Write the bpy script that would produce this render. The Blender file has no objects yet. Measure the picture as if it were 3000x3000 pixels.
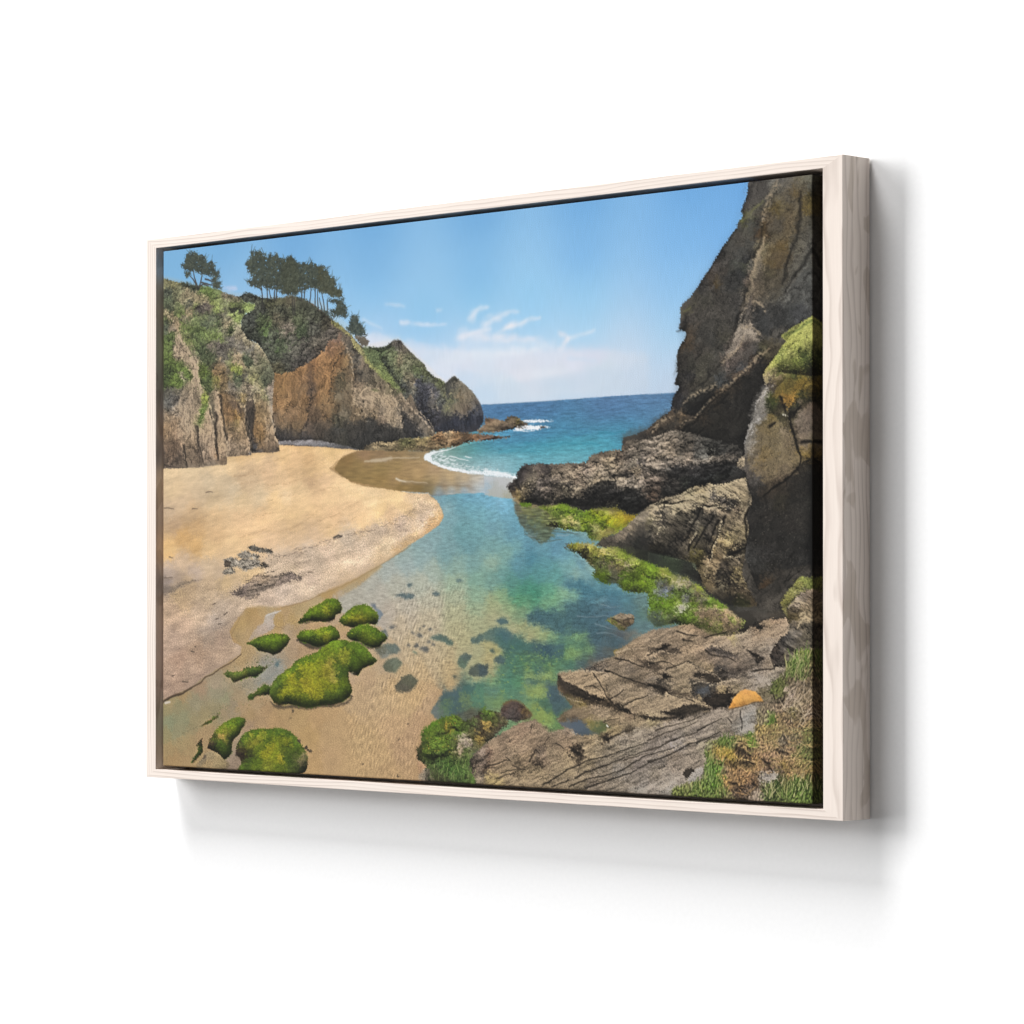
import bpy, bmesh, math
import numpy as np
from mathutils import Vector, Matrix

scene = bpy.context.scene

# ------------------------------------------------------------------ camera
CAM_LOC = Vector((2.3197, -2.3008, -0.0960))
YAW, PITCH, FOCAL, SHIFT_Y = -0.7813, 0.0074, 9408.91 / 3000, 171.18 / 3000
fwd = Vector((math.sin(YAW) * math.cos(PITCH), math.cos(YAW) * math.cos(PITCH), math.sin(PITCH)))
cam = bpy.data.cameras.new('camera')
cam.sensor_fit = 'HORIZONTAL'
cam.sensor_width = 36.0
cam.lens = 36.0 * FOCAL
cam.shift_y = SHIFT_Y
cam.clip_start, cam.clip_end = 0.05, 100.0
cam_ob = bpy.data.objects.new('camera', cam)
cam_ob.location = CAM_LOC
cam_ob.rotation_euler = fwd.to_track_quat('-Z', 'Y').to_euler()
scene.collection.objects.link(cam_ob)
scene.camera = cam_ob

# ------------------------------------------------------------------ light: soft studio room
world = bpy.data.worlds.new('World')
scene.world = world
world.use_nodes = True
bg = world.node_tree.nodes['Background']
bg.inputs['Color'].default_value = (1.0, 1.0, 1.0, 1)
bg.inputs['Strength'].default_value = 0.02


def softbox(name, a0, a1, b0, b1, level, dist):
    """rectangular softbox parallel to the wall, dist metres in front of it; a and b are its
    sideways and upward slopes seen from the picture, level the wall brightness it gives"""
    d = bpy.data.lights.new(name, 'AREA')
    d.shape = 'RECTANGLE'
    d.size, d.size_y = (a1 - a0) * dist, (b1 - b0) * dist
    ga = a0 + (a1 - a0) * (np.arange(12) + .5) / 12
    gb = b0 + (b1 - b0) * (np.arange(12) + .5) / 12
    fall = np.mean(1 / (1 + ga[:, None] ** 2 + gb[None] ** 2) ** 2)
    d.energy = float(level * math.pi ** 2 * dist ** 2 / fall / .9)
    o = bpy.data.objects.new(name, d)
    o.location = ((a0 + a1) / 2 * dist, -dist, (b0 + b1) / 2 * dist)
    o.rotation_euler = (math.pi / 2, 0, math.pi)
    o.rotation_euler = Vector((0, 1, 0)).to_track_quat('-Z', 'Z').to_euler()
    scene.collection.objects.link(o)
    return o


softbox('key_softbox_left', -1.8, -0.9, 0.2, 1.2, .36, 20.0)
softbox('low_softbox_left', -1.8, -0.9, -0.3, 0.5, .24, 20.0)
softbox('overhead_softbox', -1.0, -0.2, 1.4, 3.0, .32, 16.0)
softbox('ceiling_softbox', -1.3, 0.2, 2.8, 3.8, .06, 12.0)
softbox('added_fill_right', 0.9, 2.1, -0.6, 0.5, .06, 14.0)  # fill light added to lift the outer right side and inner left rail
softbox('added_low_fill', -0.6, 0.4, -2.4, -1.2, .04, 14.0)  # fill light added from below to lift the top rail's dark underside
scene.render.engine = 'CYCLES'
scene.cycles.use_denoising = True
scene.cycles.max_bounces = 8
scene.cycles.diffuse_bounces = 5
scene.view_settings.view_transform = 'Standard'
scene.view_settings.look = 'None'
scene.view_settings.exposure = 0.0
scene.view_settings.gamma = 1.0
scene.view_settings.use_curve_mapping = False
scene.render.resolution_x = scene.render.resolution_y = 1024


# ------------------------------------------------------------------ helpers
def link(name, mesh, parent=None, mat=None):
    o = bpy.data.objects.new(name, mesh)
    scene.collection.objects.link(o)
    if parent:
        o.parent = parent
    if mat:
        mesh.materials.append(mat)
    return o


def material(name, rough=0.6, spec=0.3):
    m = bpy.data.materials.new(name)
    m.use_nodes = True
    b = m.node_tree.nodes['Principled BSDF']
    b.inputs['Roughness'].default_value = rough
    b.inputs['Specular IOR Level'].default_value = spec
    return m, m.node_tree, b


def node(nt, kind, **kw):
    n = nt.nodes.new(kind)
    for k, v in kw.items():
        if hasattr(n, k):
            setattr(n, k, v)
        else:
            n.inputs[k].default_value = v
    return n


def ramp(nt, stops):
    r = nt.nodes.new('ShaderNodeValToRGB')
    e = r.color_ramp.elements
    while len(e) < len(stops):
        e.new(0.5)
    for el, (p, c) in zip(e, stops):
        el.position = p
        el.color = (*c, 1)
    return r


# ------------------------------------------------------------------ wall
def wall_material():
    m, nt, b = material('white_wall_paint', .9, .1)
    L = nt.links.new
    tc = node(nt, 'ShaderNodeTexCoord')
    n = node(nt, 'ShaderNodeTexNoise', Scale=220.0, Detail=3.0)
    L(tc.outputs['Object'], n.inputs['Vector'])
    r = ramp(nt, [(.3, (.885, .885, .885)), (.7, (.905, .905, .905))])
    L(n.outputs['Fac'], r.inputs['Fac'])
    L(r.outputs['Color'], b.inputs['Base Color'])
    bp = node(nt, 'ShaderNodeBump', Strength=.04, Distance=.0005)
    L(n.outputs['Fac'], bp.inputs['Height'])
    L(bp.outputs['Normal'], b.inputs['Normal'])
    return m


bm = bmesh.new()
vs = [bm.verts.new(p) for p in ((-9, 0, -6), (8, 0, -6), (8, 0, 8), (-9, 0, 8),
                                (-9, .1, -6), (8, .1, -6), (8, .1, 8), (-9, .1, 8))]
for f in ((0, 1, 2, 3), (7, 6, 5, 4), (1, 5, 6, 2), (4, 0, 3, 7), (3, 2, 6, 7), (4, 5, 1, 0)):
    bm.faces.new([vs[i] for i in f])
me = bpy.data.meshes.new('wall')
bm.to_mesh(me)
wall = link('wall', me, None, wall_material())
wall['kind'] = 'structure'

# ------------------------------------------------------------------ picture
FW, FH, FD = 0.9941, 0.600, 0.0407          # frame width, height, depth (m)
T_L, T_R, T_T, T_B = .0164, .0229, .0104, .0091   # rail face widths
G_L, G_R, G_T, G_B = .0102, .0137, .0041, .0044   # shadow gap round the canvas
RECESS = .0020                              # canvas face behind the rail faces
picture = bpy.data.objects.new('framed_canvas_print', None)
picture.location = (0, 0, 0)
scene.collection.objects.link(picture)
picture['label'] = 'framed canvas print of a sandy cove, whitewashed wood float frame, on white wall'
picture['category'] = 'picture'


def wood_material(name, seed, side):
    """whitewashed pine: the grain runs along the rail's own X axis"""
    m, nt, b = material(name, .55, .25)
    L = nt.links.new
    tc = node(nt, 'ShaderNodeTexCoord')
    mp = node(nt, 'ShaderNodeMapping')
    mp.inputs['Location'].default_value = (seed * 1.7, seed * .31, seed * .53)
    L(tc.outputs['Object'], mp.inputs['Vector'])
    # slow bend of the growth rings
    st = node(nt, 'ShaderNodeMapping')
    st.inputs['Scale'].default_value = (4.5, 30, 30) if not side else (7, 30, 30)
    L(mp.outputs['Vector'], st.inputs['Vector'])
    warp = node(nt, 'ShaderNodeTexNoise', Scale=1.0, Detail=2.0, Roughness=.45)
    L(st.outputs['Vector'], warp.inputs['Vector'])
    sep = node(nt, 'ShaderNodeSeparateXYZ')
    L(mp.outputs['Vector'], sep.inputs['Vector'])
    # ring coordinate = cross-grain position + bend
    a = node(nt, 'ShaderNodeMath', operation='MULTIPLY_ADD')
    L(sep.outputs['Z'], a.inputs[0])
    a.inputs[1].default_value = 260.0 if not side else 55.0
    bb = node(nt, 'ShaderNodeMath', operation='MULTIPLY')
    L(warp.outputs['Fac'], bb.inputs[0])
    bb.inputs[1].default_value = 4.0 if not side else 3.4
    cc = node(nt, 'ShaderNodeMath', operation='MULTIPLY_ADD')
    L(sep.outputs['Y'], cc.inputs[0])
    cc.inputs[1].default_value = 40.0 if not side else 120.0
    L(bb.outputs[0], cc.inputs[2])
    L(cc.outputs[0], a.inputs[2])
    fr = node(nt, 'ShaderNodeMath', operation='FRACT')
    L(a.outputs[0], fr.inputs[0])
    ring = ramp(nt, [(0.0, (0, 0, 0)), (.55, (.12, .12, .12)), (.86, (1, 1, 1)), (.96, (.3, .3, .3)), (1.0, (0, 0, 0))])
    L(fr.outputs[0], ring.inputs['Fac'])
    # fine fibres
    fs = node(nt, 'ShaderNodeMapping')
    fs.inputs['Scale'].default_value = (25, 900, 900)
    L(mp.outputs['Vector'], fs.inputs['Vector'])
    fib = node(nt, 'ShaderNodeTexNoise', Scale=1.0, Detail=3.0)
    L(fs.outputs['Vector'], fib.inputs['Vector'])
    # broad patches where the wash is thinner
    pn = node(nt, 'ShaderNodeTexNoise', Scale=9.0, Detail=2.0)
    L(mp.outputs['Vector'], pn.inputs['Vector'])
    light = node(nt, 'ShaderNodeMix', data_type='RGBA')
    light.inputs['A'].default_value = (*(.79, .70, .632), 1)
    light.inputs['B'].default_value = (*(.56, .475, .42), 1)
    amt = node(nt, 'ShaderNodeMath', operation='MULTIPLY')
    L(ring.outputs['Color'], amt.inputs[0])
    pr = ramp(nt, [(.3, (.35, .35, .35)), (.65, (1, 1, 1))])
    L(pn.outputs['Fac'], pr.inputs['Fac'])
    L(pr.outputs['Color'], amt.inputs[1])
    L(amt.outputs[0], light.inputs['Factor'])
    fr2 = ramp(nt, [(.3, (.95, .945, .94)), (.7, (1, 1, 1))])
    L(fib.outputs['Fac'], fr2.inputs['Fac'])
    mul = node(nt, 'ShaderNodeMix', data_type='RGBA', blend_type='MULTIPLY')
    mul.inputs['Factor'].default_value = 1.0
    L(light.outputs['Result'], mul.inputs['A'])
    L(fr2.outputs['Color'], mul.inputs['B'])
    last = mul.outputs['Result']
    # knots and thin-wash stains on the broad outer faces
    ks = node(nt, 'ShaderNodeMapping')
    ks.inputs['Scale'].default_value = (17, 40, 40)
    L(mp.outputs['Vector'], ks.inputs['Vector'])
    kn = node(nt, 'ShaderNodeTexNoise', Scale=1.0, Detail=2.5, Roughness=.4, Distortion=.8)
    L(ks.outputs['Vector'], kn.inputs['Vector'])
    kr = ramp(nt, [(.545, (1, 1, 1)), (.58, (.83, .81, .785)), (.75, (.78, .76, .73))])
    L(kn.outputs['Fac'], kr.inputs['Fac'])
    km = node(nt, 'ShaderNodeMix', data_type='RGBA', blend_type='MULTIPLY')
    # only on faces that look along the rail's cross axis (outer and inner sides)
    geo = node(nt, 'ShaderNodeNewGeometry')
    vt = node(nt, 'ShaderNodeVectorTransform', vector_type='NORMAL', convert_from='WORLD', convert_to='OBJECT')
    L(geo.outputs['True Normal'], vt.inputs[0])
    sn = node(nt, 'ShaderNodeSeparateXYZ')
    L(vt.outputs[0], sn.inputs[0])
    ab = node(nt, 'ShaderNodeMath', operation='ABSOLUTE')
    L(sn.outputs['Z'], ab.inputs[0])
    L(ab.outputs[0], km.inputs['Factor'])
    L(last, km.inputs['A'])
    L(kr.outputs['Color'], km.inputs['B'])
    L(km.outputs['Result'], b.inputs['Base Color'])
    bp = node(nt, 'ShaderNodeBump', Strength=.12, Distance=.0004)
    L(ring.outputs['Color'], bp.inputs['Height'])
    L(bp.outputs['Normal'], b.inputs['Normal'])
    return m


def rail(corners, x_axis, mat):
    """mitred rail: 4 corners in the wall plane (x,z), extruded from the wall to the face"""
    c = sum((Vector((x, 0, z)) for x, z in corners), Vector()) / 4
    ex = Vector(x_axis)
    ey = Vector((0, 1, 0))
    ez = ex.cross(ey)
    R = Matrix((ex, ey, ez)).transposed()
    bm = bmesh.new()
    lo = [bm.verts.new(R.transposed() @ (Vector((x, -.0015, z)) - c)) for x, z in corners]
    hi = [bm.verts.new(R.transposed() @ (Vector((x, -FD, z)) - c)) for x, z in corners]
    bm.faces.new(lo)
    bm.faces.new(hi[::-1])
    for i in range(4):
        j = (i + 1) % 4
        bm.faces.new((lo[j], lo[i], hi[i], hi[j]))
    bmesh.ops.recalc_face_normals(bm, faces=bm.faces)
    long_e = [e for e in bm.edges if abs((e.verts[0].co - e.verts[1].co).x) > .1]
    bmesh.ops.bevel(bm, geom=long_e, offset=.0005, segments=2, profile=.6, affect='EDGES')
    me = bpy.data.meshes.new('frame_rail')
    bm.to_mesh(me)
    o = link('frame_rail', me, picture, mat)
    o.location = c
    o.rotation_euler = R.to_euler()
    return o


xo, zo = FW / 2, FH / 2
O = {'tl': (-xo, zo), 'tr': (xo, zo), 'bl': (-xo, -zo), 'br': (xo, -zo)}
I = {'tl': (-xo + T_L, zo - T_T), 'tr': (xo - T_R, zo - T_T), 'bl': (-xo + T_L, -zo + T_B), 'br': (xo - T_R, -zo + T_B)}
rail((O['tl'], O['tr'], I['tr'], I['tl']), (1, 0, 0), wood_material('whitewashed_pine_top', 1, False))
rail((O['bl'], O['br'], I['br'], I['bl']), (1, 0, 0), wood_material('whitewashed_pine_bottom', 2, False))
rail((O['tl'], I['tl'], I['bl'], O['bl']), (0, 0, 1), wood_material('whitewashed_pine_left', 3, False))
rail((O['tr'], I['tr'], I['br'], O['br']), (0, 0, 1), wood_material('whitewashed_pine_right', 5, True))

# wooden tray behind the canvas
m, nt, b = material('raw_wood_tray', .8, .1)
n = node(nt, 'ShaderNodeTexNoise', Scale=60.0, Detail=3.0)
r = ramp(nt, [(.3, (.30, .26, .23)), (.7, (.36, .32, .28))])
nt.links.new(n.outputs['Fac'], r.inputs['Fac'])
nt.links.new(r.outputs['Color'], b.inputs['Base Color'])
bm = bmesh.new()
bmesh.ops.create_cube(bm, size=1.0)
for v in bm.verts:
    v.co = Vector((v.co.x * (FW - T_L - T_R - .0006) + (T_L - T_R) / 2, v.co.y * .006 - .006, v.co.z * (FH - T_T - T_B - .0006) + (T_B - T_T) / 2))
me = bpy.data.meshes.new('backing_board')
bm.to_mesh(me)
link('backing_board', me, picture, m)

# ---------------------------------------------------------------- printed seascape
PW, PH, RES = 932.0, 573.0, 1.4          # print size (mm) and samples per mm
NX, NY = int(PW * RES) + 1, int(PH * RES) + 1
IMG = np.zeros((NY, NX, 3), np.float32)
_fy = np.fft.fftfreq(NY)[:, None] * RES
_fx = np.fft.rfftfreq(NX)[None, :] * RES
_seed = [7]


def white():
    _seed[0] += 1
    return np.fft.rfft2(np.random.default_rng(_seed[0]).standard_normal((NY, NX)))


def band(lam, ang=0.0, stretch=1.0, sig=0.45, wide=1.35):
    """band-limited noise, wavelength lam mm, stretched along ang degrees"""
    a = math.radians(ang)
    fx, fy = _fx * wide, _fy
    ku = (fx * math.cos(a) - fy * math.sin(a)) * stretch
    kv = fx * math.sin(a) + fy * math.cos(a)
    k = np.sqrt(ku * ku + kv * kv) * lam + 1e-6
    n = np.fft.irfft2(white() * np.exp(-np.log(k) ** 2 / (2 * sig * sig)) / k, s=(NY, NX))
    return (n / n.std()).astype(np.float32)


def frac(lam, beta=1.5, ang=0.0, stretch=1.0, wide=1.35):
    """fractal noise from wavelength lam mm downwards"""
    a = math.radians(ang)
    fx, fy = _fx * wide, _fy
    ku = (fx * math.cos(a) - fy * math.sin(a)) * stretch
    kv = fx * math.sin(a) + fy * math.cos(a)
    k = np.sqrt(ku * ku + kv * kv) * lam
    n = np.fft.irfft2(white() / (1 + k * k) ** (beta / 2 + .25), s=(NY, NX))
    return (n / n.std()).astype(np.float32)


def blur(a, s):
    g = np.exp(-2 * (math.pi * s) ** 2 * (_fx ** 2 + _fy ** 2))
    return np.fft.irfft2(np.fft.rfft2(a) * g, s=(NY, NX)).astype(np.float32)


def relief(h, ang=-45.0, k=1.0):
    gy, gx = np.gradient(h)
    a = math.radians(ang)
    return np.tanh(k * (gx * math.cos(a) + gy * math.sin(a)) * -1.0)


NA, NB = frac(9, 1.2), frac(9, 1.2)           # edge wobble
NC, ND = band(2.2), band(2.2)
NS, NT = frac(20, 2.4), frac(20, 2.4)          # smooth bend


def hexc(s):
    return np.array([int(s[i:i + 2], 16) / 255 for i in (0, 2, 4)], np.float32)


def P(s):
    return np.array([[float(c) for c in t.split(',')] for t in s.split()], float)


def CP(s):
    xs, cs = [], []
    for t in s.split():
        p, c = t.split('=')
        xs.append([float(v) for v in p.split(',')])
        cs.append(hexc(c))
    return np.array(xs), np.array(cs)


def polymask(pts, ox, oy, w, h):
    """2x2 supersampled even-odd scan fill on the window"""
    ss = 2
    q = (pts * RES - [ox, oy]) * ss
    out = np.zeros((h * ss, w * ss), np.float32)
    x0, y0 = q[:, 0], q[:, 1]
    x1, y1 = np.roll(x0, -1), np.roll(y0, -1)
    ii = np.arange(w * ss) + .5
    for r in range(h * ss):
        y = r + .5
        m = ((y0 <= y) & (y1 > y)) | ((y1 <= y) & (y0 > y))
        if m.any():
            xx = np.sort(x0[m] + (y - y0[m]) / (y1[m] - y0[m]) * (x1[m] - x0[m]))
            out[r] = np.searchsorted(xx, ii) % 2
    return out.reshape(h, ss, w, ss).mean((1, 3))


def mask(pts, rough=0.0, fine=0.0, feather=0.0):
    """polygon coverage on the whole print; rough/fine wobble (mm), feather (mm)"""
    pad = int((rough * 3 + fine * 3 + feather * 3 + 2) * RES) + 2
    lo = np.maximum(np.floor(pts.min(0) * RES).astype(int) - pad, 0)
    hi = np.minimum(np.ceil(pts.max(0) * RES).astype(int) + pad, [NX, NY])
    if hi[0] <= lo[0] or hi[1] <= lo[1]:
        return None, None
    w, h = hi - lo
    m = polymask(pts, lo[0], lo[1], w, h)
    sl = (slice(lo[1], hi[1]), slice(lo[0], hi[0]))
    if feather > 0:
        s = feather * RES
        k = np.exp(-.5 * (np.arange(-int(3 * s) - 1, int(3 * s) + 2) / s) ** 2)
        k /= k.sum()
        e = len(k) // 2
        mp = np.pad(m, e, mode='edge')
        mp = np.apply_along_axis(lambda v: np.convolve(v, k, 'valid'), 0, mp)
        m = np.apply_along_axis(lambda v: np.convolve(v, k, 'valid'), 1, mp)
    if rough or fine:
        yy, xx = np.mgrid[0:h, 0:w].astype(np.float32)
        xx += RES * (rough * NA[sl] + fine * NC[sl])
        yy += RES * (rough * NB[sl] + fine * ND[sl]) * .8
        xi = np.clip(xx, 0, w - 1.001)
        yi = np.clip(yy, 0, h - 1.001)
        a, b = xi.astype(int), yi.astype(int)
        fx, fy = xi - a, yi - b
        a1, b1 = np.minimum(a + 1, w - 1), np.minimum(b + 1, h - 1)
        m = (m[b, a] * (1 - fx) + m[b, a1] * fx) * (1 - fy) + (m[b1, a] * (1 - fx) + m[b1, a1] * fx) * fy
    return sl, m.astype(np.float32)


def field(s, sl, power=5.0, warp=0.0, sm=0.0):
    """colour field through control colours (inverse-distance weights)"""
    xs, cs = CP(s)
    h, w = sl[0].stop - sl[0].start, sl[1].stop - sl[1].start
    st = 5
    gy = (np.arange(0, h + st, st) + sl[0].start) / RES
    gx = (np.arange(0, w + st, st) + sl[1].start) / RES
    num = np.zeros((len(gy), len(gx), 3))
    den = np.zeros((len(gy), len(gx)))
    for (x, y), c in zip(xs, cs):
        d = ((gx[None] - x) / 1.2) ** 2 + (gy[:, None] - y) ** 2 + 5
        k = (d / 100) ** (-power / 2)
        num += k[..., None] * c
        den += k
    g = num / den[..., None]
    if sm:
        for ax, q in enumerate(sm if isinstance(sm, tuple) else (sm, sm)):
            e = int(q * RES / st * 2.5) + 1
            k = np.exp(-.5 * (np.arange(-e, e + 1) * st / (q * RES)) ** 2)
            k /= k.sum()
            g = np.apply_along_axis(lambda v: np.convolve(np.pad(v, e, mode='edge'), k, 'valid'), ax, g)
    yy, xx = np.mgrid[0:h, 0:w].astype(np.float32)
    if warp:
        xx += RES * warp * (1.3 * NA[sl] + .35 * NC[sl])
        yy += RES * warp * (NB[sl] + .3 * ND[sl])
    xi, yi = np.clip(xx / st, 0, len(gx) - 1.001), np.clip(yy / st, 0, len(gy) - 1.001)
    a, b = xi.astype(int), yi.astype(int)
    fx, fy = (xi - a)[..., None], (yi - b)[..., None]
    g = g.astype(np.float32)
    return (g[b, a] * (1 - fx) + g[b, a + 1] * fx) * (1 - fy) + (g[b + 1, a] * (1 - fx) + g[b + 1, a + 1] * fx) * fy


def fill(s, col, rough=0.0, fine=0.0, feather=0.0, a=1.0, tex=None, power=5.0, holes=None, warp=1.6, sm=0.0):
    sl, m = mask(P(s), rough, fine, feather)
    if sl is None:
        return
    c = field(col, sl, power, warp, sm) if '=' in col else np.broadcast_to(hexc(col), m.shape + (3,))
    if tex is not None:
        c = c * np.clip(1 + tex[sl], .12, 2.2)[..., None]
    if holes is not None:
        m = m * np.clip(holes[sl], 0, 1)
    m = (m * a)[..., None]
    IMG[sl] = IMG[sl] * (1 - m) + c * m


def shade(s, tex, rough=0.0, fine=0.0, feather=0.0):
    sl, m = mask(P(s), rough, fine, feather)
    if sl is not None:
        IMG[sl] *= np.clip(1 + tex[sl] * m, .1, 2.2)[..., None]


def line(s, col, w0=1.0, w1=None, a=1.0, soft=.35, wob=0.5, tex=None):
    """tapered brush stroke along a polyline (mm)"""
    p = P(s)
    w1 = w0 if w1 is None else w1
    pad = (max(w0, w1) + wob * 3) * 1.6 + 2
    lo = np.maximum(np.floor((p.min(0) - pad) * RES).astype(int), 0)
    hi = np.minimum(np.ceil((p.max(0) + pad) * RES).astype(int), [NX, NY])
    if hi[0] <= lo[0] or hi[1] <= lo[1]:
        return
    sl = (slice(lo[1], hi[1]), slice(lo[0], hi[0]))
    yy, xx = np.mgrid[lo[1]:hi[1], lo[0]:hi[0]].astype(np.float32) / RES
    xx = xx + wob * (.9 * NS[sl] + .4 * NA[sl])
    yy = yy + wob * (.7 * NT[sl] + .3 * NB[sl])
    seg = np.hypot(*(p[1:] - p[:-1]).T)
    tot = max(seg.sum(), 1e-6)
    acc, best = 0.0, np.zeros(xx.shape, np.float32)
    for q0, q1, L in zip(p[:-1], p[1:], seg):
        d = q1 - q0
        t = np.clip(((xx - q0[0]) * d[0] + (yy - q0[1]) * d[1]) / max(L * L, 1e-9), 0, 1)
        dist = np.hypot((xx - q0[0] - t * d[0]) / 1.2, yy - q0[1] - t * d[1])
        f = (acc + t * L) / tot
        w = .5 * (w0 + (w1 - w0) * f) + .05
        best = np.maximum(best, np.clip((w - dist) / (w * soft * 2 + .25) + .5, 0, 1))
        acc += L
    m = best * a
    if tex is not None:
        m = m * np.clip(tex[sl], 0, 1)
    c = field(col, sl) if '=' in col else hexc(col)
    m = m[..., None]
    IMG[sl] = IMG[sl] * (1 - m) + c * m


def lines(txt, col, w0=1.0, w1=None, a=1.0, soft=.35, wob=.5, tex=None):
    for s in txt.strip().splitlines():
        line(s, col, w0, w1, a, soft, wob, tex)


def scatter(s, n, cols, size, seed, a=.8, ratio=.6, ang=0.0, jitter=25):
    """small dabs spread inside a polygon"""
    pts = P(s)
    r = np.random.default_rng(seed)
    lo, hi = pts.min(0), pts.max(0)
    cols = [hexc(c) for c in cols.split()]
    x1, y1 = np.roll(pts[:, 0], -1), np.roll(pts[:, 1], -1)
    k = 0
    for _ in range(n * 6):
        x, y = lo + r.random(2) * (hi - lo)
        c = ((pts[:, 1] > y) != (y1 > y)) & (x < (x1 - pts[:, 0]) * (y - pts[:, 1]) / (y1 - pts[:, 1] + 1e-12) + pts[:, 0])
        if c.sum() % 2 == 0:
            continue
        k += 1
        if k > n:
            break
        R = size[0] + (size[1] - size[0]) * r.random() ** 2
        t = math.radians(ang + jitter * r.standard_normal())
        e = int(R * RES * 1.5) + 2
        cx, cy = int(x * RES), int(y * RES)
        sl = (slice(max(cy - e, 0), min(cy + e + 1, NY)), slice(max(cx - e, 0), min(cx + e + 1, NX)))
        if sl[0].stop <= sl[0].start or sl[1].stop <= sl[1].start:
            continue
        yy, xx = np.mgrid[sl].astype(np.float32)
        dx, dy = (xx / RES - x) / 1.25, yy / RES - y
        u, v = dx * math.cos(t) + dy * math.sin(t), -dx * math.sin(t) + dy * math.cos(t)
        m = np.clip((1 - np.hypot(u, v / ratio) / R + .25 * NC[sl]) * 2.2, 0, 1)[..., None] * a
        IMG[sl] = IMG[sl] * (1 - m) + cols[r.integers(len(cols))] * m


def tone(s, rgb=(1, 1, 1), sat=1.0, feather=1.5):
    sl, m = mask(P(s), feather=feather)
    g = IMG[sl].mean(2, keepdims=True)
    IMG[sl] = IMG[sl] * (1 - m[..., None]) + m[..., None] * (g + (IMG[sl] - g) * sat) * np.array(rgb, np.float32)


def mound(s, k=.5, r=5.0):
    """round off a shape: upper rim catches the light, lower rim falls away"""
    sl, q = mask(P(s), feather=r)
    s2, m = mask(P(s), feather=.4)
    if sl is None or s2 is None:
        return
    g = np.gradient(q, axis=0) * r * RES * 2.5 + .35 * np.gradient(q, axis=1) * r * RES * 2.5
    f = np.zeros((NY, NX), np.float32)
    f[sl] = np.clip(g, -1, .45)
    IMG[s2] *= np.clip(1 + k * f[s2] * m, .3, 1.4)[..., None]


# texture fields (relative lightness)
def cells(lam, ang=0.0, stretch=1.0, warp=.35, wide=1.3, jit=.9):
    """cellular noise: nearest distance, second minus nearest, per-cell random, offset to the cell's seed"""
    _seed[0] += 1
    r = np.random.default_rng(_seed[0])
    a = math.radians(ang)
    yy, xx = np.mgrid[0:NY, 0:NX].astype(np.float32) / RES
    xx = xx / wide + warp * lam * (.6 * NS + .12 * NC)
    yy = yy + warp * lam * (.6 * NT + .12 * ND)
    u = (xx * math.cos(a) - yy * math.sin(a)) / (lam * stretch)
    v = (xx * math.sin(a) + yy * math.cos(a)) / lam
    u -= u.min() - 2
    v -= v.min() - 2
    N = int(max(u.max(), v.max())) + 4
    jx, jy, cr = (r.random((N, N)).astype(np.float32) for _ in range(3))
    iu, iv = u.astype(np.int32), v.astype(np.int32)
    d1 = np.full(u.shape, 9, np.float32)
    d2 = d1.copy()
    rid, ox, oy = (np.zeros(u.shape, np.float32) for _ in range(3))
    for a_ in (-1, 0, 1):
        for b_ in (-1, 0, 1):
            cu, cv = iu + a_, iv + b_
            du = cu + .5 + (jx[cv, cu] - .5) * jit - u
            dv = cv + .5 + (jy[cv, cu] - .5) * jit - v
            d = du * du + dv * dv
            n = d < d1
            d2 = np.where(n, d1, np.minimum(d2, d))
            d1 = np.where(n, d, d1)
            rid = np.where(n, cr[cv, cu], rid)
            ox = np.where(n, -du, ox)
            oy = np.where(n, -dv, oy)
    ca, sa = math.cos(a), math.sin(a)
    return np.sqrt(d1), np.sqrt(d2) - np.sqrt(d1), rid, ox * ca + oy * sa, -ox * sa + oy * ca


def bushes(lam, k=1.0):
    """rounded clumps lit from above left"""
    d, e, r, ox, oy = cells(lam, warp=.5)
    t = .30 * (.55 - d) - .42 * oy - .16 * ox + .22 * (r - .5) - .25 * np.exp(-(e / .16) ** 2)
    return (t - t.mean()) * k


def facets(lam, ang, stretch, k=1.0, crev=.10):
    """broken rock: tilted faces with dark joints"""
    d, e, r, ox, oy = cells(lam, ang, stretch, warp=.6)
    a2 = r * 40.0
    t = .40 * (r - .5) + .55 * (ox * np.cos(a2) + oy * np.sin(a2)) - .35 * oy - .45 * np.exp(-(e / crev) ** 2)
    return (t - t.mean()) * k


GRAIN = band(1.5) * .6 + band(2.6) * .5
VEG = (bushes(7.0, .55) + bushes(3.4, .42) + .05 * band(1.8)).astype(np.float32)
MOSS = (bushes(4.2, .22) + bushes(2.0, .24) + .06 * frac(14, 1.3) + .02 * band(1.5)).astype(np.float32)
SAND = .028 * GRAIN + .03 * frac(40, 1.3, 12, 3.5) + .014 * band(5, 14, 3.0)
GRAVEL = .06 * GRAIN + .04 * frac(20, 1.0, 10, 2)


def rock(ang, stretch=2.5, lam=9.0, amp=.30, crack=.3, light=-60):
    h = frac(lam * 3, 1.6, ang, stretch)
    t = relief(h, light, 3.0) * amp * .45
    t = t + facets(lam * 1.5, ang, stretch, amp * .9) + facets(lam * .62, ang + 6, stretch * .75, amp * .7, .14)
    n = band(lam * 1.6, ang, stretch * 1.3, .5)
    t = t - .6 * crack * np.exp(-(n / .12) ** 2) * np.clip(.1 + .9 * frac(30, 1.5), 0, 1)
    return (t + .03 * GRAIN).astype(np.float32)


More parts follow.
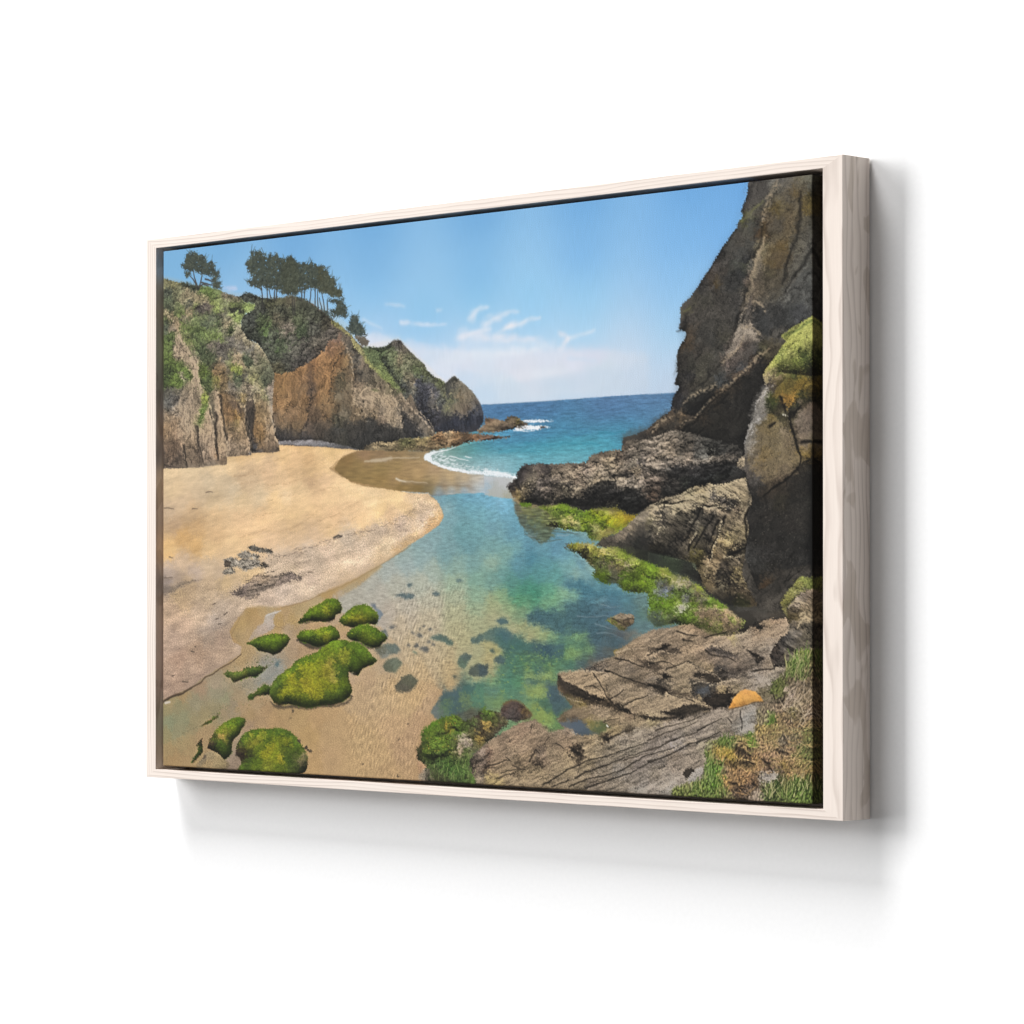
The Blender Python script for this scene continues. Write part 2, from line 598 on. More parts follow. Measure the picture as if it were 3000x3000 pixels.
def crisp(polys, a1=.7, s1=1.6, a2=.35, s2=6.0):
    """local contrast inside the named areas"""
    global IMG
    m = np.zeros((NY, NX), np.float32)
    for s in polys.strip().splitlines():
        sl, q = mask(P(s), feather=2.0)
        m[sl] = np.maximum(m[sl], np.clip(q * 2.2 - 1.2, 0, 1))
    Y = IMG.mean(2)
    m *= np.clip((.68 - Y) / .1, 0, 1)
    d = a1 * (Y - blur(Y, s1)) + a2 * (Y - blur(Y, s2))
    g = np.clip(1 + d * m / np.maximum(Y, .08), .45, 1.8)
    IMG *= g[..., None]
# ---- sky
fill("-6.4,-92.3 973.1,-9.3 972.3,229.1 -6.8,191.3", "3,9=7ab0da 103,5=78afdb 217,-3=74acdc 341,-10=72acdd 498,-2=75aede 645,-5=73ade0 782,-3=70abe1 854,-1=6ea9e1 3,29=82b6dd 130,47=8cbce2 130,67=9cc4e6 341,40=7fb5e1 341,73=8cc2ea 498,62=86bde7 644,52=82b9e8 769,46=80b8ea 828,36=7ab3e8 333,94=9ecbec 421,100=90c6ea 498,94=92c9ec 572,93=98cdf0 644,93=9acdf0 768,91=92c4ee 341,117=b4d2ee 421,121=a2cef0 498,131=bcd8f2 572,130=aad4f2 644,134=acd6f2 765,131=a6d0f0 421,139=c4daf0 498,152=d8e2f0 572,156=dde3f0 644,150=c6dcf0 700,158=ccdcee 762,151=b6d6ee 498,179=d0deec 572,182=d3deea 679,185=d0dcea 762,171=c6d8ee 761,188=c4d4e6", power=3.0, warp=0, sm=14)
CL = np.clip(.75 + .30 * frac(14, 1.3, 8, 3.0), 0, 1)
CLS = np.clip(.8 + .35 * frac(10, 1.3, 18, 3.5), 0, 1)
fill("326.6,110.3 362.8,115.0 380.7,119.1 393.4,123.8 431.1,130.2 508.6,138.8 508.6,139.6 556.3,138.8 614.6,141.2 671.3,145.2 730.2,155.3 730.1,188.8 508.5,188.9 508.4,189.9 329.0,182.1", "342,117=e0e4f0 381,122=d8e2ee 406,131=e0e4f0 431,141=dde4f0 443,152=e6e8f2 480,145=dfe3ef 505,140=dce4f0 480,169=d0deee 505,187=c8dcee 544,145=e2e5f0 603,143=e0e4f0 626,153=e2e3ef 660,148=dddfed 705,157=d6dfec 556,161=e0e2ec 615,164=dfe2ec 671,166=d4dfea 716,169=ccdaea 544,176=d3e0ec 614,179=d0ddea 682,183=cedbe8 727,187=c8d6e6", rough=1.2, feather=3.0, a=.85)
lines("""326.6,96.2 342.2,101.5 350.0,103.8 356.4,106.1
337.0,112.7 355.1,115.9 375.6,119.7
362.9,81.6 378.2,84.1 391.6,85.8""", "dce5f0", 2.2, 1.2, .7, 1.0, 1.0, CL)
line("387.1,102.1 403.6,104.8 418.7,106.3 437.4,107.5 453.5,108.4", "ecebf4", 4.0, 1.6, .9, .9, .8, CL)
line("439.9,92.8 445.5,92.4", "dbe6f2", 2.5, 1.5, .7, 1.0, .8)
line("489.0,104.0 492.7,99.5 500.0,96.6 508.7,95.5 512.3,96.1", "e9ecf4", 7, 2.5, .85, .9, 1.2, CLS)
lines("""508.6,111.6 517.1,107.4 530.3,104.9 544.6,103.2 556.4,102.0
474.4,123.2 487.8,120.6 508.6,117.5 518.3,115.6""", "e7eaf3", 7, 2.0, .85, .9, 1.2, CLS)
lines("""527.8,124.6 539.8,117.3 551.6,114.2 568.1,111.8 586.9,109.6
529.0,123.8 541.0,117.8 552.8,114.3""", "efedf2", 8, 2.0, .9, .9, 1.2, CLS)
line("474.4,124.1 492.6,123.4 508.6,124.8 527.8,128.0 550.4,129.3 574.0,131.9 593.8,135.5", "e6e8f2", 11, 5, .85, 1.0, 1.5, CL)
line("659.6,125.8 646.6,128.8 631.8,131.4 622.0,132.9", "e2e9f3", 2.0, 3.5, .85, .7, .6, CLS)
lines("""613.4,127.1 617.5,128.9 622.0,132.5
622.0,132.5 616.9,137.2 614.0,142.0""", "e9e9f1", 4.5, 4.5, .8, .9, .8, CLS)
lines("""553.9,134.1 584.5,136.6 598.4,137.0
508.6,136.2 519.4,137.7
626.0,151.0 660.1,156.0""", "c4dcf0", 3.0, 1.5, .6, 1.0, 1.0, CL)
WISP = np.clip(.35 + .6 * frac(60, 1.6, 4, 5.0), 0, 1)
fill("418.6,133.9 508.6,138.8 614.6,141.2 730.2,154.9 730.1,169.4 508.5,165.1 431.0,157.9", "eef2f8", rough=2, feather=8, a=.8, holes=WISP)
fill("337.0,112.7 393.4,125.5 508.6,144.7 730.2,156.5 730.0,192.8 508.5,188.9 480.3,188.7 380.7,137.9", "c9d9ea", rough=2, feather=8, a=.5, holes=np.clip(.3 - .6 * frac(50, 1.6, 3, 5.0), 0, 1))
lines("""105.4,45.6 115.3,47.2 123.9,48.3
113.9,49.0 125.3,50.7""", "c9cfe6", 4.5, 2, .6, 1.2, .8, CL)
lines("""394.7,124.3 431.1,129.8 468.2,134.0
423.5,157.5 455.8,162.5 492.5,164.3""", "c9dcf0", 3.5, 2, .55, 1.0, 1.2, CL)

v0, v1 = int(70 * RES), int(330 * RES)
for ch in range(3):
    q_ = blur(IMG[..., ch], 1.2)
    IMG[v0:v1, :, ch] = q_[v0:v1]
fill("-40.4,207.9 508.4,227.1 939.0,232.9 937.8,585.1 -26.0,609.2", "34,220=8a7a62 303,232=a88a60 443,251=b0946a 380,271=95784c 34,328=c8a87c 303,340=c0a07a 303,247=a8875a 418,279=b09a78 135,412=b09064 34,519=958a66 354,508=b8966a 544,461=4a6a58 614,501=4c5a50 625,517=5a4e40 840,397=3a3630 774,410=56604a 796,501=80766a 893,547=7a6a4c", warp=0)

# ---- sea
fill("422.5,192.6 508.4,192.3 573.8,192.6 625.9,192.2 671.2,191.6 730.1,191.5 730.1,191.9 765.0,191.8 777.3,192.4 777.2,226.8 729.9,238.2 659.8,265.3 544.1,289.0 447.1,280.9 397.2,249.3 397.2,214.6", "496,194=5f8dba 508,194=5685b6 508,198=4c80b2 591,196=5080b3 671,195=5a84b6 727,194=5f8cbb 508,202=4a82b4 544,200=4b7eb0 591,205=4c7db0 671,207=527cae 727,209=5486b6 753,196=5581ae 741,213=6093b8 758,203=5a8cb6 591,215=4b8ab6 660,216=4f83ae 716,221=4d8fb8 547,223=4c92be 580,225=4a90ba 614,223=4793ba 682,227=46a1c0 544,230=4697be 591,235=3ba0bb 637,235=3ca2ba 682,235=48afc6 508,231=4a98c0 508,237=4aa4bf 556,241=42a7b9 603,242=64b8c8 649,242=60b5c8 626,240=4cacc0 508,244=79bccb 556,247=80c2cd 614,249=7cc0cc 646,248=74bccb 508,253=8ec6d4 544,252=8ac6d2 520,256=a4ccd6 504,236=4b9cae 492,233=4a9a98 480,236=58a196 462,238=80aaa0 480,248=80b2b0 504,248=80bcc6 443,246=a2b6ac 468,253=a5bcb8 504,256=b5d0d4", power=4.0, warp=0, sm=(2, 22), fine=.2, tex=.035 * band(4, 0, 5) + .03 * band(1.6, 0, 4) + .02 * GRAIN)
lines("""565.5,231.2 598.1,236.0 614.3,235.4 637.2,235.0
529.9,240.2 556.0,239.7 579.5,241.5
665.5,226.1 682.3,227.4 699.0,226.9
642.9,235.2 665.5,236.8""", "2f98b4", 2.6, 1.2, .45, 1.0, .8, CL)
lines("""538.3,229.9 558.4,228.9 581.9,230.7
620.1,219.5 648.6,221.4
625.8,226.3 654.2,224.0""", "3f7fb0", 2.6, 1.2, .4, 1.0, .8, CL)
sl_, m_ = mask(P("422.5,192.6 508.4,192.3 730.1,191.5 775.1,191.8 777.2,226.8 659.8,265.3 544.1,289.0 397.2,249.3"), feather=.3)
g_ = IMG[sl_].mean(2, keepdims=True)
IMG[sl_] = IMG[sl_] * (1 - m_[..., None]) + m_[..., None] * (g_ + (IMG[sl_] - g_) * .86) * .93
# wet foreshore strip behind the pool
fill("439.8,260.1 508.3,263.6 553.6,266.6 565.3,287.8 547.6,288.3 508.2,283.2 471.8,279.3 434.7,282.8 384.4,277.7", "447,264=b9c0bf 447,272=a9b4b6 472,269=b6c4d2 508,266=c2c5c8 532,270=bfc0c0 508,274=a8b8c2 526,277=b4b6b2 520,283=b0b2ac 544,285=a9a898 472,277=a6c0d4 435,281=9fb3bd", rough=.4, feather=.5)
# breaking wave
fill("420.2,241.4 424.0,238.9 433.3,237.0 449.5,236.4 455.7,236.9 440.8,238.7 430.8,240.8 432.1,245.2 445.7,250.8 463.0,254.3 486.2,257.5 508.3,259.8 532.3,261.8 553.6,265.3 554.2,267.2 532.2,265.6 508.3,262.8 508.3,262.8 486.2,260.9 455.6,256.6 435.8,250.9 421.5,245.7", "425,241=eef2f4 443,237=e8ecec 456,254=f4f6f8 504,261=eef2f5 544,266=e9edf1", rough=.5, fine=.5, feather=.25)
fill("430.8,240.8 443.3,238.6 463.0,242.7 472.8,251.6 492.3,254.7 508.3,256.0 532.3,258.8 553.6,263.2 553.6,266.6 508.3,261.1 492.3,257.7 463.0,254.3 443.3,249.8 432.1,245.2", "dfe9ea", rough=1.0, fine=.8, feather=.8, holes=np.clip(.5 + .6 * band(2.2, 8, 3), 0, 1), a=.8)
lines("""448.2,246.5 453.2,245.0 455.0,244.7
460.6,242.6 472.8,245.6 486.3,247.7
480.2,243.2 489.9,244.8
445.8,236.6 463.1,234.1 469.2,232.6""", "eef3f3", 1.2, .5, .8, .5, .5)
line("508.3,258.1 520.3,260.2 538.2,262.8 552.4,265.7", "f2f5f7", 2.4, 1.2, .85, .6, .4)
# surf round the islet
fill("559.7,210.1 574.9,209.8 591.3,211.3 607.5,212.2 591.2,213.0 574.9,212.8 565.5,212.4", "f0f4f8", rough=.5, fine=.4, feather=.2)
fill("547.8,216.3 562.0,216.0 572.6,215.2 584.3,216.5 599.4,218.0 591.2,219.2 574.9,220.4 553.7,220.2", "f4f6f9", rough=.5, fine=.5, feather=.2)
line("549.0,219.3 570.2,220.9 584.2,219.8", "e8f0f6", 1.0, .4, .8)

# ---- far headland
RIB = rock(82, 3.5, 6, .34, .25)
RK1 = rock(-62, 3, 9, .22, .30)
RKV = rock(-85, 4, 9, .26, .32)
fill("430.9,198.5 437.2,187.6 448.4,166.5 451.9,168.3 455.8,166.0 461.4,162.4 465.1,161.4 469.4,164.0 475.5,167.8 482.8,172.4 490.1,177.8 496.1,183.2 500.4,189.5 498.6,185.1 503.4,193.0 507.0,200.8 507.0,209.3 503.3,213.4 498.5,218.3 480.2,220.2 455.7,218.4 434.6,217.7 424.7,208.6", "465,163=4f5048 461,168=595a56 471,168=7c7768 480,176=857f6e 490,182=7d7765 468,177=6d6c5c 453,182=525553 456,189=6c6e58 471,180=83765f 486,180=847a68 496,188=6d6862 502,197=4e5058 480,196=74695c 471,192=706858 463,184=5f6354 468,207=33353f 486,208=31343e 502,208=353741 450,212=35373f 474,216=3a3b42 492,216=3b3b41 437,209=3b3c44", fine=.35, tex=RKV * .8)
# ---- headland with the second summit
fill("337.0,124.1 342.2,125.7 352.5,126.7 362.8,126.0 367.9,123.7 374.3,120.5 380.7,120.4 383.9,119.8 388.3,123.1 393.4,128.1 401.0,133.8 409.8,140.3 416.1,144.1 421.7,147.9 424.2,152.8 429.8,156.9 437.3,161.6 443.5,163.2 448.4,165.6 451.9,168.5 452.7,172.7 453.3,187.5 448.4,190.6 443.4,201.6 438.4,210.0 453.2,218.3 424.7,213.8 393.2,197.0 355.0,169.1 336.9,144.4", "355,130=5c6d4c 376,124=63605a 384,122=5d5650 391,130=6a6558 400,139=6e7058 376,136=687352 368,128=5f6a4e 384,141=7b735c 412,147=64694f 421,150=5e6148 393,147=6f735a 410,153=5d6a49 425,158=67704e 437,163=6a7050 446,167=6a7450 368,144=566148 361,147=4a5549 378,152=66704f 393,158=6d6c56 384,160=6b7150 401,163=78705e 406,172=6a6a5e 410,165=4c505c 419,173=494c58 431,171=555660 429,162=565c52 412,183=3f424e 425,182=454955 437,178=5a5b62 446,174=5f6350 448,180=5b5f52 400,178=5b5e58 393,172=4a4e4c 388,164=49504b 381,159=4d5548 374,153=4c5448 412,177=42454e 393,176=50524c 401,184=585850 418,189=3a3c46 431,183=5b5a5a 435,190=5c5a56 443,186=4d5150 425,200=343741 406,193=5a564f 443,199=3d3e46 437,209=393b44 431,211=3b3b40", fine=.4, tex=VEG * .75 + .25 * RK1)
shade("408.5,160.2 416.0,160.6 426.0,170.6 431.0,189.9 437.1,210.0 424.7,208.6 409.7,184.7", -.12 + .2 * RKV, feather=1.5)
lines("""400.3,164.2 404.7,173.9 405.9,182.7
429.8,173.3 432.2,183.8 433.5,179.6
437.2,185.8 439.0,192.0 440.9,195.5""", "8d8471", 2.5, 1.2, .6, .8, 1.0, np.clip(.5 + band(2.5), 0, 1))
scatter("449.6,166.5 455.8,172.8 465.6,185.3 463.1,196.4 453.3,197.7 448.4,182.0", 26, "6f7656 787a58 8a8664", (1.0, 2.6), 31, .6, .5, -70)
scatter("370.5,130.4 393.4,134.2 424.8,155.8 447.2,166.4 428.5,166.4 399.7,154.6 380.6,164.1 362.7,144.0", 70, "5a6844 78805a 47523e 6e7650", (.8, 2.2), 32, .55, .6, -40)

# ---- main cliff of the cove
CL_TOP = "160.4,71.3 177.1,68.8 218.4,66.0 249.5,74.4 263.2,82.4 271.2,87.4 280.5,93.3 295.1,101.4 308.3,109.2 320.0,119.7 331.8,126.5 342.1,135.9 357.6,147.2 375.5,162.1 388.2,175.8 393.3,184.9 400.9,176.4 413.4,197.8 424.7,206.1 435.9,216.0 439.6,220.9 418.4,222.3 390.6,223.0 372.8,225.9 344.5,226.7 326.3,232.7 297.5,230.0 276.3,227.9 262.9,226.8 262.9,226.6 224.9,224.4 196.2,222.5 185.2,195.8 184.6,161.2 177.0,136.2"
fill(CL_TOP, "191,150=8a6a44 205,150=8b6b45 232,144=866544 252,136=876443 198,161=8d6f48 218,161=846646 239,153=7a5f47 259,149=7d6144 245,167=66584c 225,170=7e6850 205,174=806647 268,134=9a7650 283,124=85664e 290,115=7c6556 271,150=93704a 290,138=7d5f40 303,138=8a714e 276,164=7c6040 296,156=625a44 309,152=75624a 290,173=6b6250 268,177=87704e 316,139=5c5a54 307,125=605b52 323,152=5a564e 327,144=74695a 296,111=6b6458 337,155=625c50 323,166=847460 342,167=67604f 355,158=6c6552 355,167=746a58 368,172=736c55 349,176=8d7e68 381,180=827563 337,178=7d7060 198,175=8d6d4a 218,172=85694a 239,173=7c6144 259,174=71593f 198,194=6e5e4c 218,190=6c5a48 239,191=6a5743 259,192=655442 204,207=4e4a44 225,204=5a5042 245,207=554a40 259,209=50483e 204,216=454449 238,217=48474a 271,179=7f6647 271,192=725d43 271,205=5b5043 271,217=4a4842 287,184=6b5c45 290,200=4c4a3c 287,210=3e403e 300,193=6b6454 307,207=5c584c 300,216=45463f 309,178=70614c 319,178=7d705c 320,190=71624c 316,198=6c5f4c 316,212=52504a 329,181=6e6355 337,177=8d7f6a 342,186=8c7d68 355,180=80745f 368,181=8b7c66 355,192=56504a 345,194=7a6a52 357,202=6f6254 368,196=8b7e6a 375,205=7b705e 342,205=4c4c49 355,213=3c3e3e 370,218=393b3c 337,218=3d4040 322,224=3c3f3f 380,212=4a4a47 387,192=4a4946 393,201=3e3f40 406,206=444445 418,211=545250 431,218=635c52 412,217=3c3d3f 391,181=7c705e 381,176=66644f 393,188=75695a 406,193=6c6256", fine=.4, tex=rock(72, 3.5, 9, .30, .34))
# shadowed undercut strip and sand at the back of the cove
fill("194.1,218.4 218.1,218.8 238.5,218.4 262.9,219.6 279.0,222.7 302.8,227.0 326.3,232.7 297.5,230.2 276.3,227.9 262.9,226.6 262.9,226.4 224.9,224.4 196.2,222.7", "204,221=77777c 245,222=7b7b80 270,225=72747a 303,229=5c5e62", rough=.4, feather=.5, tex=SAND * 2)
shade("326.4,201.3 354.9,206.0 380.5,215.7 390.6,222.1 372.8,225.9 344.5,225.8 326.3,229.6 313.3,223.8 293.5,216.1 289.6,203.5", -.15 + .35 * rock(75, 3, 6, .3, .3), feather=2.5)
# big planes of the cove cliff
for s_, c_, a_ in (("186.9,150.0 212.6,143.7 243.6,137.8 243.5,190.0 232.3,208.2 198.3,207.0 186.9,178.3", "9c7a4e", .35), ("240.8,137.7 252.0,134.5 250.5,181.0 243.5,204.9", "54453a", .4),
                   ("252.0,134.5 293.6,116.4 301.8,122.4 288.0,147.5 279.7,173.0 260.3,181.4 251.9,171.8", "947148", .35), ("282.5,154.6 299.0,148.1 301.7,159.2 287.9,173.4 279.7,171.1", "474234", .6),
                   ("301.8,122.4 315.4,137.9 315.3,156.2 309.8,174.3 301.6,192.4 296.1,206.9 293.4,184.7 304.4,163.1 307.2,142.9", "716856", .45),
                   ("315.3,165.4 336.9,166.4 353.0,170.8 374.3,177.2 384.9,192.2 387.5,214.0 374.3,206.2 347.6,194.3 328.8,199.0 326.1,182.4 312.5,185.5", "ad9b80", .5),
                   ("296.1,201.4 326.1,202.5 353.0,205.4 387.5,214.0 390.1,221.3 352.9,225.5 328.7,230.1 304.3,225.6", "393836", .6),
                   ("384.9,177.7 400.6,192.8 421.5,206.3 437.0,219.4 421.5,220.6 398.0,203.5 387.5,194.1", "857865", .5), ("390.1,196.0 405.9,207.5 416.3,222.2 392.7,221.4 387.5,210.4", "333336", .65),
                   ("192.6,203.0 232.3,208.2 271.3,206.0 296.1,210.6 304.3,223.8 243.5,218.0 195.4,218.2", "443f3a", .4)):
    fill(s_, c_, rough=1.2, fine=.5, feather=2.0, a=a_, tex=RIB)
lines("""296.3,116.6 307.2,130.1 312.6,148.7 309.9,167.0
313.9,167.2 320.7,176.7 326.1,186.1
339.6,166.5 353.0,174.5 361.0,185.7
374.3,177.2 383.6,192.1 387.5,210.4
390.2,179.7 405.9,194.8 434.4,217.5""", "b3a187", 3.0, 1.6, .6, .8, 1.2, np.clip(.6 + .5 * band(4), 0, 1))
# folds of the cliff
lines("""329.0,181.1 328.4,194.4 329.6,205.9 331.6,217.4
290.3,182.1 288.3,194.5 290.9,208.0 294.9,219.7
386.9,188.0 385.6,196.7 389.4,209.9 393.2,219.6
316.1,136.2 314.7,148.6 316.0,161.0 312.1,172.4
296.4,127.2 284.4,141.7 280.4,152.2 279.0,176.3
246.7,164.1 245.3,182.0 239.9,199.7 237.8,212.3
276.4,165.5 275.0,179.7""", "2e2d2b", 2.4, 1.2, .5, .8, 1.2, np.clip(.55 + .6 * band(4), 0, 1))
lines("""312.1,175.1 319.9,184.3 327.7,192.6
313.4,176.9 321.2,182.6
334.2,179.6 342.0,176.4 355.0,176.1
334.2,184.9 347.2,183.7 362.6,188.7 372.9,198.8
362.7,174.7 378.0,184.1 384.4,194.9
375.5,177.9 386.9,189.8 400.8,199.9
412.2,195.2 424.7,204.3 435.9,215.1
316.0,193.0 326.4,195.2
326.5,161.5 336.9,169.9 336.9,170.9
340.7,195.7 357.5,199.9 367.7,201.2""", "aa9a80", 1.8, .8, .65, .7, 1.0, np.clip(.5 + .7 * band(2.6), 0, 1))
scatter("313.4,172.5 336.9,173.6 375.5,177.9 385.6,193.2 388.1,208.1 362.6,202.8 336.8,194.7 316.0,196.5", 150, "a3937a 94856c 5b5348 6f6455 b0a186", (.6, 1.7), 33, .55, .5, 60)
scatter("265.8,131.8 297.7,124.6 318.7,143.5 313.4,181.4 308.1,202.4 276.3,210.1 263.0,200.6 197.6,198.1 188.0,168.7 190.8,150.5 252.1,135.6", 170, "9c7346 8a6440 6a5238 a8825a 5c4a3a 7a6850", (.7, 2.0), 34, .4, .4, 78)
# grassy crest running down to the sea
fill("280.5,93.3 287.2,96.0 297.7,103.3 308.3,110.1 316.1,116.8 326.6,125.3 337.0,129.4 347.3,136.1 360.2,149.1 375.5,163.0 388.2,173.2 392.0,173.4 388.2,174.1 380.6,172.0 378.0,172.7 362.7,161.5 347.3,151.1 334.3,141.6 325.2,133.2 316.1,123.9 308.3,112.8 293.8,105.7 279.2,97.7", "285,97=7e7f4c 298,106=8d8a58 316,122=95915f 327,131=8f8d62 337,140=8a8c56 350,150=7f8650 363,159=76804a 375,167=7c8552 387,173=7b8156", rough=.8, fine=.6, feather=.5, tex=VEG * .55)
fill("326.6,125.3 337.0,125.0 347.3,127.3 355.0,138.3 365.3,151.1 378.1,164.0 390.8,175.0 393.3,174.4 384.4,170.5 380.6,172.8 362.7,158.0 347.3,146.7 336.9,139.1", "337,129=66764f 347,136=5d6d49 358,147=6d7c4c 370,159=6d7c48 383,170=6c7a4d", rough=.9, fine=.6, feather=.8, tex=VEG * .6)
shade("347.3,130.0 362.8,133.5 367.9,144.2 380.6,158.9 393.3,173.4 388.2,173.2 375.5,160.4 360.2,145.6", -.22 + .3 * VEG, feather=1.4, rough=.8)
fill("339.5,168.4 347.2,169.6 355.0,172.6 347.2,172.3", "5d6b40", rough=.6, feather=.8, a=.7)

# ---- dark wooded slope under the pines
fill("128.1,60.1 140.8,54.5 150.6,57.4 164.6,60.7 177.1,63.8 197.8,65.1 212.9,63.0 232.0,66.9 249.5,74.4 263.2,82.4 271.2,87.0 280.5,93.8 277.9,98.5 291.1,104.7 288.5,113.4 276.5,114.5 268.5,125.7 263.1,126.3 263.1,129.0 245.4,136.1 218.2,144.6 204.6,146.7 188.0,145.8 181.1,134.6 170.1,120.3 158.9,110.6 142.1,106.0 133.7,95.4 133.0,86.1 139.3,79.2 153.4,75.5 154.8,69.2 140.8,66.4", "146,59=4b5048 160,64=4f5446 177,69=53563f 198,68=5c5c45 213,66=5b5746 232,71=484c3e 252,79=454a3e 170,75=454942 198,79=474b3e 232,83=434839 256,88=45493c 149,87=454a45 144,96=43493f 170,87=4d5a3c 173,99=4d6138 163,106=3f463c 194,87=565343 211,98=625c52 184,105=42483c 225,89=454d38 232,103=46543c 252,100=4c4d46 177,113=44493f 198,119=49543f 218,116=54544c 239,117=514f49 256,118=555249 184,127=4f5448 205,133=4b4d45 225,137=494743 245,131=4d4a46 259,126=5b544b 195,141=56543f 271,96=454337 277,107=54504a 287,109=57524a 269,119=5a554c", rough=.6, fine=.6, tex=VEG * .85 + .10 * frac(30, 1.2))
scatter("159.0,85.0 181.2,84.5 190.9,96.9 231.9,98.5 238.7,112.4 197.7,130.0 163.1,108.1", 60, "4f6b38 587242 3b4a33 46583a", (1, 2.8), 41, .5, .7)
scatter("196.4,90.0 225.1,93.6 223.8,104.3 200.5,102.9", 60, "7a7168 6b645c 857b72", (.6, 1.6), 42, .55, .4, -30, 40)
scatter("135.1,78.9 258.9,77.7 258.9,122.5 204.6,143.0 177.0,122.5 137.9,97.5", 190, "333a32 2f362e 565b4a 3e4639 62655a", (.8, 2.4), 43, .4, .7)

# ---- left hillside
fill("-1.1,29.8 15.2,33.8 30.0,36.7 34.4,36.2 41.7,39.8 59.2,42.4 72.3,44.3 92.5,48.4 106.8,53.6 121.0,57.3 129.5,59.2 140.8,66.4 156.2,69.2 154.8,75.6 140.8,78.3 133.0,86.1 134.4,95.4 143.5,106.0 160.3,111.6 171.5,121.3 182.5,135.6 188.7,146.8 188.0,154.9 185.2,175.9 185.2,195.8 190.7,212.4 197.3,229.4 186.5,230.6 169.9,229.9 151.0,229.7 150.3,232.0 134.8,232.4 123.5,232.5 110.0,233.0 110.0,236.2 110.7,241.3 95.0,240.4 83.5,241.5 60.4,243.1 41.4,242.6 25.2,244.0 16.4,242.8 -4.4,243.1",
     "5,34=7a7a58 20,37=7d7c57 37,39=4d5440 52,45=4a5141 66,46=5f7044 81,51=62773c 92,52=708150 110,57=7d7561 121,60=766f5e 8,47=4d5546 9,54=55604a 27,46=7d8060 42,49=857c62 20,53=6b7054 34,56=7e795e 56,55=8a8064 72,58=8b8464 46,62=56584c 9,64=4a523f 27,64=616c47 56,66=707a4a 75,65=655d56 64,69=544e4a 85,63=869255 95,69=8a9c56 101,65=7b845a 111,64=7c8460 121,73=49503c 132,73=474c3e 121,68=68753e 146,69=7d9150 149,74=7b8c54 128,81=7d9150 118,79=8a9a5a 101,77=6a6b5a 114,83=74725f 20,72=5c6b41 33,71=6b7d44 46,71=86795f 56,78=68764c 71,79=606c4a 85,79=5d6552 92,86=5c6b48 72,87=4f5a46 43,83=6f7c52 39,77=7a7460 20,77=8a7d60 8,68=8a8060 14,74=8e8062 6,77=5c6a42 6,84=4f584a 17,88=7b6f62 25,85=8a7a60 34,89=697a45 52,91=5f7040 66,92=6a7c46 52,96=4a5342 72,98=65764a 92,101=6b7d46 84,104=5c6e3e 104,92=75765e 117,94=4d5a38 110,87=8d8468 127,95=8c8870 129,102=827a66 118,106=6c6962 135,114=77736a 144,110=878068 95,109=66605a 81,110=6a635a 101,117=605c56 71,115=46523a 61,106=55663e 49,101=62703e 39,101=6f764a 12,97=57693a 8,105=5b6e3c 20,107=6f6a58 28,100=8d8068 30,110=9a8b76 39,115=8a7e66 22,119=8a7c6a 9,118=5c6e38 5,127=4f6034 19,130=566838 39,136=6a7c40 46,143=5a6e3c 12,142=546a34 27,146=5f7438 5,146=4e6232 8,156=5b5a50 27,157=6d685a 34,142=8b8272 49,125=8f8470 56,132=8a7d69 55,141=9a8a72 63,154=a2937a 52,158=8d806a 72,136=52642f 78,145=4e5e36 72,151=4c5a38 78,159=57623e 85,131=5d5b48 84,124=4c5540 101,129=8b7a60 92,137=8f7654 101,144=87724f 89,148=7f7a44 107,151=7a6a4c 114,138=6e6455 121,137=7f8a44 129,141=7c8a46 115,129=6f7450 104,125=63625a 127,127=94846a 135,134=8a7c62 143,128=57644a 146,140=7d7c5e 152,150=8a8a5e 138,147=68665a 127,150=5c6850 118,156=706a60 135,160=77715f 146,160=8a7f6c 160,159=9c957a 169,166=9a946e 163,145=66684e 170,136=74725c 156,126=807a68 163,117=8c8468 149,118=6f6e66 177,145=5f6350 170,154=545c48 181,162=98897a 174,172=5f6a4a 104,165=6a5a42 121,167=6b6254 87,164=6b6450 92,169=90826a 49,167=8a7f70 19,166=66625c 12,167=5a5b58 34,166=696660 46,169=8d8070 52,161=94866f 66,161=85805f 72,170=758a3e 69,184=5f8038 62,193=67803c 76,173=a39878 78,184=a39074 81,198=a58f72 84,212=9c8a6e 60,169=9c8f78 56,179=8f8270 41,187=a0937f 34,185=8c7e6c 46,197=a5947c 52,206=9b8a74 19,182=7d7263 8,186=6f6658 19,196=84705a 8,198=8a7152 12,210=706150 27,206=83705c 34,220=94816a 12,229=5b5048 27,234=6f6254 38,239=6f6252 46,220=6e6152 49,234=7c6e5c 59,237=7a6a58 63,208=8a7962 66,221=54493e 72,232=5d5146 81,227=a08668 85,238=8a7a68 84,180=6f6a58 86,194=6c6454 92,209=76684e 98,199=a08c70 101,217=94805f 92,226=7c6248 101,233=6b5a48 104,176=6c5a40 111,181=7e6448 101,190=6e5e46 114,188=7c6446 126,189=8d7238 128,195=7d7446 124,177=56504a 132,183=4a4640 118,201=5a5442 109,204=6f6250 111,213=75685a 121,215=7c6e5c 135,214=8a7a64 142,219=9a8770 135,225=94826c 118,225=7d6e5e 136,198=9a8a70 141,178=85775e 135,171=82724c 146,169=958a76 149,187=4a4038 148,201=4f463c 150,215=4c443d 156,219=4b4845 160,188=6a5a42 157,206=7a6244 166,211=77613f 170,220=6f5c45 169,192=857355 163,172=8a7d60 171,179=968870 177,193=a08f76 182,207=a08b70 188,218=97826a 192,227=4c4641 181,219=6c5d4c 178,170=5f6b4a 182,167=a0958a 182,179=8f8270 187,198=8d7f6a 156,228=77757a",
     rough=.35, fine=.5, tex=VEG * .6 + .07 * frac(20, 1.2))
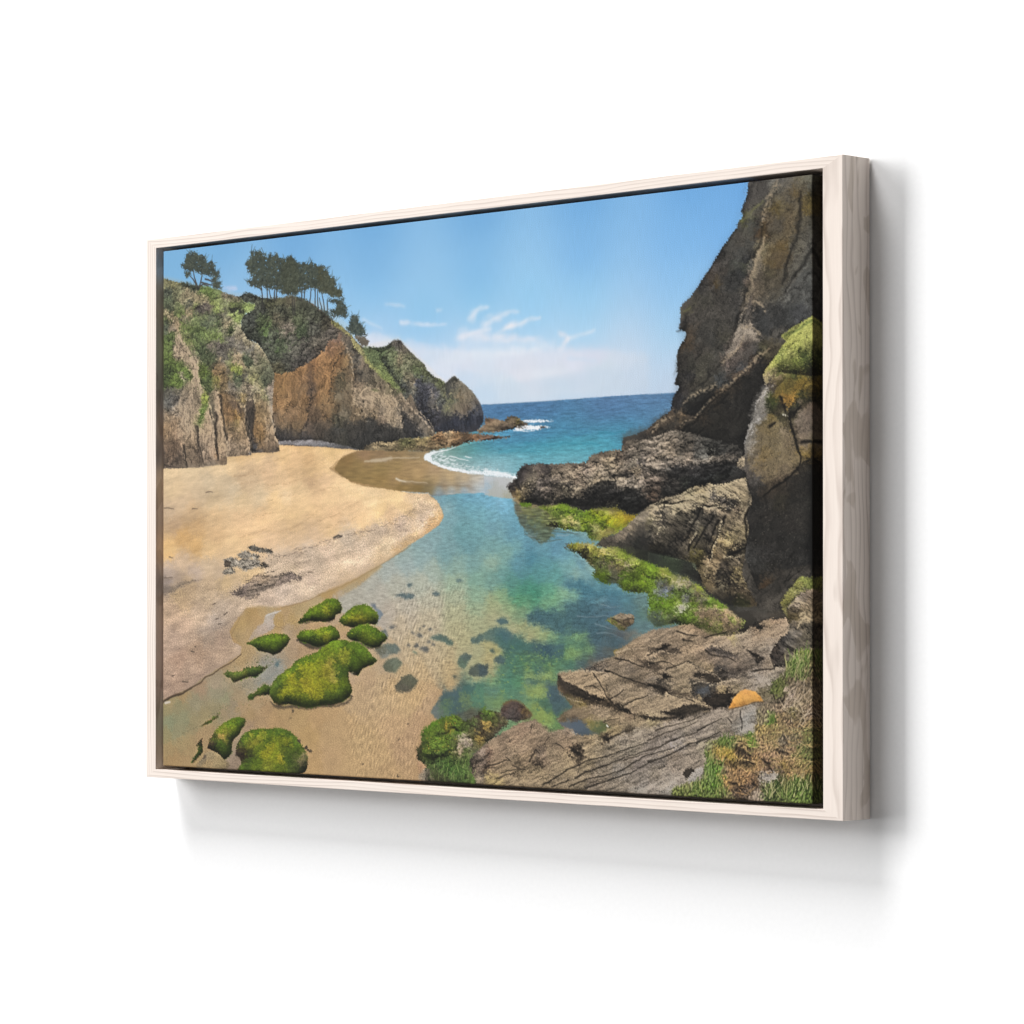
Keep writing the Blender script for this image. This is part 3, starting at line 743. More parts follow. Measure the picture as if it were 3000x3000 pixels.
# rock faces of the left cliff get a vertical grain
RKL = rock(80, 3.2, 7, .34, .30)
shade("21.0,97.2 34.3,94.2 51.8,113.9 63.5,124.8 60.5,139.5 77.9,171.2 77.9,170.2 89.3,212.4 90.7,234.7 110.7,241.3 60.4,243.1 41.4,242.6 -1.5,242.8 -1.4,176.2 38.6,168.5 38.6,166.6 26.9,128.5 16.6,120.4", RKL * .85, feather=1.5)
shade("85.1,164.0 106.6,158.4 135.0,161.6 149.1,148.5 174.1,172.5 185.2,163.9 185.2,195.8 197.3,229.4 151.0,229.7 150.3,232.0 110.7,232.6 100.8,194.3 92.3,157.0", RKL * .85, feather=1.5)
# shadowed clefts
fill("143.4,174.0 153.2,172.6 157.4,182.8 156.0,198.3 151.7,214.6 160.1,220.4 158.7,227.7 150.3,227.9 146.8,210.8 141.9,197.8 139.2,186.7", "149,182=524840 148,198=443d38 150,215=3f3c3b 156,224=45464a", rough=.5, feather=.7, tex=RKL * .6, a=.85)
fill("92.2,187.5 100.8,196.2 105.1,213.0 110.7,230.7 109.3,232.5 100.8,212.8 96.5,198.8", "9c896c", rough=.4, feather=.6, a=.6)
fill("79.3,165.6 86.5,169.7 95.1,184.9 99.4,198.9 102.2,212.9 92.2,221.8 86.4,212.3 90.8,195.8 83.6,179.8", "86,175=6b6454 92,194=5e564a 92,213=67573f", rough=.5, feather=.8, tex=RKL * .6, a=.7)
fill("54.6,194.4 59.0,197.4 60.4,207.7 63.3,215.3 72.0,215.6 77.8,223.2 82.1,230.7 85.0,237.3 66.2,237.7 61.8,230.1 58.9,220.7 58.9,211.4", "58,202=5f554a 69,221=4d443b 78,232=594d42 65,235=5a4e44", rough=.5, feather=.7, tex=RKL * .7, a=.8)
fill("4.5,214.2 28.2,214.0 32.6,225.4 31.1,234.8 16.4,238.1 -1.4,237.6 -1.4,220.6", "12,221=62554a 22,231=564c44 5,234=4f463f", rough=.6, feather=1.0, tex=RKL * .7, a=.75)
fill("113.7,171.8 120.8,171.2 129.3,176.1 136.3,182.9 134.9,186.5 126.4,183.4 118.0,176.6", "4c484a", rough=.4, feather=.5, a=.85, tex=RKL * .4)
lines("""30.4,218.8 34.1,225.5 37.0,235.0 40.6,242.1
38.5,220.0 39.9,235.0 42.8,241.7
90.8,197.7 89.3,212.4 90.7,225.5
140.6,189.5 141.9,203.3 147.5,218.1 149.6,231.0
185.9,191.3 187.9,206.8 192.0,219.7 196.8,228.9
0.0,237.6 19.3,241.5 39.9,242.5
80.7,178.7 85.0,191.9 86.5,201.2""", "35302c", 1.4, .9, .65, .6, .6)
lines("""26.9,97.5 34.3,109.2 43.0,120.0 53.2,139.2 59.1,148.8 69.2,157.7 76.4,168.2 83.6,179.8 87.9,203.1 90.7,216.2
24.0,103.0 28.4,114.5 25.4,122.8
89.4,155.8 93.7,166.2 96.5,175.7 100.8,196.2 106.5,216.7 110.0,231.6
28.3,185.9 38.5,194.7 45.8,203.4 56.0,215.0
34.1,187.1 42.9,188.4 51.7,196.2
73.5,200.7 79.2,210.2 86.4,223.5
77.8,221.3 83.5,228.9 89.3,234.7
160.3,153.6 170.0,167.8 168.6,175.1 176.9,184.5 182.4,199.3 189.3,212.3 193.4,223.4
134.9,193.8 139.1,203.2 144.7,214.4 148.2,227.3
31.1,217.9 34.1,225.5 38.5,238.7
178.3,162.7 182.5,172.9 183.2,170.3
1.8,65.9 16.6,77.2 25.5,88.0 31.3,95.9""", "b3a288", 2.4, 1.4, .6, .7, .9, np.clip(.5 + .7 * band(2.2, 75, 2), 0, 1))
scatter("1.6,181.1 38.6,173.2 54.6,194.4 77.8,193.5 89.3,212.4 89.3,235.6 60.4,242.2 1.5,241.4", 260, "b5a48b a0907a 6a5d50 584d43 877866", (.5, 1.5), 51, .5, .45, 80)
scatter("103.7,176.0 135.0,170.0 143.3,205.2 148.2,231.0 112.2,231.7", 140, "9a8970 8a7250 5c5042 7c6c5a", (.5, 1.5), 52, .45, .45, 80)
scatter("160.2,178.4 171.4,177.0 190.7,219.6 190.6,228.7 160.1,227.7", 90, "9c8a70 86704e 64543f", (.5, 1.4), 53, .45, .45, 80)
# sculpted ribs and clefts
def ribs(s, col, a=.6, rough=.6, tex=None, feather=1.2):
    fill(s, col, rough=rough, fine=.4, feather=feather, a=a, tex=RIB if tex is None else tex)
ribs("24.1,91.4 34.8,99.8 43.9,112.0 54.5,124.2 62.0,134.2 65.0,155.7 72.5,173.4 82.9,189.2 88.9,206.8 90.3,237.6 69.4,238.9 60.4,219.3 58.9,201.8 39.2,189.4 24.0,177.1 30.1,161.8 39.3,150.6 49.9,141.4 33.2,123.1 19.5,110.6", "33,113=a6957d 54,144=a3917a 75,193=b09c80 84,222=a3907a 45,163=94856f", .7)
ribs("2.4,180.2 33.1,187.3 54.3,197.8 60.4,219.3 39.2,210.8 36.1,239.9 2.3,240.8", "9,190=9a8367 45,201=a8967c 15,220=7d6650 30,236=63564a", .55)
ribs("36.1,212.6 54.3,201.7 58.8,221.2 69.4,238.9 42.2,240.0", "48,211=8f7c64 57,235=6d5f50", .6)
ribs("87.5,156.7 94.9,164.7 99.3,184.1 105.2,207.4 111.1,232.5 96.3,235.9 91.8,212.7 88.9,183.7", "a8947a", .7)
ribs("94.9,160.9 120.1,165.9 140.6,185.8 142.0,204.9 150.7,229.9 111.1,232.5 103.7,203.5 97.8,180.2", "108,175=7d6242 123,185=8f6f48 129,204=8a7252 123,227=8f7e68", .5)
ribs("142.9,184.0 158.0,176.1 155.7,190.2 147.8,205.1 153.6,226.2 164.3,228.1 157.9,229.2 152.1,229.0 146.9,214.6", "3f3a35", .8)
ribs("158.0,177.0 175.4,170.2 184.0,191.4 189.7,210.4 196.8,229.5 163.7,228.4 152.2,209.1 156.6,192.2", "170,183=8a7350 167,206=8d6f48 184,206=a08c70 187,225=8f7b64", .55)
ribs("178.9,160.9 184.6,162.1 184.6,189.5 181.1,179.9", "a2968a", .7)
lines("""139.7,182.0 145.8,205.0 151.0,229.9
173.1,168.2 184.0,190.4 191.4,214.3 197.1,229.1
94.9,161.8 99.9,184.1 106.4,209.3 111.1,231.5
58.1,134.0 63.5,153.7 71.0,173.3 82.9,189.2 88.0,206.7 90.3,235.7
24.1,93.3 36.3,103.8 43.9,115.8""", "bcaa8f", 3.6, 2.4, .7, .8, 1.0, np.clip(.6 + .5 * band(3.5, 80, 2), 0, 1))
lines("""59.8,198.0 61.9,217.4 69.4,237.9
91.0,183.8 91.0,210.7 94.8,235.8
36.1,218.5 39.1,230.2 40.6,241.9
97.9,164.9 100.8,184.2 108.2,213.2
142.0,185.9 144.9,205.0 152.1,229.0""", "3d362f", 3.0, 2.0, .7, .8, 1.0)
# vegetation clumps on the hill
def clumps(s, col, rough=1.3, a=.85, k=.75):
    fill(s, col, rough=rough, fine=.7, feather=.9, a=a, tex=VEG * k + .0)
clumps("1.8,43.2 12.2,43.0 16.7,50.8 12.2,58.0 19.6,67.0 13.7,70.4 1.8,63.0", "6,47=485044 9,64=454e3b 3,56=566248")
clumps("32.9,36.9 40.3,37.4 51.9,40.5 60.7,42.5 60.7,48.1 51.9,47.1 38.8,42.0", "464d3d")
clumps("63.6,44.6 73.7,44.4 83.8,48.8 89.6,53.8 83.8,57.1 69.4,52.5 60.7,50.0", "69,47=64793f 81,53=5d723c")
clumps("60.6,67.7 72.3,62.9 83.8,64.6 86.7,68.5 78.0,70.7 66.4,71.8 51.9,71.8", "78,65=665e58 64,70=4c4845")
clumps("113.9,71.1 123.8,69.9 135.1,71.6 136.5,74.4 123.8,76.4 115.3,74.9", "3f433a", a=.95)
clumps("118.2,63.1 125.2,61.7 128.1,67.4 143.6,67.5 153.4,70.9 149.2,74.3 137.9,74.5 129.5,69.4 121.0,68.8", "122,64=56623c 146,70=7c9050")
clumps("109.6,92.1 116.7,89.7 122.4,93.8 119.5,99.1 112.4,98.7", "475634", a=.95)
clumps("27.0,79.7 38.7,82.3 51.9,88.7 72.2,89.9 83.8,96.1 106.7,104.9 111.0,107.9 92.4,105.0 78.0,103.2 57.7,100.2 46.0,94.9 34.3,87.6", "39,86=66773f 61,94=56683c 78,97=6d7f47 98,104=667a40", a=.75)
clumps("48.9,99.7 60.6,102.2 72.2,110.3 86.6,118.6 89.5,129.8 80.8,134.0 69.3,128.8 63.5,119.2 53.3,109.3", "55,104=5b6a40 69,116=48543a 81,128=4b5539", a=.85)
clumps("1.8,91.3 24.0,91.7 19.5,99.9 15.1,109.1 19.5,120.6 32.8,128.8 48.9,137.1 53.2,144.8 45.9,147.2 34.2,138.2 22.4,135.8 37.1,149.6 34.2,153.2 12.1,151.3 1.7,151.7", "11,95=55683a 6,109=60733c 14,120=556832 31,132=5f7438 44,141=637a3c 19,145=5b7034 8,137=44542f", a=.9)
clumps("62.0,124.7 69.2,134.4 83.7,142.5 83.7,155.5 80.8,164.7 73.5,158.8 63.4,143.4", "69,136=57692f 78,150=4c5a36 76,159=55603c", a=.9)
clumps("113.8,132.9 123.7,134.4 132.2,140.3 130.8,144.9 119.4,141.5", "121,136=848f42 128,142=76843f", a=.95)
clumps("118.0,142.4 132.2,144.9 136.4,152.5 123.7,153.7", "566249")
clumps("135.0,124.8 146.3,123.6 154.7,131.4 153.3,136.8 143.5,136.3", "525f48")
clumps("156.1,122.3 175.6,130.7 183.9,142.0 186.7,150.3 179.7,160.0 168.6,159.5 163.0,150.1 168.6,139.4", "170,131=666a50 180,145=5b604c 173,156=4c5442", a=.6)
clumps("67.7,159.5 76.4,161.8 77.9,172.1 73.5,185.8 64.8,196.7 59.0,195.5 64.8,184.6", "72,165=84923f 70,182=5f8036 63,193=5d7638", a=.8, rough=1.0)
clumps("160.3,140.8 176.9,168.1 176.9,168.2 182.4,179.3 170.0,169.7 151.9,149.5", "8d8a60", a=.45)
clumps("72.1,156.0 83.7,156.6 85.1,160.3 80.8,162.0", "4f5f38")
scatter("1.8,38.5 63.6,48.3 106.7,77.1 135.1,115.7 170.0,154.1 149.0,162.2 92.3,130.0 41.6,96.5 1.8,66.8", 330, "4a5440 77845a 8c8566 5b6848 3f4836 968c6e 6c6a5a", (.6, 2.0), 54, .4, .65, -35, 30)
scatter("1.8,68.7 19.6,77.3 48.9,110.9 80.8,149.8 77.9,168.3 48.8,162.3 1.7,155.5", 150, "4d6030 6f8446 3f4a30 7f8a58", (.6, 1.9), 55, .4, .65, -60, 30)

# scrub is dry and greyish
sl_, m_ = mask(P("-1.1,27.0 59.2,40.6 121.0,54.1 177.1,61.5 263.2,72.6 303.0,98.3 337.0,122.4 383.9,118.0 451.9,166.6 465.1,159.5 502.2,189.6 430.9,215.8 326.3,233.1 262.9,226.6 197.3,230.7 -1.5,244.2"), feather=1)
g_ = IMG[sl_].mean(2, keepdims=True)
IMG[sl_] = IMG[sl_] * (1 - m_[..., None]) + m_[..., None] * (g_ + (IMG[sl_] - g_) * .84) * np.array([1.035, 1.0, .97], np.float32)
# grass blades
def blades(s, n, cols, ln, seed, lean=-80, spread=18, w=.7, a=.75):
    pts = P(s)
    r = np.random.default_rng(seed)
    lo, hi = pts.min(0), pts.max(0)
    cols = cols.split()
    x1, y1 = np.roll(pts[:, 0], -1), np.roll(pts[:, 1], -1)
    k = 0
    while k < n:
        x, y = lo + r.random(2) * (hi - lo)
        c = ((pts[:, 1] > y) != (y1 > y)) & (x < (x1 - pts[:, 0]) * (y - pts[:, 1]) / (y1 - pts[:, 1] + 1e-12) + pts[:, 0])
        k += 1
        if c.sum() % 2 == 0:
            continue
        t = math.radians(lean + spread * r.standard_normal())
        L = ln * (.5 + r.random())
        x2, y2 = x + L * math.cos(t) * 1.3, y + L * math.sin(t)
        line("%f,%f %f,%f" % (x, y, x2, y2), cols[r.integers(len(cols))], w, w * .4, a, .3, .15)
# ---- pines
TUFT = bushes(5.0, 1.0)
def pine(crown, dark="3c4138", light="5a6050", n=60, seed=1, hole=.55):
    hl = np.clip((hole + .80 + .38 * band(5, 15, 1.5) + .30 * band(2.4)) * 1.3, 0, 1)
    fill(crown, dark, rough=1.0, fine=.9, feather=.3, a=.96, holes=hl, tex=TUFT * .5)
    scatter(crown, n, light + " 3a4039 4f5547 6f7462 343932", (.8, 2.4), seed, .45, .5, -35, 30)
    blades(crown, n, dark + " 363b33 4c5245 5b6151", 5.5, seed + 500, -65, 55, .9, .7)
TR = "45423f"
lines("""60.7,46.3 57.1,38.6 53.4,29.9 52.0,25.1
60.7,47.2 65.1,37.3 67.2,30.0 66.5,23.4
59.2,42.4 52.0,34.5 44.7,29.3
66.5,39.2 78.1,41.9 91.0,44.6
72.3,35.9 83.9,38.6 92.5,34.5
63.6,42.7 69.4,41.3 78.1,43.7""", TR, 2.0, .8, .95, .3, .3)
pine("30.0,17.0 37.4,15.6 37.4,11.9 43.2,6.7 49.1,3.9 57.8,5.5 65.1,9.3 72.3,10.3 76.0,13.8 75.2,18.4 83.9,17.7 88.2,21.2 91.1,27.0 96.8,30.2 97.5,34.9 91.1,36.3 86.7,34.1 78.1,33.5 69.4,31.0 60.7,29.5 54.9,27.2 46.1,24.7 37.3,22.2", n=120, seed=61, hole=.7)
pine("35.9,25.8 44.7,26.5 49.0,28.7 40.3,32.7", n=20, seed=62)
pine("83.8,42.3 92.5,40.6 101.8,40.7 98.2,45.1 102.5,50.0 92.5,47.5 86.7,46.7", n=26, seed=63)
pine("83.9,35.8 92.5,35.5 91.0,40.9 85.3,40.5", n=14, seed=64)
lines("""168.8,73.7 168.1,58.2 166.7,49.8 163.2,44.1
177.1,67.0 176.4,54.2 174.4,43.1
188.2,65.9 188.9,55.0 189.6,44.1
191.0,66.0 192.4,53.4 191.0,42.4
167.4,53.5 157.6,49.2 147.9,43.0
170.2,50.1 177.2,43.3 179.9,36.2
218.4,84.1 217.7,66.0 218.4,49.8
221.1,84.3 220.4,66.2
232.0,70.5 233.4,54.4 232.0,45.3
236.1,69.0 237.4,56.5
245.5,73.2 246.9,58.9 245.6,48.1
253.6,77.3 253.6,61.2 255.0,48.7
258.3,83.0 257.6,63.3 259.0,50.8
210.2,61.9 204.7,59.7 199.2,59.3
182.7,63.7 179.9,54.4
268.6,85.5 267.3,72.9 264.6,63.7
273.2,85.8 272.6,71.4
283.2,90.8 287.2,84.0 289.9,81.5
264.6,83.4 260.6,68.8""", "403e3a", 1.5, .9, .95, .3, .3)
pine("141.6,22.4 147.9,20.1 149.3,11.1 153.5,10.9 157.7,13.1 165.4,12.3 171.7,15.5 177.2,20.5 181.4,14.9 186.9,20.3 191.0,15.6 195.2,19.1 199.3,23.1 204.8,23.5 210.3,25.7 214.4,20.6 218.5,24.5 225.3,29.5 232.1,30.9 234.8,29.3 240.2,31.5 249.6,29.5 255.0,33.5 263.3,36.8 263.3,56.5 256.3,56.0 248.2,58.1 240.1,53.1 230.7,54.2 223.9,61.0 212.9,62.1 204.7,60.6 197.9,52.0 191.0,47.9 181.3,50.8 171.6,48.4 163.2,49.6 153.5,43.4 143.7,30.8", "3f443a", n=420, seed=65, hole=.62)
pine("167.4,42.6 204.7,48.8 259.0,50.8 263.3,60.1 245.5,58.0 232.0,61.5 204.7,61.5 188.2,55.0 171.6,53.8", n=90, seed=73, hole=.25)
pine("142.2,42.6 150.7,41.4 163.2,46.9 168.8,53.6 157.6,50.1 143.6,46.4", n=26, seed=66, hole=.7)
pine("199.2,57.5 210.2,56.5 221.1,57.2 229.3,61.4 223.8,64.6 212.9,62.1 199.2,61.1", n=24, seed=67, hole=.8)
pine("204.8,25.3 214.4,20.6 223.9,29.4 229.3,41.5 226.6,59.4 212.9,60.3 200.6,50.4 197.9,35.7", "434739", n=90, seed=68, hole=.9)
pine("257.7,34.6 263.3,35.0 266.0,34.3 271.3,41.8 274.7,40.7 275.3,46.6 283.3,48.9 285.3,54.4 288.6,56.4 287.3,61.7 296.5,62.3 297.8,69.5 292.5,71.0 279.3,69.2 268.6,64.0 263.3,65.4 257.6,59.7", "464736", n=120, seed=69, hole=.85)
pine("271.3,69.5 284.6,72.2 299.1,72.7 297.8,76.6 301.7,80.4 304.4,85.9 305.7,91.3 300.4,93.2 289.8,90.4 279.2,87.0 276.6,83.3 288.5,81.4 284.6,76.7 276.6,75.3", n=60, seed=70, hole=.6)
pine("263.2,80.6 269.9,83.8 277.9,87.8 281.9,93.4 271.2,87.4", n=20, seed=71, hole=.9)
pine("301.7,102.6 307.0,101.2 307.6,95.0 312.2,90.4 316.2,90.7 320.1,93.1 322.7,97.7 327.9,103.3 331.8,108.0 335.0,112.6 333.1,114.7 324.0,112.8 320.1,113.5 313.5,111.3 308.3,109.2", "3c443f", "566058", n=80, seed=72, hole=.95)
fill("316.1,112.4 325.3,113.8 337.0,118.0 337.0,122.4 334.4,124.9 326.6,122.7 320.0,117.0", "6b6256", rough=.7, fine=.5, tex=VEG * .6)

# ---- reef and islet
REEF = rock(10, 2.2, 5, .40, .45)
fill("326.3,232.7 331.5,228.9 336.7,226.4 344.5,224.9 354.9,224.6 362.6,226.0 372.8,224.8 390.6,222.3 400.8,221.6 418.4,221.8 434.6,221.3 439.6,217.8 455.7,217.4 480.2,219.3 508.4,222.5 508.4,222.7 522.8,223.3 535.9,226.0 549.0,225.2 544.2,226.7 533.5,227.4 515.6,228.6 508.4,228.7 508.4,227.6 499.7,229.0 480.2,229.7 468.0,233.0 455.7,234.3 443.3,235.4 430.9,236.7 412.1,236.1 380.4,235.1 347.1,233.6", "334,231=5a5040 348,229=7a6c54 368,227=8a7a5e 393,227=6d6a48 418,226=7c6e4e 393,232=62563f 368,233=4f4636 418,233=6e5f4a 443,232=75664e 443,225=7a5f44 468,222=8a6e50 492,224=785c44 456,219=a58c6c 480,227=62503e 504,226=6b5443 520,226=6b564a 532,226=77604e", rough=.5, fine=.6, tex=REEF)
fill("498.5,217.4 508.4,212.7 508.4,204.2 515.6,206.2 525.2,207.0 534.8,209.3 540.1,208.9 540.7,206.4 546.7,205.1 552.6,206.0 558.5,208.8 562.0,211.2 570.2,214.2 567.9,216.0 560.8,216.2 547.8,218.3 538.3,219.9 524.0,220.3 508.4,220.2 499.7,220.4", "513,209=7a6450 526,211=83705a 516,216=86745c 532,218=54493e 548,207=554b3e 556,210=77693f 548,212=7d6d56 562,214=564c42 544,216=5a4f43 505,217=846d56", rough=.4, fine=.6, tex=REEF)
fill("585.4,218.2 588.9,216.8 593.6,218.1 594.7,219.2 586.6,219.2", "4f463f", rough=.3, fine=.4)
fill("552.6,217.8 558.5,217.0 570.2,218.0 562.0,218.5", "564c44", rough=.3, fine=.4)

# ---- sand
DUNE = SAND * 1.1
fill("-4.4,242.7 16.4,243.0 41.4,242.8 60.4,243.3 83.5,241.9 110.7,241.3 110.7,236.3 110.0,232.7 134.8,232.6 150.6,232.2 151.3,229.9 186.5,230.8 197.3,229.6 196.2,222.9 224.9,224.8 262.9,226.8 276.3,228.1 297.5,230.2 326.3,232.2 326.3,233.6 315.9,232.8 308.0,237.0 289.5,243.5 282.9,248.6 276.2,249.8 298.7,259.7 310.6,265.4 331.5,270.3 357.3,272.7 385.4,276.4 400.6,278.5 427.0,280.0 430.7,284.0 440.7,287.7 448.1,297.3 449.6,304.2 443.1,311.8 428.2,319.3 405.6,330.3 384.0,338.9 354.6,352.6 315.6,366.5 276.0,377.0 254.6,385.9 239.5,389.5 204.1,395.8 162.6,402.3 128.9,407.0 114.7,423.6 120.3,433.7 135.9,439.1 133.0,447.4 106.1,459.7 71.6,473.2 51.2,484.8 18.9,494.8 -1.9,501.8 -10.8,506.7",
     "12,247=d9bb90 49,246=d7bb92 92,245=d8ba90 12,257=cfb28a 49,253=c8ad88 78,258=c5ad8b 114,241=dab98b 135,236=d6b282 163,233=ddb988 204,226=e6bf8c 204,233=d8b27e 245,230=d5ae7a 259,228=dcb682 245,238=c69f70 218,240=d2ab7c 177,241=cba981 149,247=c6a67f 135,254=c0a27d 177,252=d5b086 218,251=cfaa7c 245,254=cda878 259,245=d4ae7c 204,260=d8b386 245,261=c4a078 232,271=d6b486 259,272=cda97e 149,260=c1a480 106,259=c4ab88 121,269=c4ad8c 163,274=cdb28c 204,275=d9b98e 63,272=c6ab88 19,266=c9ac84 34,281=c6a986 92,282=c9ad86 135,281=cbae84 191,284=d8b482 232,285=d8b484 12,290=c2a584 49,293=c5a37a 92,296=c9a67a 135,299=cfab80 170,302=d9b283 218,298=d2ae7e 252,297=ceaa7c 19,304=bd9b76 56,309=c39c6c 34,318=c79b62 56,328=d3a66a 92,319=cca678 135,317=d4ae80 177,311=d8b284 218,312=d5b082 252,308=d2ae84 121,329=d8b484 177,323=d2ae86 218,321=cfad86 252,319=d2b08a 276,233=d8b37c 271,246=e2bc88 271,263=dab488 289,268=e0bc8c 316,273=e0be8e 276,281=dcb888 342,283=e2c192 380,284=e4c18c 316,291=d8b386 355,296=e0bc86 393,293=d6b384 283,299=d8b184 329,305=dcb686 368,301=cba880 406,282=cfb18c 418,289=c6aa8a 431,285=d4b692 431,298=cbb094 418,306=c8ae94 443,298=d6b488 446,305=c99e68 431,312=c69d6c 387,310=b9a08a 393,319=cab095 355,314=b59e86 342,322=bba389 303,325=b5a089 276,313=d6b183 380,327=d0b495 406,326=caa87c 367,334=d4b995 329,336=c9b096 289,335=bfa68a 393,333=c8a474 12,333=d6ab70 78,334=ddb682 121,336=d3b083 34,346=bfa283 78,349=bda384 12,358=b09a88 56,359=b39c88 99,359=b39a7e 26,365=a38d78 7,368=948378 48,370=b09472 26,380=b59872 78,373=bb9f7e 106,367=c0a278 149,358=c8a87c 190,348=c4ab90 218,343=b8a088 245,337=bda68e 258,348=c2aa90 218,353=c0a78a 245,366=c4aa92 204,377=b8a28e 218,386=c0a890 245,381=c9b094 177,388=b8a08a 135,388=b39b82 34,391=b69874 77,388=b69c7e 19,403=b4967a 63,403=b0967c 106,399=a8937e 92,412=a69382 120,402=ae9780 34,417=b0937a 77,426=ac9682 19,431=ae927c 56,435=b3977e 99,435=b49a84 120,439=bca288 106,449=b49a82 63,449=b0947c 26,454=ad907a 12,469=b49882 48,468=b09680 85,460=ae957f 26,482=b0947e 4,488=a58b78 56,477=b29781 276,340=c8ac92 329,340=ceb294 303,349=ccb093 355,345=ccae88 276,362=c6ab8e 302,362=cbae8c 380,336=c9a578",
     rough=.3, fine=.25, tex=DUNE, power=4.0, sm=2)
shade("385.4,275.1 418.3,279.4 440.7,287.7 448.1,297.3 443.1,310.9 405.6,329.4 380.2,338.9 302.5,362.9 254.6,384.1 204.1,395.8 128.9,407.0 135.9,439.1 71.6,473.2 -1.9,501.8 -1.7,383.9 77.5,367.3 120.4,373.0 148.7,356.6 328.8,313.5 405.7,293.0 409.5,284.4", GRAVEL * 1.1, feather=2.5)
sl_, m_ = mask(P("-4.4,241.3 92.1,240.3 197.3,228.9 262.9,225.7 326.3,232.2 289.5,243.5 282.9,248.6 310.6,265.4 400.6,278.5 448.1,297.3 443.1,311.8 384.0,338.9 204.1,395.8 128.9,407.0 -10.7,459.5"), feather=3)
g_ = IMG[sl_].mean(2, keepdims=True)
IMG[sl_] = IMG[sl_] * (1 - m_[..., None]) + m_[..., None] * (g_ + (IMG[sl_] - g_) * .88) * 1.10
# ripples and wrack lines on the dry sand
WR = np.clip(.45 + .8 * band(2.0, 8, 2.5), 0, 1)
lines("""137.6,254.5 155.9,247.7 176.8,241.0 201.6,234.5 231.7,230.0
120.7,254.1 148.9,253.0 176.8,251.9
134.8,262.7 162.8,261.6
176.7,263.8 204.3,262.7 231.6,258.0
153.0,297.0 176.7,294.7 190.5,293.2
190.5,317.7 212.4,312.6 236.9,303.1 258.5,292.7
176.7,281.1 204.3,278.0 224.8,276.7
134.7,320.6 176.7,310.2 204.3,303.4
262.8,304.4 296.0,295.2 318.4,285.0
270.8,311.7 302.6,305.1 331.4,300.3
262.8,270.4 289.5,269.3""", "9c7c5a", 1.6, .8, .38, 1.0, 1.2, WR)
lines("""169.7,304.6 217.9,298.2 251.8,288.1
77.6,328.1 134.7,322.4 176.6,319.3
183.7,273.9 224.8,267.7
276.1,317.1 328.8,309.9 367.5,304.5
302.7,275.8 354.7,283.2
1.4,333.0 33.9,329.6""", "eccb98", 4, 2, .35, 1.2, 1.5)
lines("""262.7,327.2 278.7,325.2 292.0,321.3 315.7,319.5 341.7,316.3 367.5,309.7 393.0,301.4 408.2,294.8
372.6,310.7 384.1,313.5 393.0,309.3
387.9,317.9 405.6,317.3
414.4,307.9 419.4,308.8
421.9,312.3 430.7,309.0 438.2,307.4
409.5,284.4 417.0,293.2
217.9,335.3 238.2,332.9 258.4,330.4
190.4,343.2 211.0,340.7 245.0,335.6""", "5d5148", 2.2, 1.4, .5, .8, 1.0, WR)
line("284.1,322.1 290.7,320.4 296.6,321.0 289.4,323.1", "3e3a36", 2.2, 1.2, .85, .5, .6)
lines("""74.1,270.3 79.1,269.7 84.9,270.4
1.5,286.7 11.8,286.9 19.2,287.4
51.5,287.7 60.3,287.9
1.3,363.7 16.2,363.5
10.3,340.2 17.7,341.7
243.6,359.0 250.3,358.8""", "6b5c4c", 1.5, .8, .75, .5, .4)
fill("-4.6,370.7 13.2,374.5 33.8,369.0 60.1,365.8 54.3,369.0 33.8,373.7 19.1,380.2 -1.7,383.0", "4,377=74675c 34,371=796b5e 53,367=8a7a68", rough=1.0, fine=.8, feather=1.0, a=.75, tex=GRAVEL * 1.5)
lines("""-1.7,380.2 11.7,380.2 25.0,376.4
-0.2,383.0 26.5,382.1
28.0,373.6 48.5,368.1 66.0,365.8""", "4a443f", 1.8, .8, .55, .7, .7, WR)
lines("""-1.7,387.7 33.8,380.2 60.1,371.9
-1.7,367.0 19.1,364.7 33.8,365.7""", "7d6b5a", 2.5, 1.0, .35, 1.0, .9, WR)
scatter("276.1,326.0 341.7,317.2 405.6,297.3 418.2,301.9 393.0,313.6 328.7,331.1 262.7,352.8 176.5,387.7 91.8,421.0 71.7,411.9 120.4,387.7 162.6,374.9", 170, "6f6052 7c6c5c 5d5046 d4bea2", (.3, .9), 81, .5, .5, 10)
scatter("71.7,387.7 120.4,384.0 134.5,398.7 114.7,420.9 71.6,430.5 26.3,468.4 4.1,487.5 1.2,459.3 48.4,421.3", 130, "6f6254 5d5248 7f6f60 cbb49c", (.3, .9), 82, .5, .5, -20)
lines("""86.1,393.3 90.4,392.3
91.8,409.5 95.4,408.1
96.1,414.5 100.4,414.0
55.7,439.5 57.8,440.4
49.8,445.1 55.6,445.7
33.7,478.5 43.9,478.8
16.0,472.8 20.4,471.7
104.7,404.3 110.4,402.0""", "4f443b", 1.5, .9, .8, .4, .3)
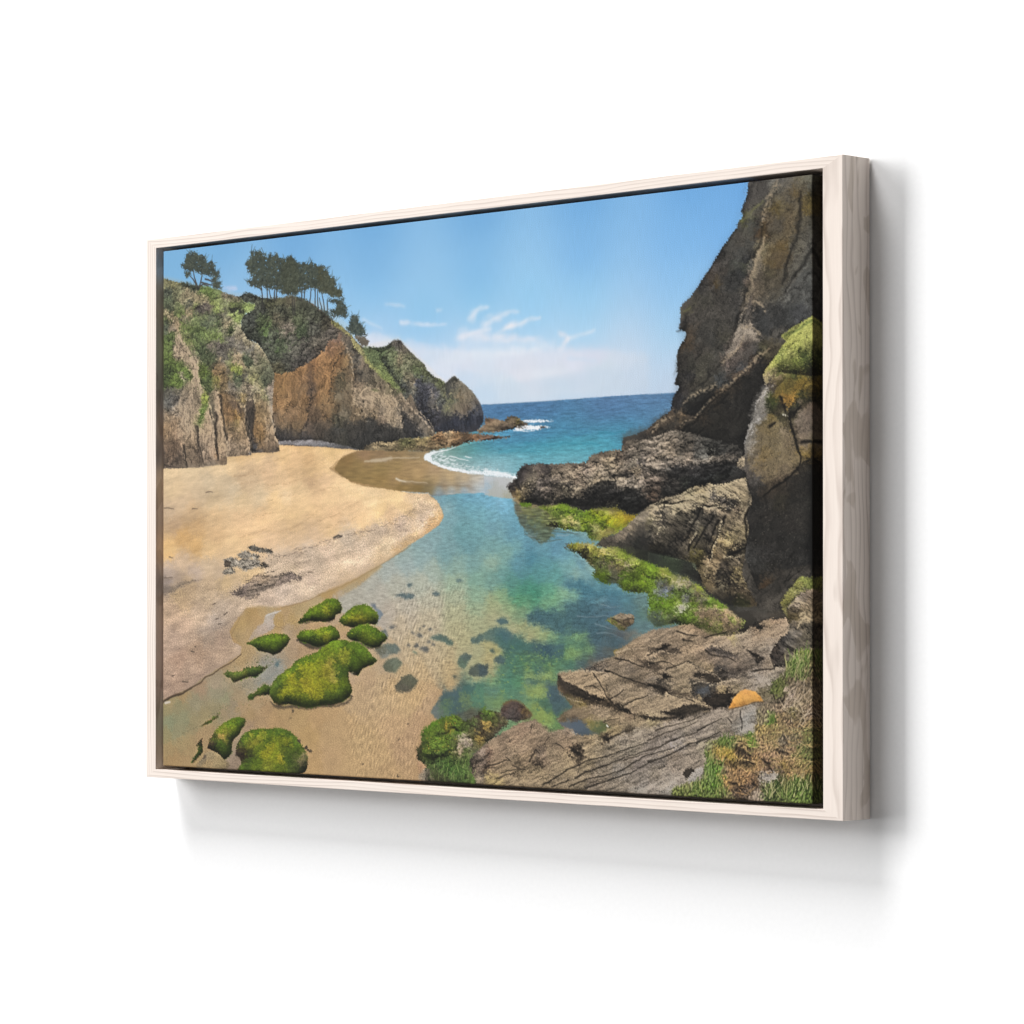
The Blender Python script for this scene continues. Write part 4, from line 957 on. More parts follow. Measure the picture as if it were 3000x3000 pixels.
# stranded rocks
BR = rock(20, 1.3, 3.5, .5, .5)
for s_, c_ in (("143.1,331.8 151.5,329.2 159.9,331.1 171.1,333.0 180.8,334.0 189.1,336.9 186.3,339.1 173.8,338.1 162.7,337.0 148.7,334.6", "5d574e"),
               ("126.9,340.8 129.0,338.1 140.3,335.0 150.1,337.4 158.5,339.3 166.9,341.2 162.7,344.8 151.5,342.9 136.0,344.1", "827a6e"),
               ("104.8,345.2 114.8,342.1 124.7,342.6 129.0,345.4 143.1,343.7 155.7,343.8 166.9,346.7 164.1,353.0 154.3,353.9 143.1,357.5 136.0,356.5 129.0,352.8 119.1,353.6 106.2,352.8", "857c70"),
               ("102.0,359.1 106.2,355.4 116.2,353.6 123.3,356.4 124.7,359.2 113.4,361.0 103.4,361.1", "7c7468"),
               ("164.1,352.1 171.0,346.7 176.6,349.9 182.1,352.2 173.8,354.0 165.5,353.9", "4a443c")):
    fill(s_, c_, rough=.5, fine=.7, tex=BR + .1)
fill("105.5,346.2 110.5,345.7 117.6,347.2 116.2,352.9 106.2,352.8", "554a40", rough=.4, fine=.5, tex=BR * .6)
scatter("127.6,339.0 162.7,340.2 166.9,347.6 143.1,356.5 117.6,351.8 113.4,344.4", 90, "4a443c a39a8c 3f3a34 b3a999", (.4, 1.2), 83, .65, .6)
scatter("143.1,332.7 159.9,331.1 189.1,337.8 162.7,337.5", 40, "38342f 6f685e 8d8578", (.4, 1.2), 84, .65, .5, 10)
scatter("165.5,340.3 197.3,338.8 201.4,351.5 176.6,350.4", 50, "6b6055 80746a 5a5047", (.4, 1.1), 85, .6, .5, 10)
fill("117.6,381.7 128.9,376.7 143.0,369.4 150.1,365.7 161.3,359.4 171.0,361.3 180.7,363.1 201.4,360.5 217.8,359.7 234.1,363.4 231.4,367.0 212.3,368.7 197.3,373.2 176.5,376.8 162.6,383.1 151.4,388.6 134.6,386.3 120.4,384.0", "160,363=a38d78 170,366=9d8872 156,373=7a6c60 135,380=70625a 170,375=6b6056 156,384=7c6e62 197,368=74665c 218,363=75675f 190,364=8d7c6c", rough=1.2, fine=.9, feather=.5, tex=rock(15, 3, 4, .4, .5) + GRAVEL, a=.9)
lines("""151.5,373.1 169.6,371.3 176.5,375.0
143.0,367.5 152.9,365.7 155.7,368.5
128.9,379.4 148.6,380.4 169.6,376.8
173.8,359.5 180.7,357.7 187.6,358.2
201.4,362.3 220.5,361.5 231.4,364.3""", "463e38", 1.8, 1.0, .6, .7, .7, WR)
scatter("162.7,360.3 231.4,358.0 251.7,359.0 204.1,375.0 162.6,387.7", 90, "6b5e54 57493f 8a7a6c", (.3, 1.0), 86, .6, .4, 15)

# ---- brown shallow pool behind the sand spit
fill("284.2,251.3 291.5,241.8 302.7,236.8 315.9,233.7 326.3,232.9 380.4,235.1 430.9,236.7 423.4,239.3 420.2,241.4 422.1,245.7 435.8,250.9 455.6,256.6 486.2,260.9 508.3,262.8 508.2,273.8 508.2,280.6 486.2,281.0 455.5,281.5 433.2,283.0 427.0,279.6 400.6,277.7 385.4,276.0 354.7,271.3 328.9,267.6 310.6,264.5 296.1,258.8",
     "303,240=8b6f46 296,251=876e45 329,237=96795a 355,236=8f7658 380,237=927a58 406,238=8d7a5c 416,243=a08a66 322,247=937a4e 355,252=957d50 380,251=9a8156 406,248=a78b62 418,250=ac8f66 393,256=a4885f 329,261=937a4d 309,257=8a7248 355,264=957a4c 380,263=a1845a 412,259=b39569 437,255=ad9270 456,261=b9a07a 480,265=bca88a 498,266=bfb5a5 437,266=b59a70 462,269=baa27c 355,270=977d50 387,273=8c7347 412,274=846d44 425,276=81704f 431,272=857452 449,272=97846a 468,273=9a8c76 486,274=a69d90 443,277=98a09e 462,277=a4abaa 480,279=98a9b2 498,276=b2b6b4 443,282=85949c 504,271=c0c0be 504,280=a8bac4", rough=.3, fine=.3, power=4.0, warp=0, sm=2, tex=.03 * band(4, 0, 4) + .02 * GRAIN)
fill("330.2,244.0 344.5,242.1 365.1,240.9 372.8,239.9 375.3,243.4 367.6,245.4 348.4,245.4", "b7a48a", rough=.5, feather=.6, a=.9)
lines("""331.5,243.9 352.2,243.6 380.4,241.9 412.1,242.4
379.1,262.9 386.7,265.1 399.4,266.8 424.5,268.3""", "c6b395", 2.0, .8, .75, .8, .5)
line("379.1,262.9 384.2,264.6 393.1,266.4", "dccfb8", 1.5, .8, .8, .6, .3)
line("388.0,267.5 424.5,269.6 455.6,271.7 487.4,273.5", "85725a", 2.2, 1.0, .5, 1.0, .5)
line("432.0,282.7 449.4,281.7 467.9,281.0 486.2,281.1", "6f8088", 1.6, .8, .7, .7, .4)
lines("""289.5,241.7 284.2,246.0 276.9,249.8 285.5,253.6 297.4,259.3
297.5,237.5 306.7,235.6 318.5,233.3 327.6,233.0""", "a88a64", 1.2, .8, .7, .6, .5)

# ---- clear water of the channel
fill("433.2,283.0 455.5,281.6 486.2,281.0 508.2,280.8 508.2,283.0 527.4,286.1 546.5,287.8 558.3,296.1 614.1,303.8 659.6,322.7 729.6,342.5 779.9,400.2 779.9,416.2 747.6,424.4 703.9,432.9 697.3,441.1 681.7,457.6 636.5,475.7 625.1,508.9 659.1,517.8 602.0,526.2 567.1,510.5 507.6,529.1 479.5,512.9 440.2,508.8 429.0,503.1 436.5,496.0 442.7,488.1 262.3,518.2 262.6,384.1 302.4,373.5 354.6,352.6 403.0,332.1 384.0,338.9 428.2,319.3 443.1,311.8 449.6,304.2 448.1,297.3 440.7,287.7",
     "443,284=7fa0aa 449,287=709fac 468,286=699eae 462,292=7ba6ae 453,296=8cacb0 468,296=6d9faa 486,285=6ba3ba 504,286=72acc4 486,295=6fa6b4 504,295=72abbc 462,303=7ba5ac 480,307=6f9fa6 504,303=74a9b4 449,311=7fa6ac 474,320=6d9da2 455,324=7aa1a4 498,316=72a4aa 437,324=86a6a8 424,332=8ba7a8 455,335=7b9fa2 486,333=6c999e 532,287=82b8d0 514,291=74aec6 538,296=77b2cb 520,304=74a9b8 544,308=6ea4b6 556,317=68a0b4 532,321=74a3aa 562,325=6a9fb0 520,333=6f9ea0 556,334=72a4a8 591,334=6899a8 455,341=789e9f 418,345=8ea8a4 393,349=99aaa4 367,358=a5aba0 431,358=9fae9e 468,354=8aa89c 492,350=7ba29e 498,367=80a694 468,371=9db096 418,371=aeb09a 380,371=aeac98 342,371=aaa798 316,380=aba594 354,384=b0a998 393,395=b7ab94 431,389=b4ad92 468,384=a8ae90 498,384=8daa8e 498,397=9cab88 468,401=b0ad88 430,406=bbab8a 393,409=bba98c 367,402=b2a592 361,410=b0a493 380,419=bba88a 418,423=bda985 468,418=b2aa82 498,410=a8a982 480,431=b0a87e 405,432=bca783 455,440=b9a67e 430,449=bda57c 399,449=bca47e 393,458=bda37c 418,462=bfa378 455,457=bda478 461,474=bda072 430,479=bf9f72 480,444=aea57e 498,440=a9a67e 498,465=a9a578 393,445=bba582 520,316=72a0ac 544,321=6597a6 568,334=5d90a2 520,333=7ca5a2 538,342=7ba69e 520,350=90ad9a 556,351=5f93a0 573,346=4d8596 591,338=5f95a4 608,336=5f91a6 620,343=6b9fae 591,351=5c949c 625,355=75a5a4 635,364=88aca2 648,359=7ba5a8 643,350=6c9aa8 608,363=609a96 585,361=579292 562,361=568d92 532,363=6a9a94 520,367=749c90 544,371=578e84 567,376=4a8c76 550,380=569278 579,382=458a70 556,388=57946e 573,391=589470 597,380=5f9e82 602,388=78a87e 591,392=6d9c78 532,384=88a67c 520,393=a3aa7e 544,397=8fa478 567,397=7a9c74 620,381=86b08c 631,384=7ba68e 625,373=54828e 639,374=4f7f8c 648,380=4c7c8a 665,376=5a8a94 682,378=5c8c98 659,384=4f7e8c 682,386=4a7888 704,384=527f8a 693,376=6797a2 721,391=5e8284 642,391=4b7480 625,392=557e80 614,397=68907c 654,396=4d7482 676,396=567686 665,392=5c8088 682,401=4f7080 710,400=557880 720,400=5a7a70 585,403=44686e 602,401=4b7272 573,405=4c7070 556,405=7e9874 538,405=a0a47c 625,405=4c7274 648,405=4a6c78 671,407=50707c 726,412=607e80 591,411=4f7272 614,417=4c7070 637,413=4b6c72 659,417=46646c 520,405=a8a67e 561,413=a2a474 579,418=a0a674 591,422=9aa872 602,426=80a072 573,424=a6a476 550,418=a9a67c 625,420=6a9070 642,424=6c8f66 631,430=5c8468 614,430=547c6a 602,431=4e7266 659,425=475f66 682,425=4b5c60 693,421=556468 654,435=64865e 637,438=7a9a5e 625,442=6f9058 620,435=5a8260 642,432=4c7262 648,442=5a7860 665,435=50646a 676,433=575e5a 665,442=525e62 642,447=4c6062 654,448=575c58 625,450=4f7866 608,451=547c5c 591,442=4b6c5c 567,439=486a5e 579,436=45635f 596,436=46646a 556,430=486e66 544,435=466a62 532,428=446468 579,447=5c805a 567,451=688a58 602,455=6c8e58 544,447=4e7460 538,456=567a62 555,460=5a7e5e 585,459=4b6c66 608,459=587c66 526,439=a6a06c 515,448=b0a272 517,431=a8a070 517,460=a8a074 544,452=4c7a66 561,450=4f7c5c 579,456=507a62 596,452=557c58 555,459=4a7060 573,464=84985a 591,463=8a9c58 602,464=76905c 608,460=688a5c 544,465=4c7c66 532,461=60866a 520,470=6f9268 538,473=54846a 555,469=568a64 573,469=58766c 579,478=8f9c58 588,480=8a9a54 570,477=7d9660 574,487=6f8e60 561,482=62866a 550,479=5a8468 520,480=587e70 526,488=73905c 514,488=6c8c62 591,487=5c7c60 600,476=4f6a6c 604,485=4a6268 596,493=5c7858 585,495=8a9850 593,503=8a9a4c 600,506=74924c 579,493=7a9254 606,496=4d6a5c 602,511=5c7e50 609,476=53605e 449,488=485c5e 467,482=4c6668 480,480=44605c 455,495=566e58 467,496=4a6062 480,487=647a5e 498,487=5c7e66 492,477=5f8270 504,473=54806c 443,500=5a6c68 455,503=536a64 473,501=54604e 492,492=5f6450 486,496=585a48 501,495=556a52",
     rough=.25, fine=.15, warp=1.0, sm=2.5, tex=.028 * band(4.5, 4, 3) + .025 * band(2, 0, 3) + .02 * GRAIN)
sl_, m_ = mask(P("433.2,283.0 508.2,280.8 508.2,283.0 558.3,296.1 729.6,342.5 779.9,408.2 703.9,432.9 636.5,475.7 602.0,517.9 507.7,512.1 455.0,501.6 354.6,352.6 428.2,319.3 449.6,304.2"), feather=2)
g_ = IMG[sl_].mean(2, keepdims=True)
IMG[sl_] = IMG[sl_] * (1 - m_[..., None]) + m_[..., None] * (g_ + (IMG[sl_] - g_) * .90)
# light net of ripples over the shallow sand
RIP = band(3.0, 72, 4.0, .3)
shade("380.1,375.5 479.9,367.2 498.0,409.8 467.5,439.9 455.1,470.0 430.2,499.1 328.4,501.6 315.4,463.7 367.2,436.6", .045 * RIP + .02 * GRAIN, feather=5)
# sandy shallows bottom left
fill("-16.8,505.0 -1.9,501.8 18.9,495.7 51.2,485.7 71.6,474.1 106.1,460.6 133.0,448.3 135.9,439.1 117.5,426.4 120.4,417.2 134.5,405.1 143.0,396.9 162.6,395.0 204.1,396.3 239.5,390.2 254.6,385.9 270.6,380.5 315.6,368.2 354.6,353.5 357.1,355.2 318.2,375.3 289.2,387.7 295.8,401.9 354.4,415.7 386.4,436.4 392.7,453.8 417.8,470.7 448.9,478.7 442.7,498.8 442.7,488.1 429.0,503.1 440.2,508.8 417.7,519.8 408.9,540.8 423.9,557.6 411.3,584.0 262.2,590.3 -10.9,586.7 -16.8,520.7",
     "11,503=9d8a62 34,494=a3895f 63,485=a4896a 56,501=958a6a 92,481=a08e72 92,490=938a6c 106,499=928c6a 26,506=8f8560 134,471=9a8a6c 162,475=938b78 148,466=a89170 120,462=a58c66 134,453=ac9064 148,480=988c72 176,470=8f8c80 169,480=958a72 134,494=9f8a68 162,499=a38b68 120,504=968568 135,399=b09468 149,402=b19262 163,407=b29264 135,416=b39564 142,428=ad9064 127,430=a48a60 170,399=b4986c 177,393=b09a74 204,402=b39468 197,411=b0905c 231,397=ad9468 218,411=b0925f 211,420=a99070 258,389=b29a70 231,420=a88c68 252,416=b19066 224,434=ac9070 215,443=a68c6c 231,443=a88a66 204,449=9c8a70 197,461=8f8c80 211,461=a08a6c 245,438=a38562 4,511=94875e 34,519=8e8a66 11,525=8a8b68 26,534=8f8864 4,539=92875e 56,523=948660 77,518=97875f 92,509=938662 34,547=a08a5f 11,553=a1885c 48,556=a48a5e 70,542=a3875f 19,567=a6875a 41,566=a88a5e 77,532=a2875f 106,508=9d8866 134,503=a88c66 162,498=ac8d64 148,512=a6895f 176,507=ab8b62 162,521=a78962 148,526=9d8264 190,515=ae8d60 204,506=b09062 231,514=b29262 245,532=b59360 258,514=b59264 251,558=b59262 120,556=94806a 124,545=9a8468 127,563=8f7a64 276,505=b59366 315,495=b89a72 322,478=bb9c74 322,469=ba9b76 354,473=bda078 367,490=bfa075 302,518=b8976a 276,527=b79669 328,535=ba9a6c 276,554=b8966a 315,562=b9986a 354,551=bb9a6c 380,516=bc9a70 393,498=bf9f72 424,501=b89872 418,510=b8956e 405,524=b4926c 392,541=b5936c 405,550=b3926a 367,568=b9976a 411,562=b49268 341,460=b99c76 348,451=b49a76 354,458=b79e7c 296,386=b5a084 309,393=a9a290 289,406=b0977a 296,415=b39468 298,427=b0906a 315,431=b39878 341,441=b39a78 354,454=b89c78 341,468=bb9c76 315,469=b89a78 380,445=bba482 393,462=bea278 374,480=bf9f72 405,488=bf9e70 302,375=b19c76 276,382=b2915e 329,360=b3976a 344,356=b5a07a",
     rough=.4, fine=.4, feather=1.2, tex=.055 * GRAIN + .02 * frac(20, 1.2))
shade("308.8,482.2 392.7,454.4 442.7,479.5 417.7,514.6 405.0,584.3 315.1,588.1 302.1,517.8", .05 * RIP + .02 * GRAIN, feather=5)
fill("254.6,384.1 262.6,381.9 289.2,375.2 315.6,366.5 341.6,356.9 354.6,352.2 359.7,353.5 341.6,360.4 315.6,370.0 291.9,378.8 270.6,385.9", "263,385=b1905a 302,373=b39260 342,358=ae9264", rough=.3, feather=.8, a=.7)
line("254.6,385.4 262.6,382.1 283.9,377.0 318.2,366.5 354.6,352.2 380.2,341.4 400.5,332.1", "8f7850", 1.2, .7, .5, .8, .4)
# sand tongue and pools at the water's edge
fill("145.7,432.6 154.2,423.3 159.8,417.8 170.9,413.2 173.7,405.0 190.3,400.4 200.6,399.9 190.3,404.0 186.2,409.5 190.3,416.7 186.1,420.4 169.5,426.0", "170,419=b5a08c 183,413=b7a594 179,407=b8ac9c 156,428=b09a80", rough=.4, fine=.5, feather=.3, tex=GRAVEL)
line("175.1,405.0 184.8,402.2 199.9,400.2", "d8d4cc", 1.3, .7, .7, .6, .4)
lines("""117.5,425.5 128.9,411.6 131.7,406.1 143.0,396.9
201.3,396.3 231.3,391.3 244.9,388.6 262.6,383.2
204.0,419.4 188.9,416.7""", "8c7352", 1.0, .7, .6, .6, .4)
# dark wet lip of the sand bank
lines("""-1.9,502.3 10.0,498.2 21.9,494.5 33.6,492.1 48.3,485.7 65.8,479.4 73.0,473.6 84.6,470.2 100.3,462.5 117.5,456.8 134.5,446.9""", "4c3a2c", 2.6, .8, .85, .5, .5)
line("1.1,501.7 18.9,495.7 33.6,493.0 51.2,485.7", "332a22", 1.6, .8, .6, .5, .4)
line("4.1,503.1 11.5,502.0", "d5c9b8", 2.6, 2.2, .95, .4, .2)

# ---- weed and stones under water
UW = VEG * .25
def under(s, col="46585c", rough=.6, a=.80, feather=.9):
    fill(s, col, rough=rough, fine=.35, feather=feather, a=a, tex=UW)
for s_ in ("377.6,384.6 386.5,381.1 395.4,382.3 400.4,381.4 408.6,384.6 402.9,386.8 395.3,387.7 387.7,385.9", "393.5,372.9 399.2,370.7 404.2,372.5 400.4,375.1 395.4,374.6",
           "430.8,380.8 436.7,378.9 444.2,380.8 444.8,382.5 439.2,384.2 433.0,383.4", "466.4,368.7 472.5,367.1 478.7,368.5 475.0,370.2 467.6,370.1"):
    under(s_, "4a6268")
for s_ in ("367.3,417.8 371.1,414.8 380.7,414.3 373.7,417.8", "417.3,415.8 420.4,413.6 422.9,415.3 419.8,416.6", "412.9,418.0 414.8,416.7 416.7,418.0 414.4,419.0", "425.4,417.9 430.4,416.6 433.5,418.7 429.2,419.8",
           "400.9,421.5 404.1,420.2 407.2,422.4 403.5,423.3", "407.9,424.5 412.9,421.9 417.9,423.6 419.8,426.6 412.9,426.2", "394.0,435.5 397.8,433.3 401.5,435.4 398.4,436.3",
           "404.7,436.3 407.9,432.8 412.9,433.1 412.9,436.2 407.8,438.0", "412.2,438.3 420.4,435.7 427.3,436.9 427.9,441.2 422.9,442.1 416.6,439.6", "424.2,430.9 428.5,429.5 431.6,431.7 426.7,432.6", "431.6,434.2 434.8,431.6 437.2,434.2 433.5,435.1"):
    under(s_, "54595a", rough=.3)
under("427.9,427.4 435.4,424.7 442.9,422.5 452.7,425.4 456.4,428.0 463.8,430.9 462.6,434.4 456.4,434.0 447.8,430.6 435.4,428.6", "49655f")
under("403.4,440.2 406.6,440.6 412.9,444.8 406.6,444.0", "5f7a66")
under("358.8,457.3 363.3,451.6 373.6,447.5 382.5,448.7 388.2,453.0 385.0,458.2 378.7,462.7 363.3,462.1", "367,457=4c5848 380,454=5c6a58 374,450=586656")
under("378.0,476.7 387.6,468.6 399.0,463.7 407.8,467.4 411.5,471.7 405.2,478.7 397.7,483.2 379.9,483.2", "386,478=45483f 395,472=464c3e 403,469=4c5546 393,482=484840")
under("469.3,451.0 473.6,444.9 480.9,441.9 490.6,444.7 484.5,452.5 480.9,456.8 473.6,457.3", "478,446=46595a 477,454=546c5e")
under("484.5,461.0 490.6,454.9 499.1,452.3 507.8,453.0 515.0,451.8 512.6,460.3 507.8,464.0 489.4,465.2", "498,458=46504e 504,456=455254")
under("462.5,465.6 466.2,463.4 469.9,466.4 464.9,468.2", "4c5650")
under("488.3,426.9 495.5,425.5 500.4,422.5 507.9,422.0 507.9,427.5 497.9,432.3 490.7,431.5", "4a6464")
under("522.9,408.6 530.7,405.9 537.8,406.8 542.6,411.4 531.9,412.8", "44626c")
under("507.9,422.2 515.1,417.1 525.9,415.8 541.4,417.3 548.5,421.1 553.2,425.2 569.7,431.0 590.7,432.4 619.5,430.5 617.2,446.2 567.3,438.5 531.8,436.4 519.9,429.8 507.9,429.0", "520,420=466668 538,420=42646c 532,430=4c6e66 561,434=466a64 591,436=455f66 608,438=446067", a=.7, feather=1.0)
under("515.1,438.3 521.1,437.4 523.4,441.6 518.6,442.5", "465e5c")
under("521.0,448.4 530.6,443.2 537.7,446.4 535.3,452.4 524.6,450.8", "445a62", a=.75, feather=.8)
under("500.6,452.0 510.2,454.4 515.0,460.3 507.8,465.5 500.5,463.1", "47565a")
under("339.0,392.1 348.0,392.1 350.6,396.5 346.7,397.3", "4e5c6a")
fill("346.7,396.5 354.5,398.2 360.9,402.6 354.4,408.7 348.0,414.9 353.2,406.1", "6c7c88", rough=.4, feather=.5, a=.85)
under("354.4,420.1 363.4,419.2 367.2,426.2 366.0,430.5 359.5,428.0", "566468", a=.75)
under("344.1,439.5 362.1,433.6 377.5,433.5 386.3,438.2 383.8,442.6 369.8,444.5 367.2,448.0 356.9,449.5 354.4,445.6", "354,439=565a4c 374,437=5a6a62 380,441=5f6e68 362,447=787d74", a=.85)
# weed bed bottom centre
under("429.0,503.1 435.2,496.9 442.7,495.9 442.7,487.3 451.4,484.5 455.1,480.1 473.5,478.9 480.8,474.5 491.8,473.4 507.8,471.4 507.7,495.2 491.7,495.6 477.1,503.6 452.5,506.8 441.4,508.8", "436,501=6c726c 449,488=4a5e5e 465,482=4a6064 453,496=5f7658 467,498=48605f 480,489=687e5c 498,484=588068 486,476=466660 473,504=4b5c58", rough=.8, a=.8, feather=.8)
for s_, c_, a_ in (("564.9,475.4 574.3,471.0 585.9,472.5 595.2,478.1 592.9,484.8 583.5,488.4 574.2,485.3", "8ea263", .55), ("563.7,462.0 602.2,460.6 609.1,464.6 590.6,465.7 567.2,466.2", "8ca067", .5), ("618.4,437.1 629.8,433.7 638.9,438.5 634.4,445.2 620.6,443.7", "7d9a66", .5),
                   ("644.6,433.5 654.8,434.2 657.0,438.3 645.7,440.1", "76946a", .45), ("573.0,492.0 590.5,496.6 607.8,504.4 607.8,511.1 592.8,512.3 581.2,501.8", "8a9f5c", .5), ("625.3,421.3 634.4,420.4 643.5,423.7 636.7,427.0 626.4,425.5", "76966a", .6),
                   ("574.2,485.3 595.2,486.5 602.1,492.9 597.5,499.7 583.5,491.7", "3f6458", .5), ("588.3,434.1 597.6,432.4 602.2,440.6 595.3,445.7 586.0,442.5", "3a5560", .6), ("564.9,467.0 583.6,467.5 604.5,468.8 606.8,470.4 574.3,470.2", "3f6260", .6),
                   ("595.2,473.1 609.1,471.2 613.7,481.1 622.8,487.5 631.9,492.2 613.6,497.6 606.7,501.1 599.8,488.8", "44585f", .65),
                   ("567.4,402.5 590.8,399.9 613.9,399.1 625.4,392.4 642.5,389.1 659.4,392.4 653.8,400.6 659.4,417.0 636.7,422.1 613.8,422.3 593.0,414.1 574.4,408.4", "426069", .55), ("619.7,371.7 636.8,369.3 648.2,371.8 659.5,378.4 693.0,378.5 698.5,384.2 659.4,385.0 642.5,380.9", "44707f", .55),
                   ("659.4,390.7 681.8,396.4 676.2,404.6 665.0,416.9 681.7,425.0 703.9,421.5 688.4,434.7 659.3,430.1 648.0,423.6 653.7,404.7", "45606b", .5)):
    fill(s_, c_, rough=1.2, fine=.5, feather=.9, a=a_, tex=UW * 2.2)
scatter("445.2,489.8 503.9,476.6 503.8,493.6 455.0,504.1", 80, "3f5658 66805c 50665a 7a8e60", (.8, 2.2), 91, .4, .7)
scatter("531.8,431.3 613.8,435.5 625.2,450.3 543.6,459.8 531.8,443.1", 110, "3d5a56 6a8c54 4a6a58 7c985a 40585e", (.9, 2.6), 92, .4, .7)
scatter("531.8,444.0 608.0,439.7 609.1,459.6 590.5,509.9 561.3,485.5 519.7,483.1", 120, "456a56 8ca054 5a8058 3f6258 9aa85a", (.9, 2.8), 93, .38, .7)
scatter("567.4,402.5 659.4,390.7 715.0,390.7 681.7,425.0 625.3,419.7", 90, "3f5c6a 4c6e74 5b7f80 3a545e", (1.0, 3.4), 94, .35, .4, 5)
lines("""662.7,420.2 681.8,420.9 695.1,424.1
636.7,403.9 659.4,404.7 676.2,403.0
659.4,411.2 676.2,415.2 703.9,419.9
668.4,392.4 681.8,394.8 693.0,393.1""", "7c8a90", 1.2, .6, .5, .7, .6)

# ---- dark ledge on the right of the channel (reflection first)
fill("547.6,288.3 553.5,290.9 574.7,296.4 602.6,297.0 625.6,305.7 619.8,313.9 609.5,317.0 600.2,321.9 607.2,325.3 588.6,331.7 574.6,327.3 564.1,319.7 558.2,312.8 553.5,302.7", "554,296=6b6a58 568,298=75764e 579,303=6c7050 562,309=5a6458 579,313=5f6a50 597,310=6b704a 591,320=5a6654 575,321=5b6e68 608,305=6e7a40", rough=.8, fine=.5, feather=1.0, tex=.10 * band(3, 2, 4) + UW)
lines("""555.9,304.4 565.3,307.1 574.7,306.4
559.4,312.9 574.7,316.5 584.0,317.4
565.3,321.3 579.3,326.6 586.3,332.5
572.3,304.7 584.0,304.9 591.0,306.7
591.0,313.4 602.6,318.6 614.1,320.4
597.9,320.2 614.1,322.1 637.0,324.0
584.0,330.8 602.5,330.2 614.1,329.5""", "50523f", 1.4, .7, .5, .7, .8)
lines("""600.3,316.9 614.1,318.7 625.6,321.4
569.9,323.1 579.3,324.9
609.5,325.3 625.5,324.7""", "9aa9ac", 1.4, .7, .5, .8, .7)

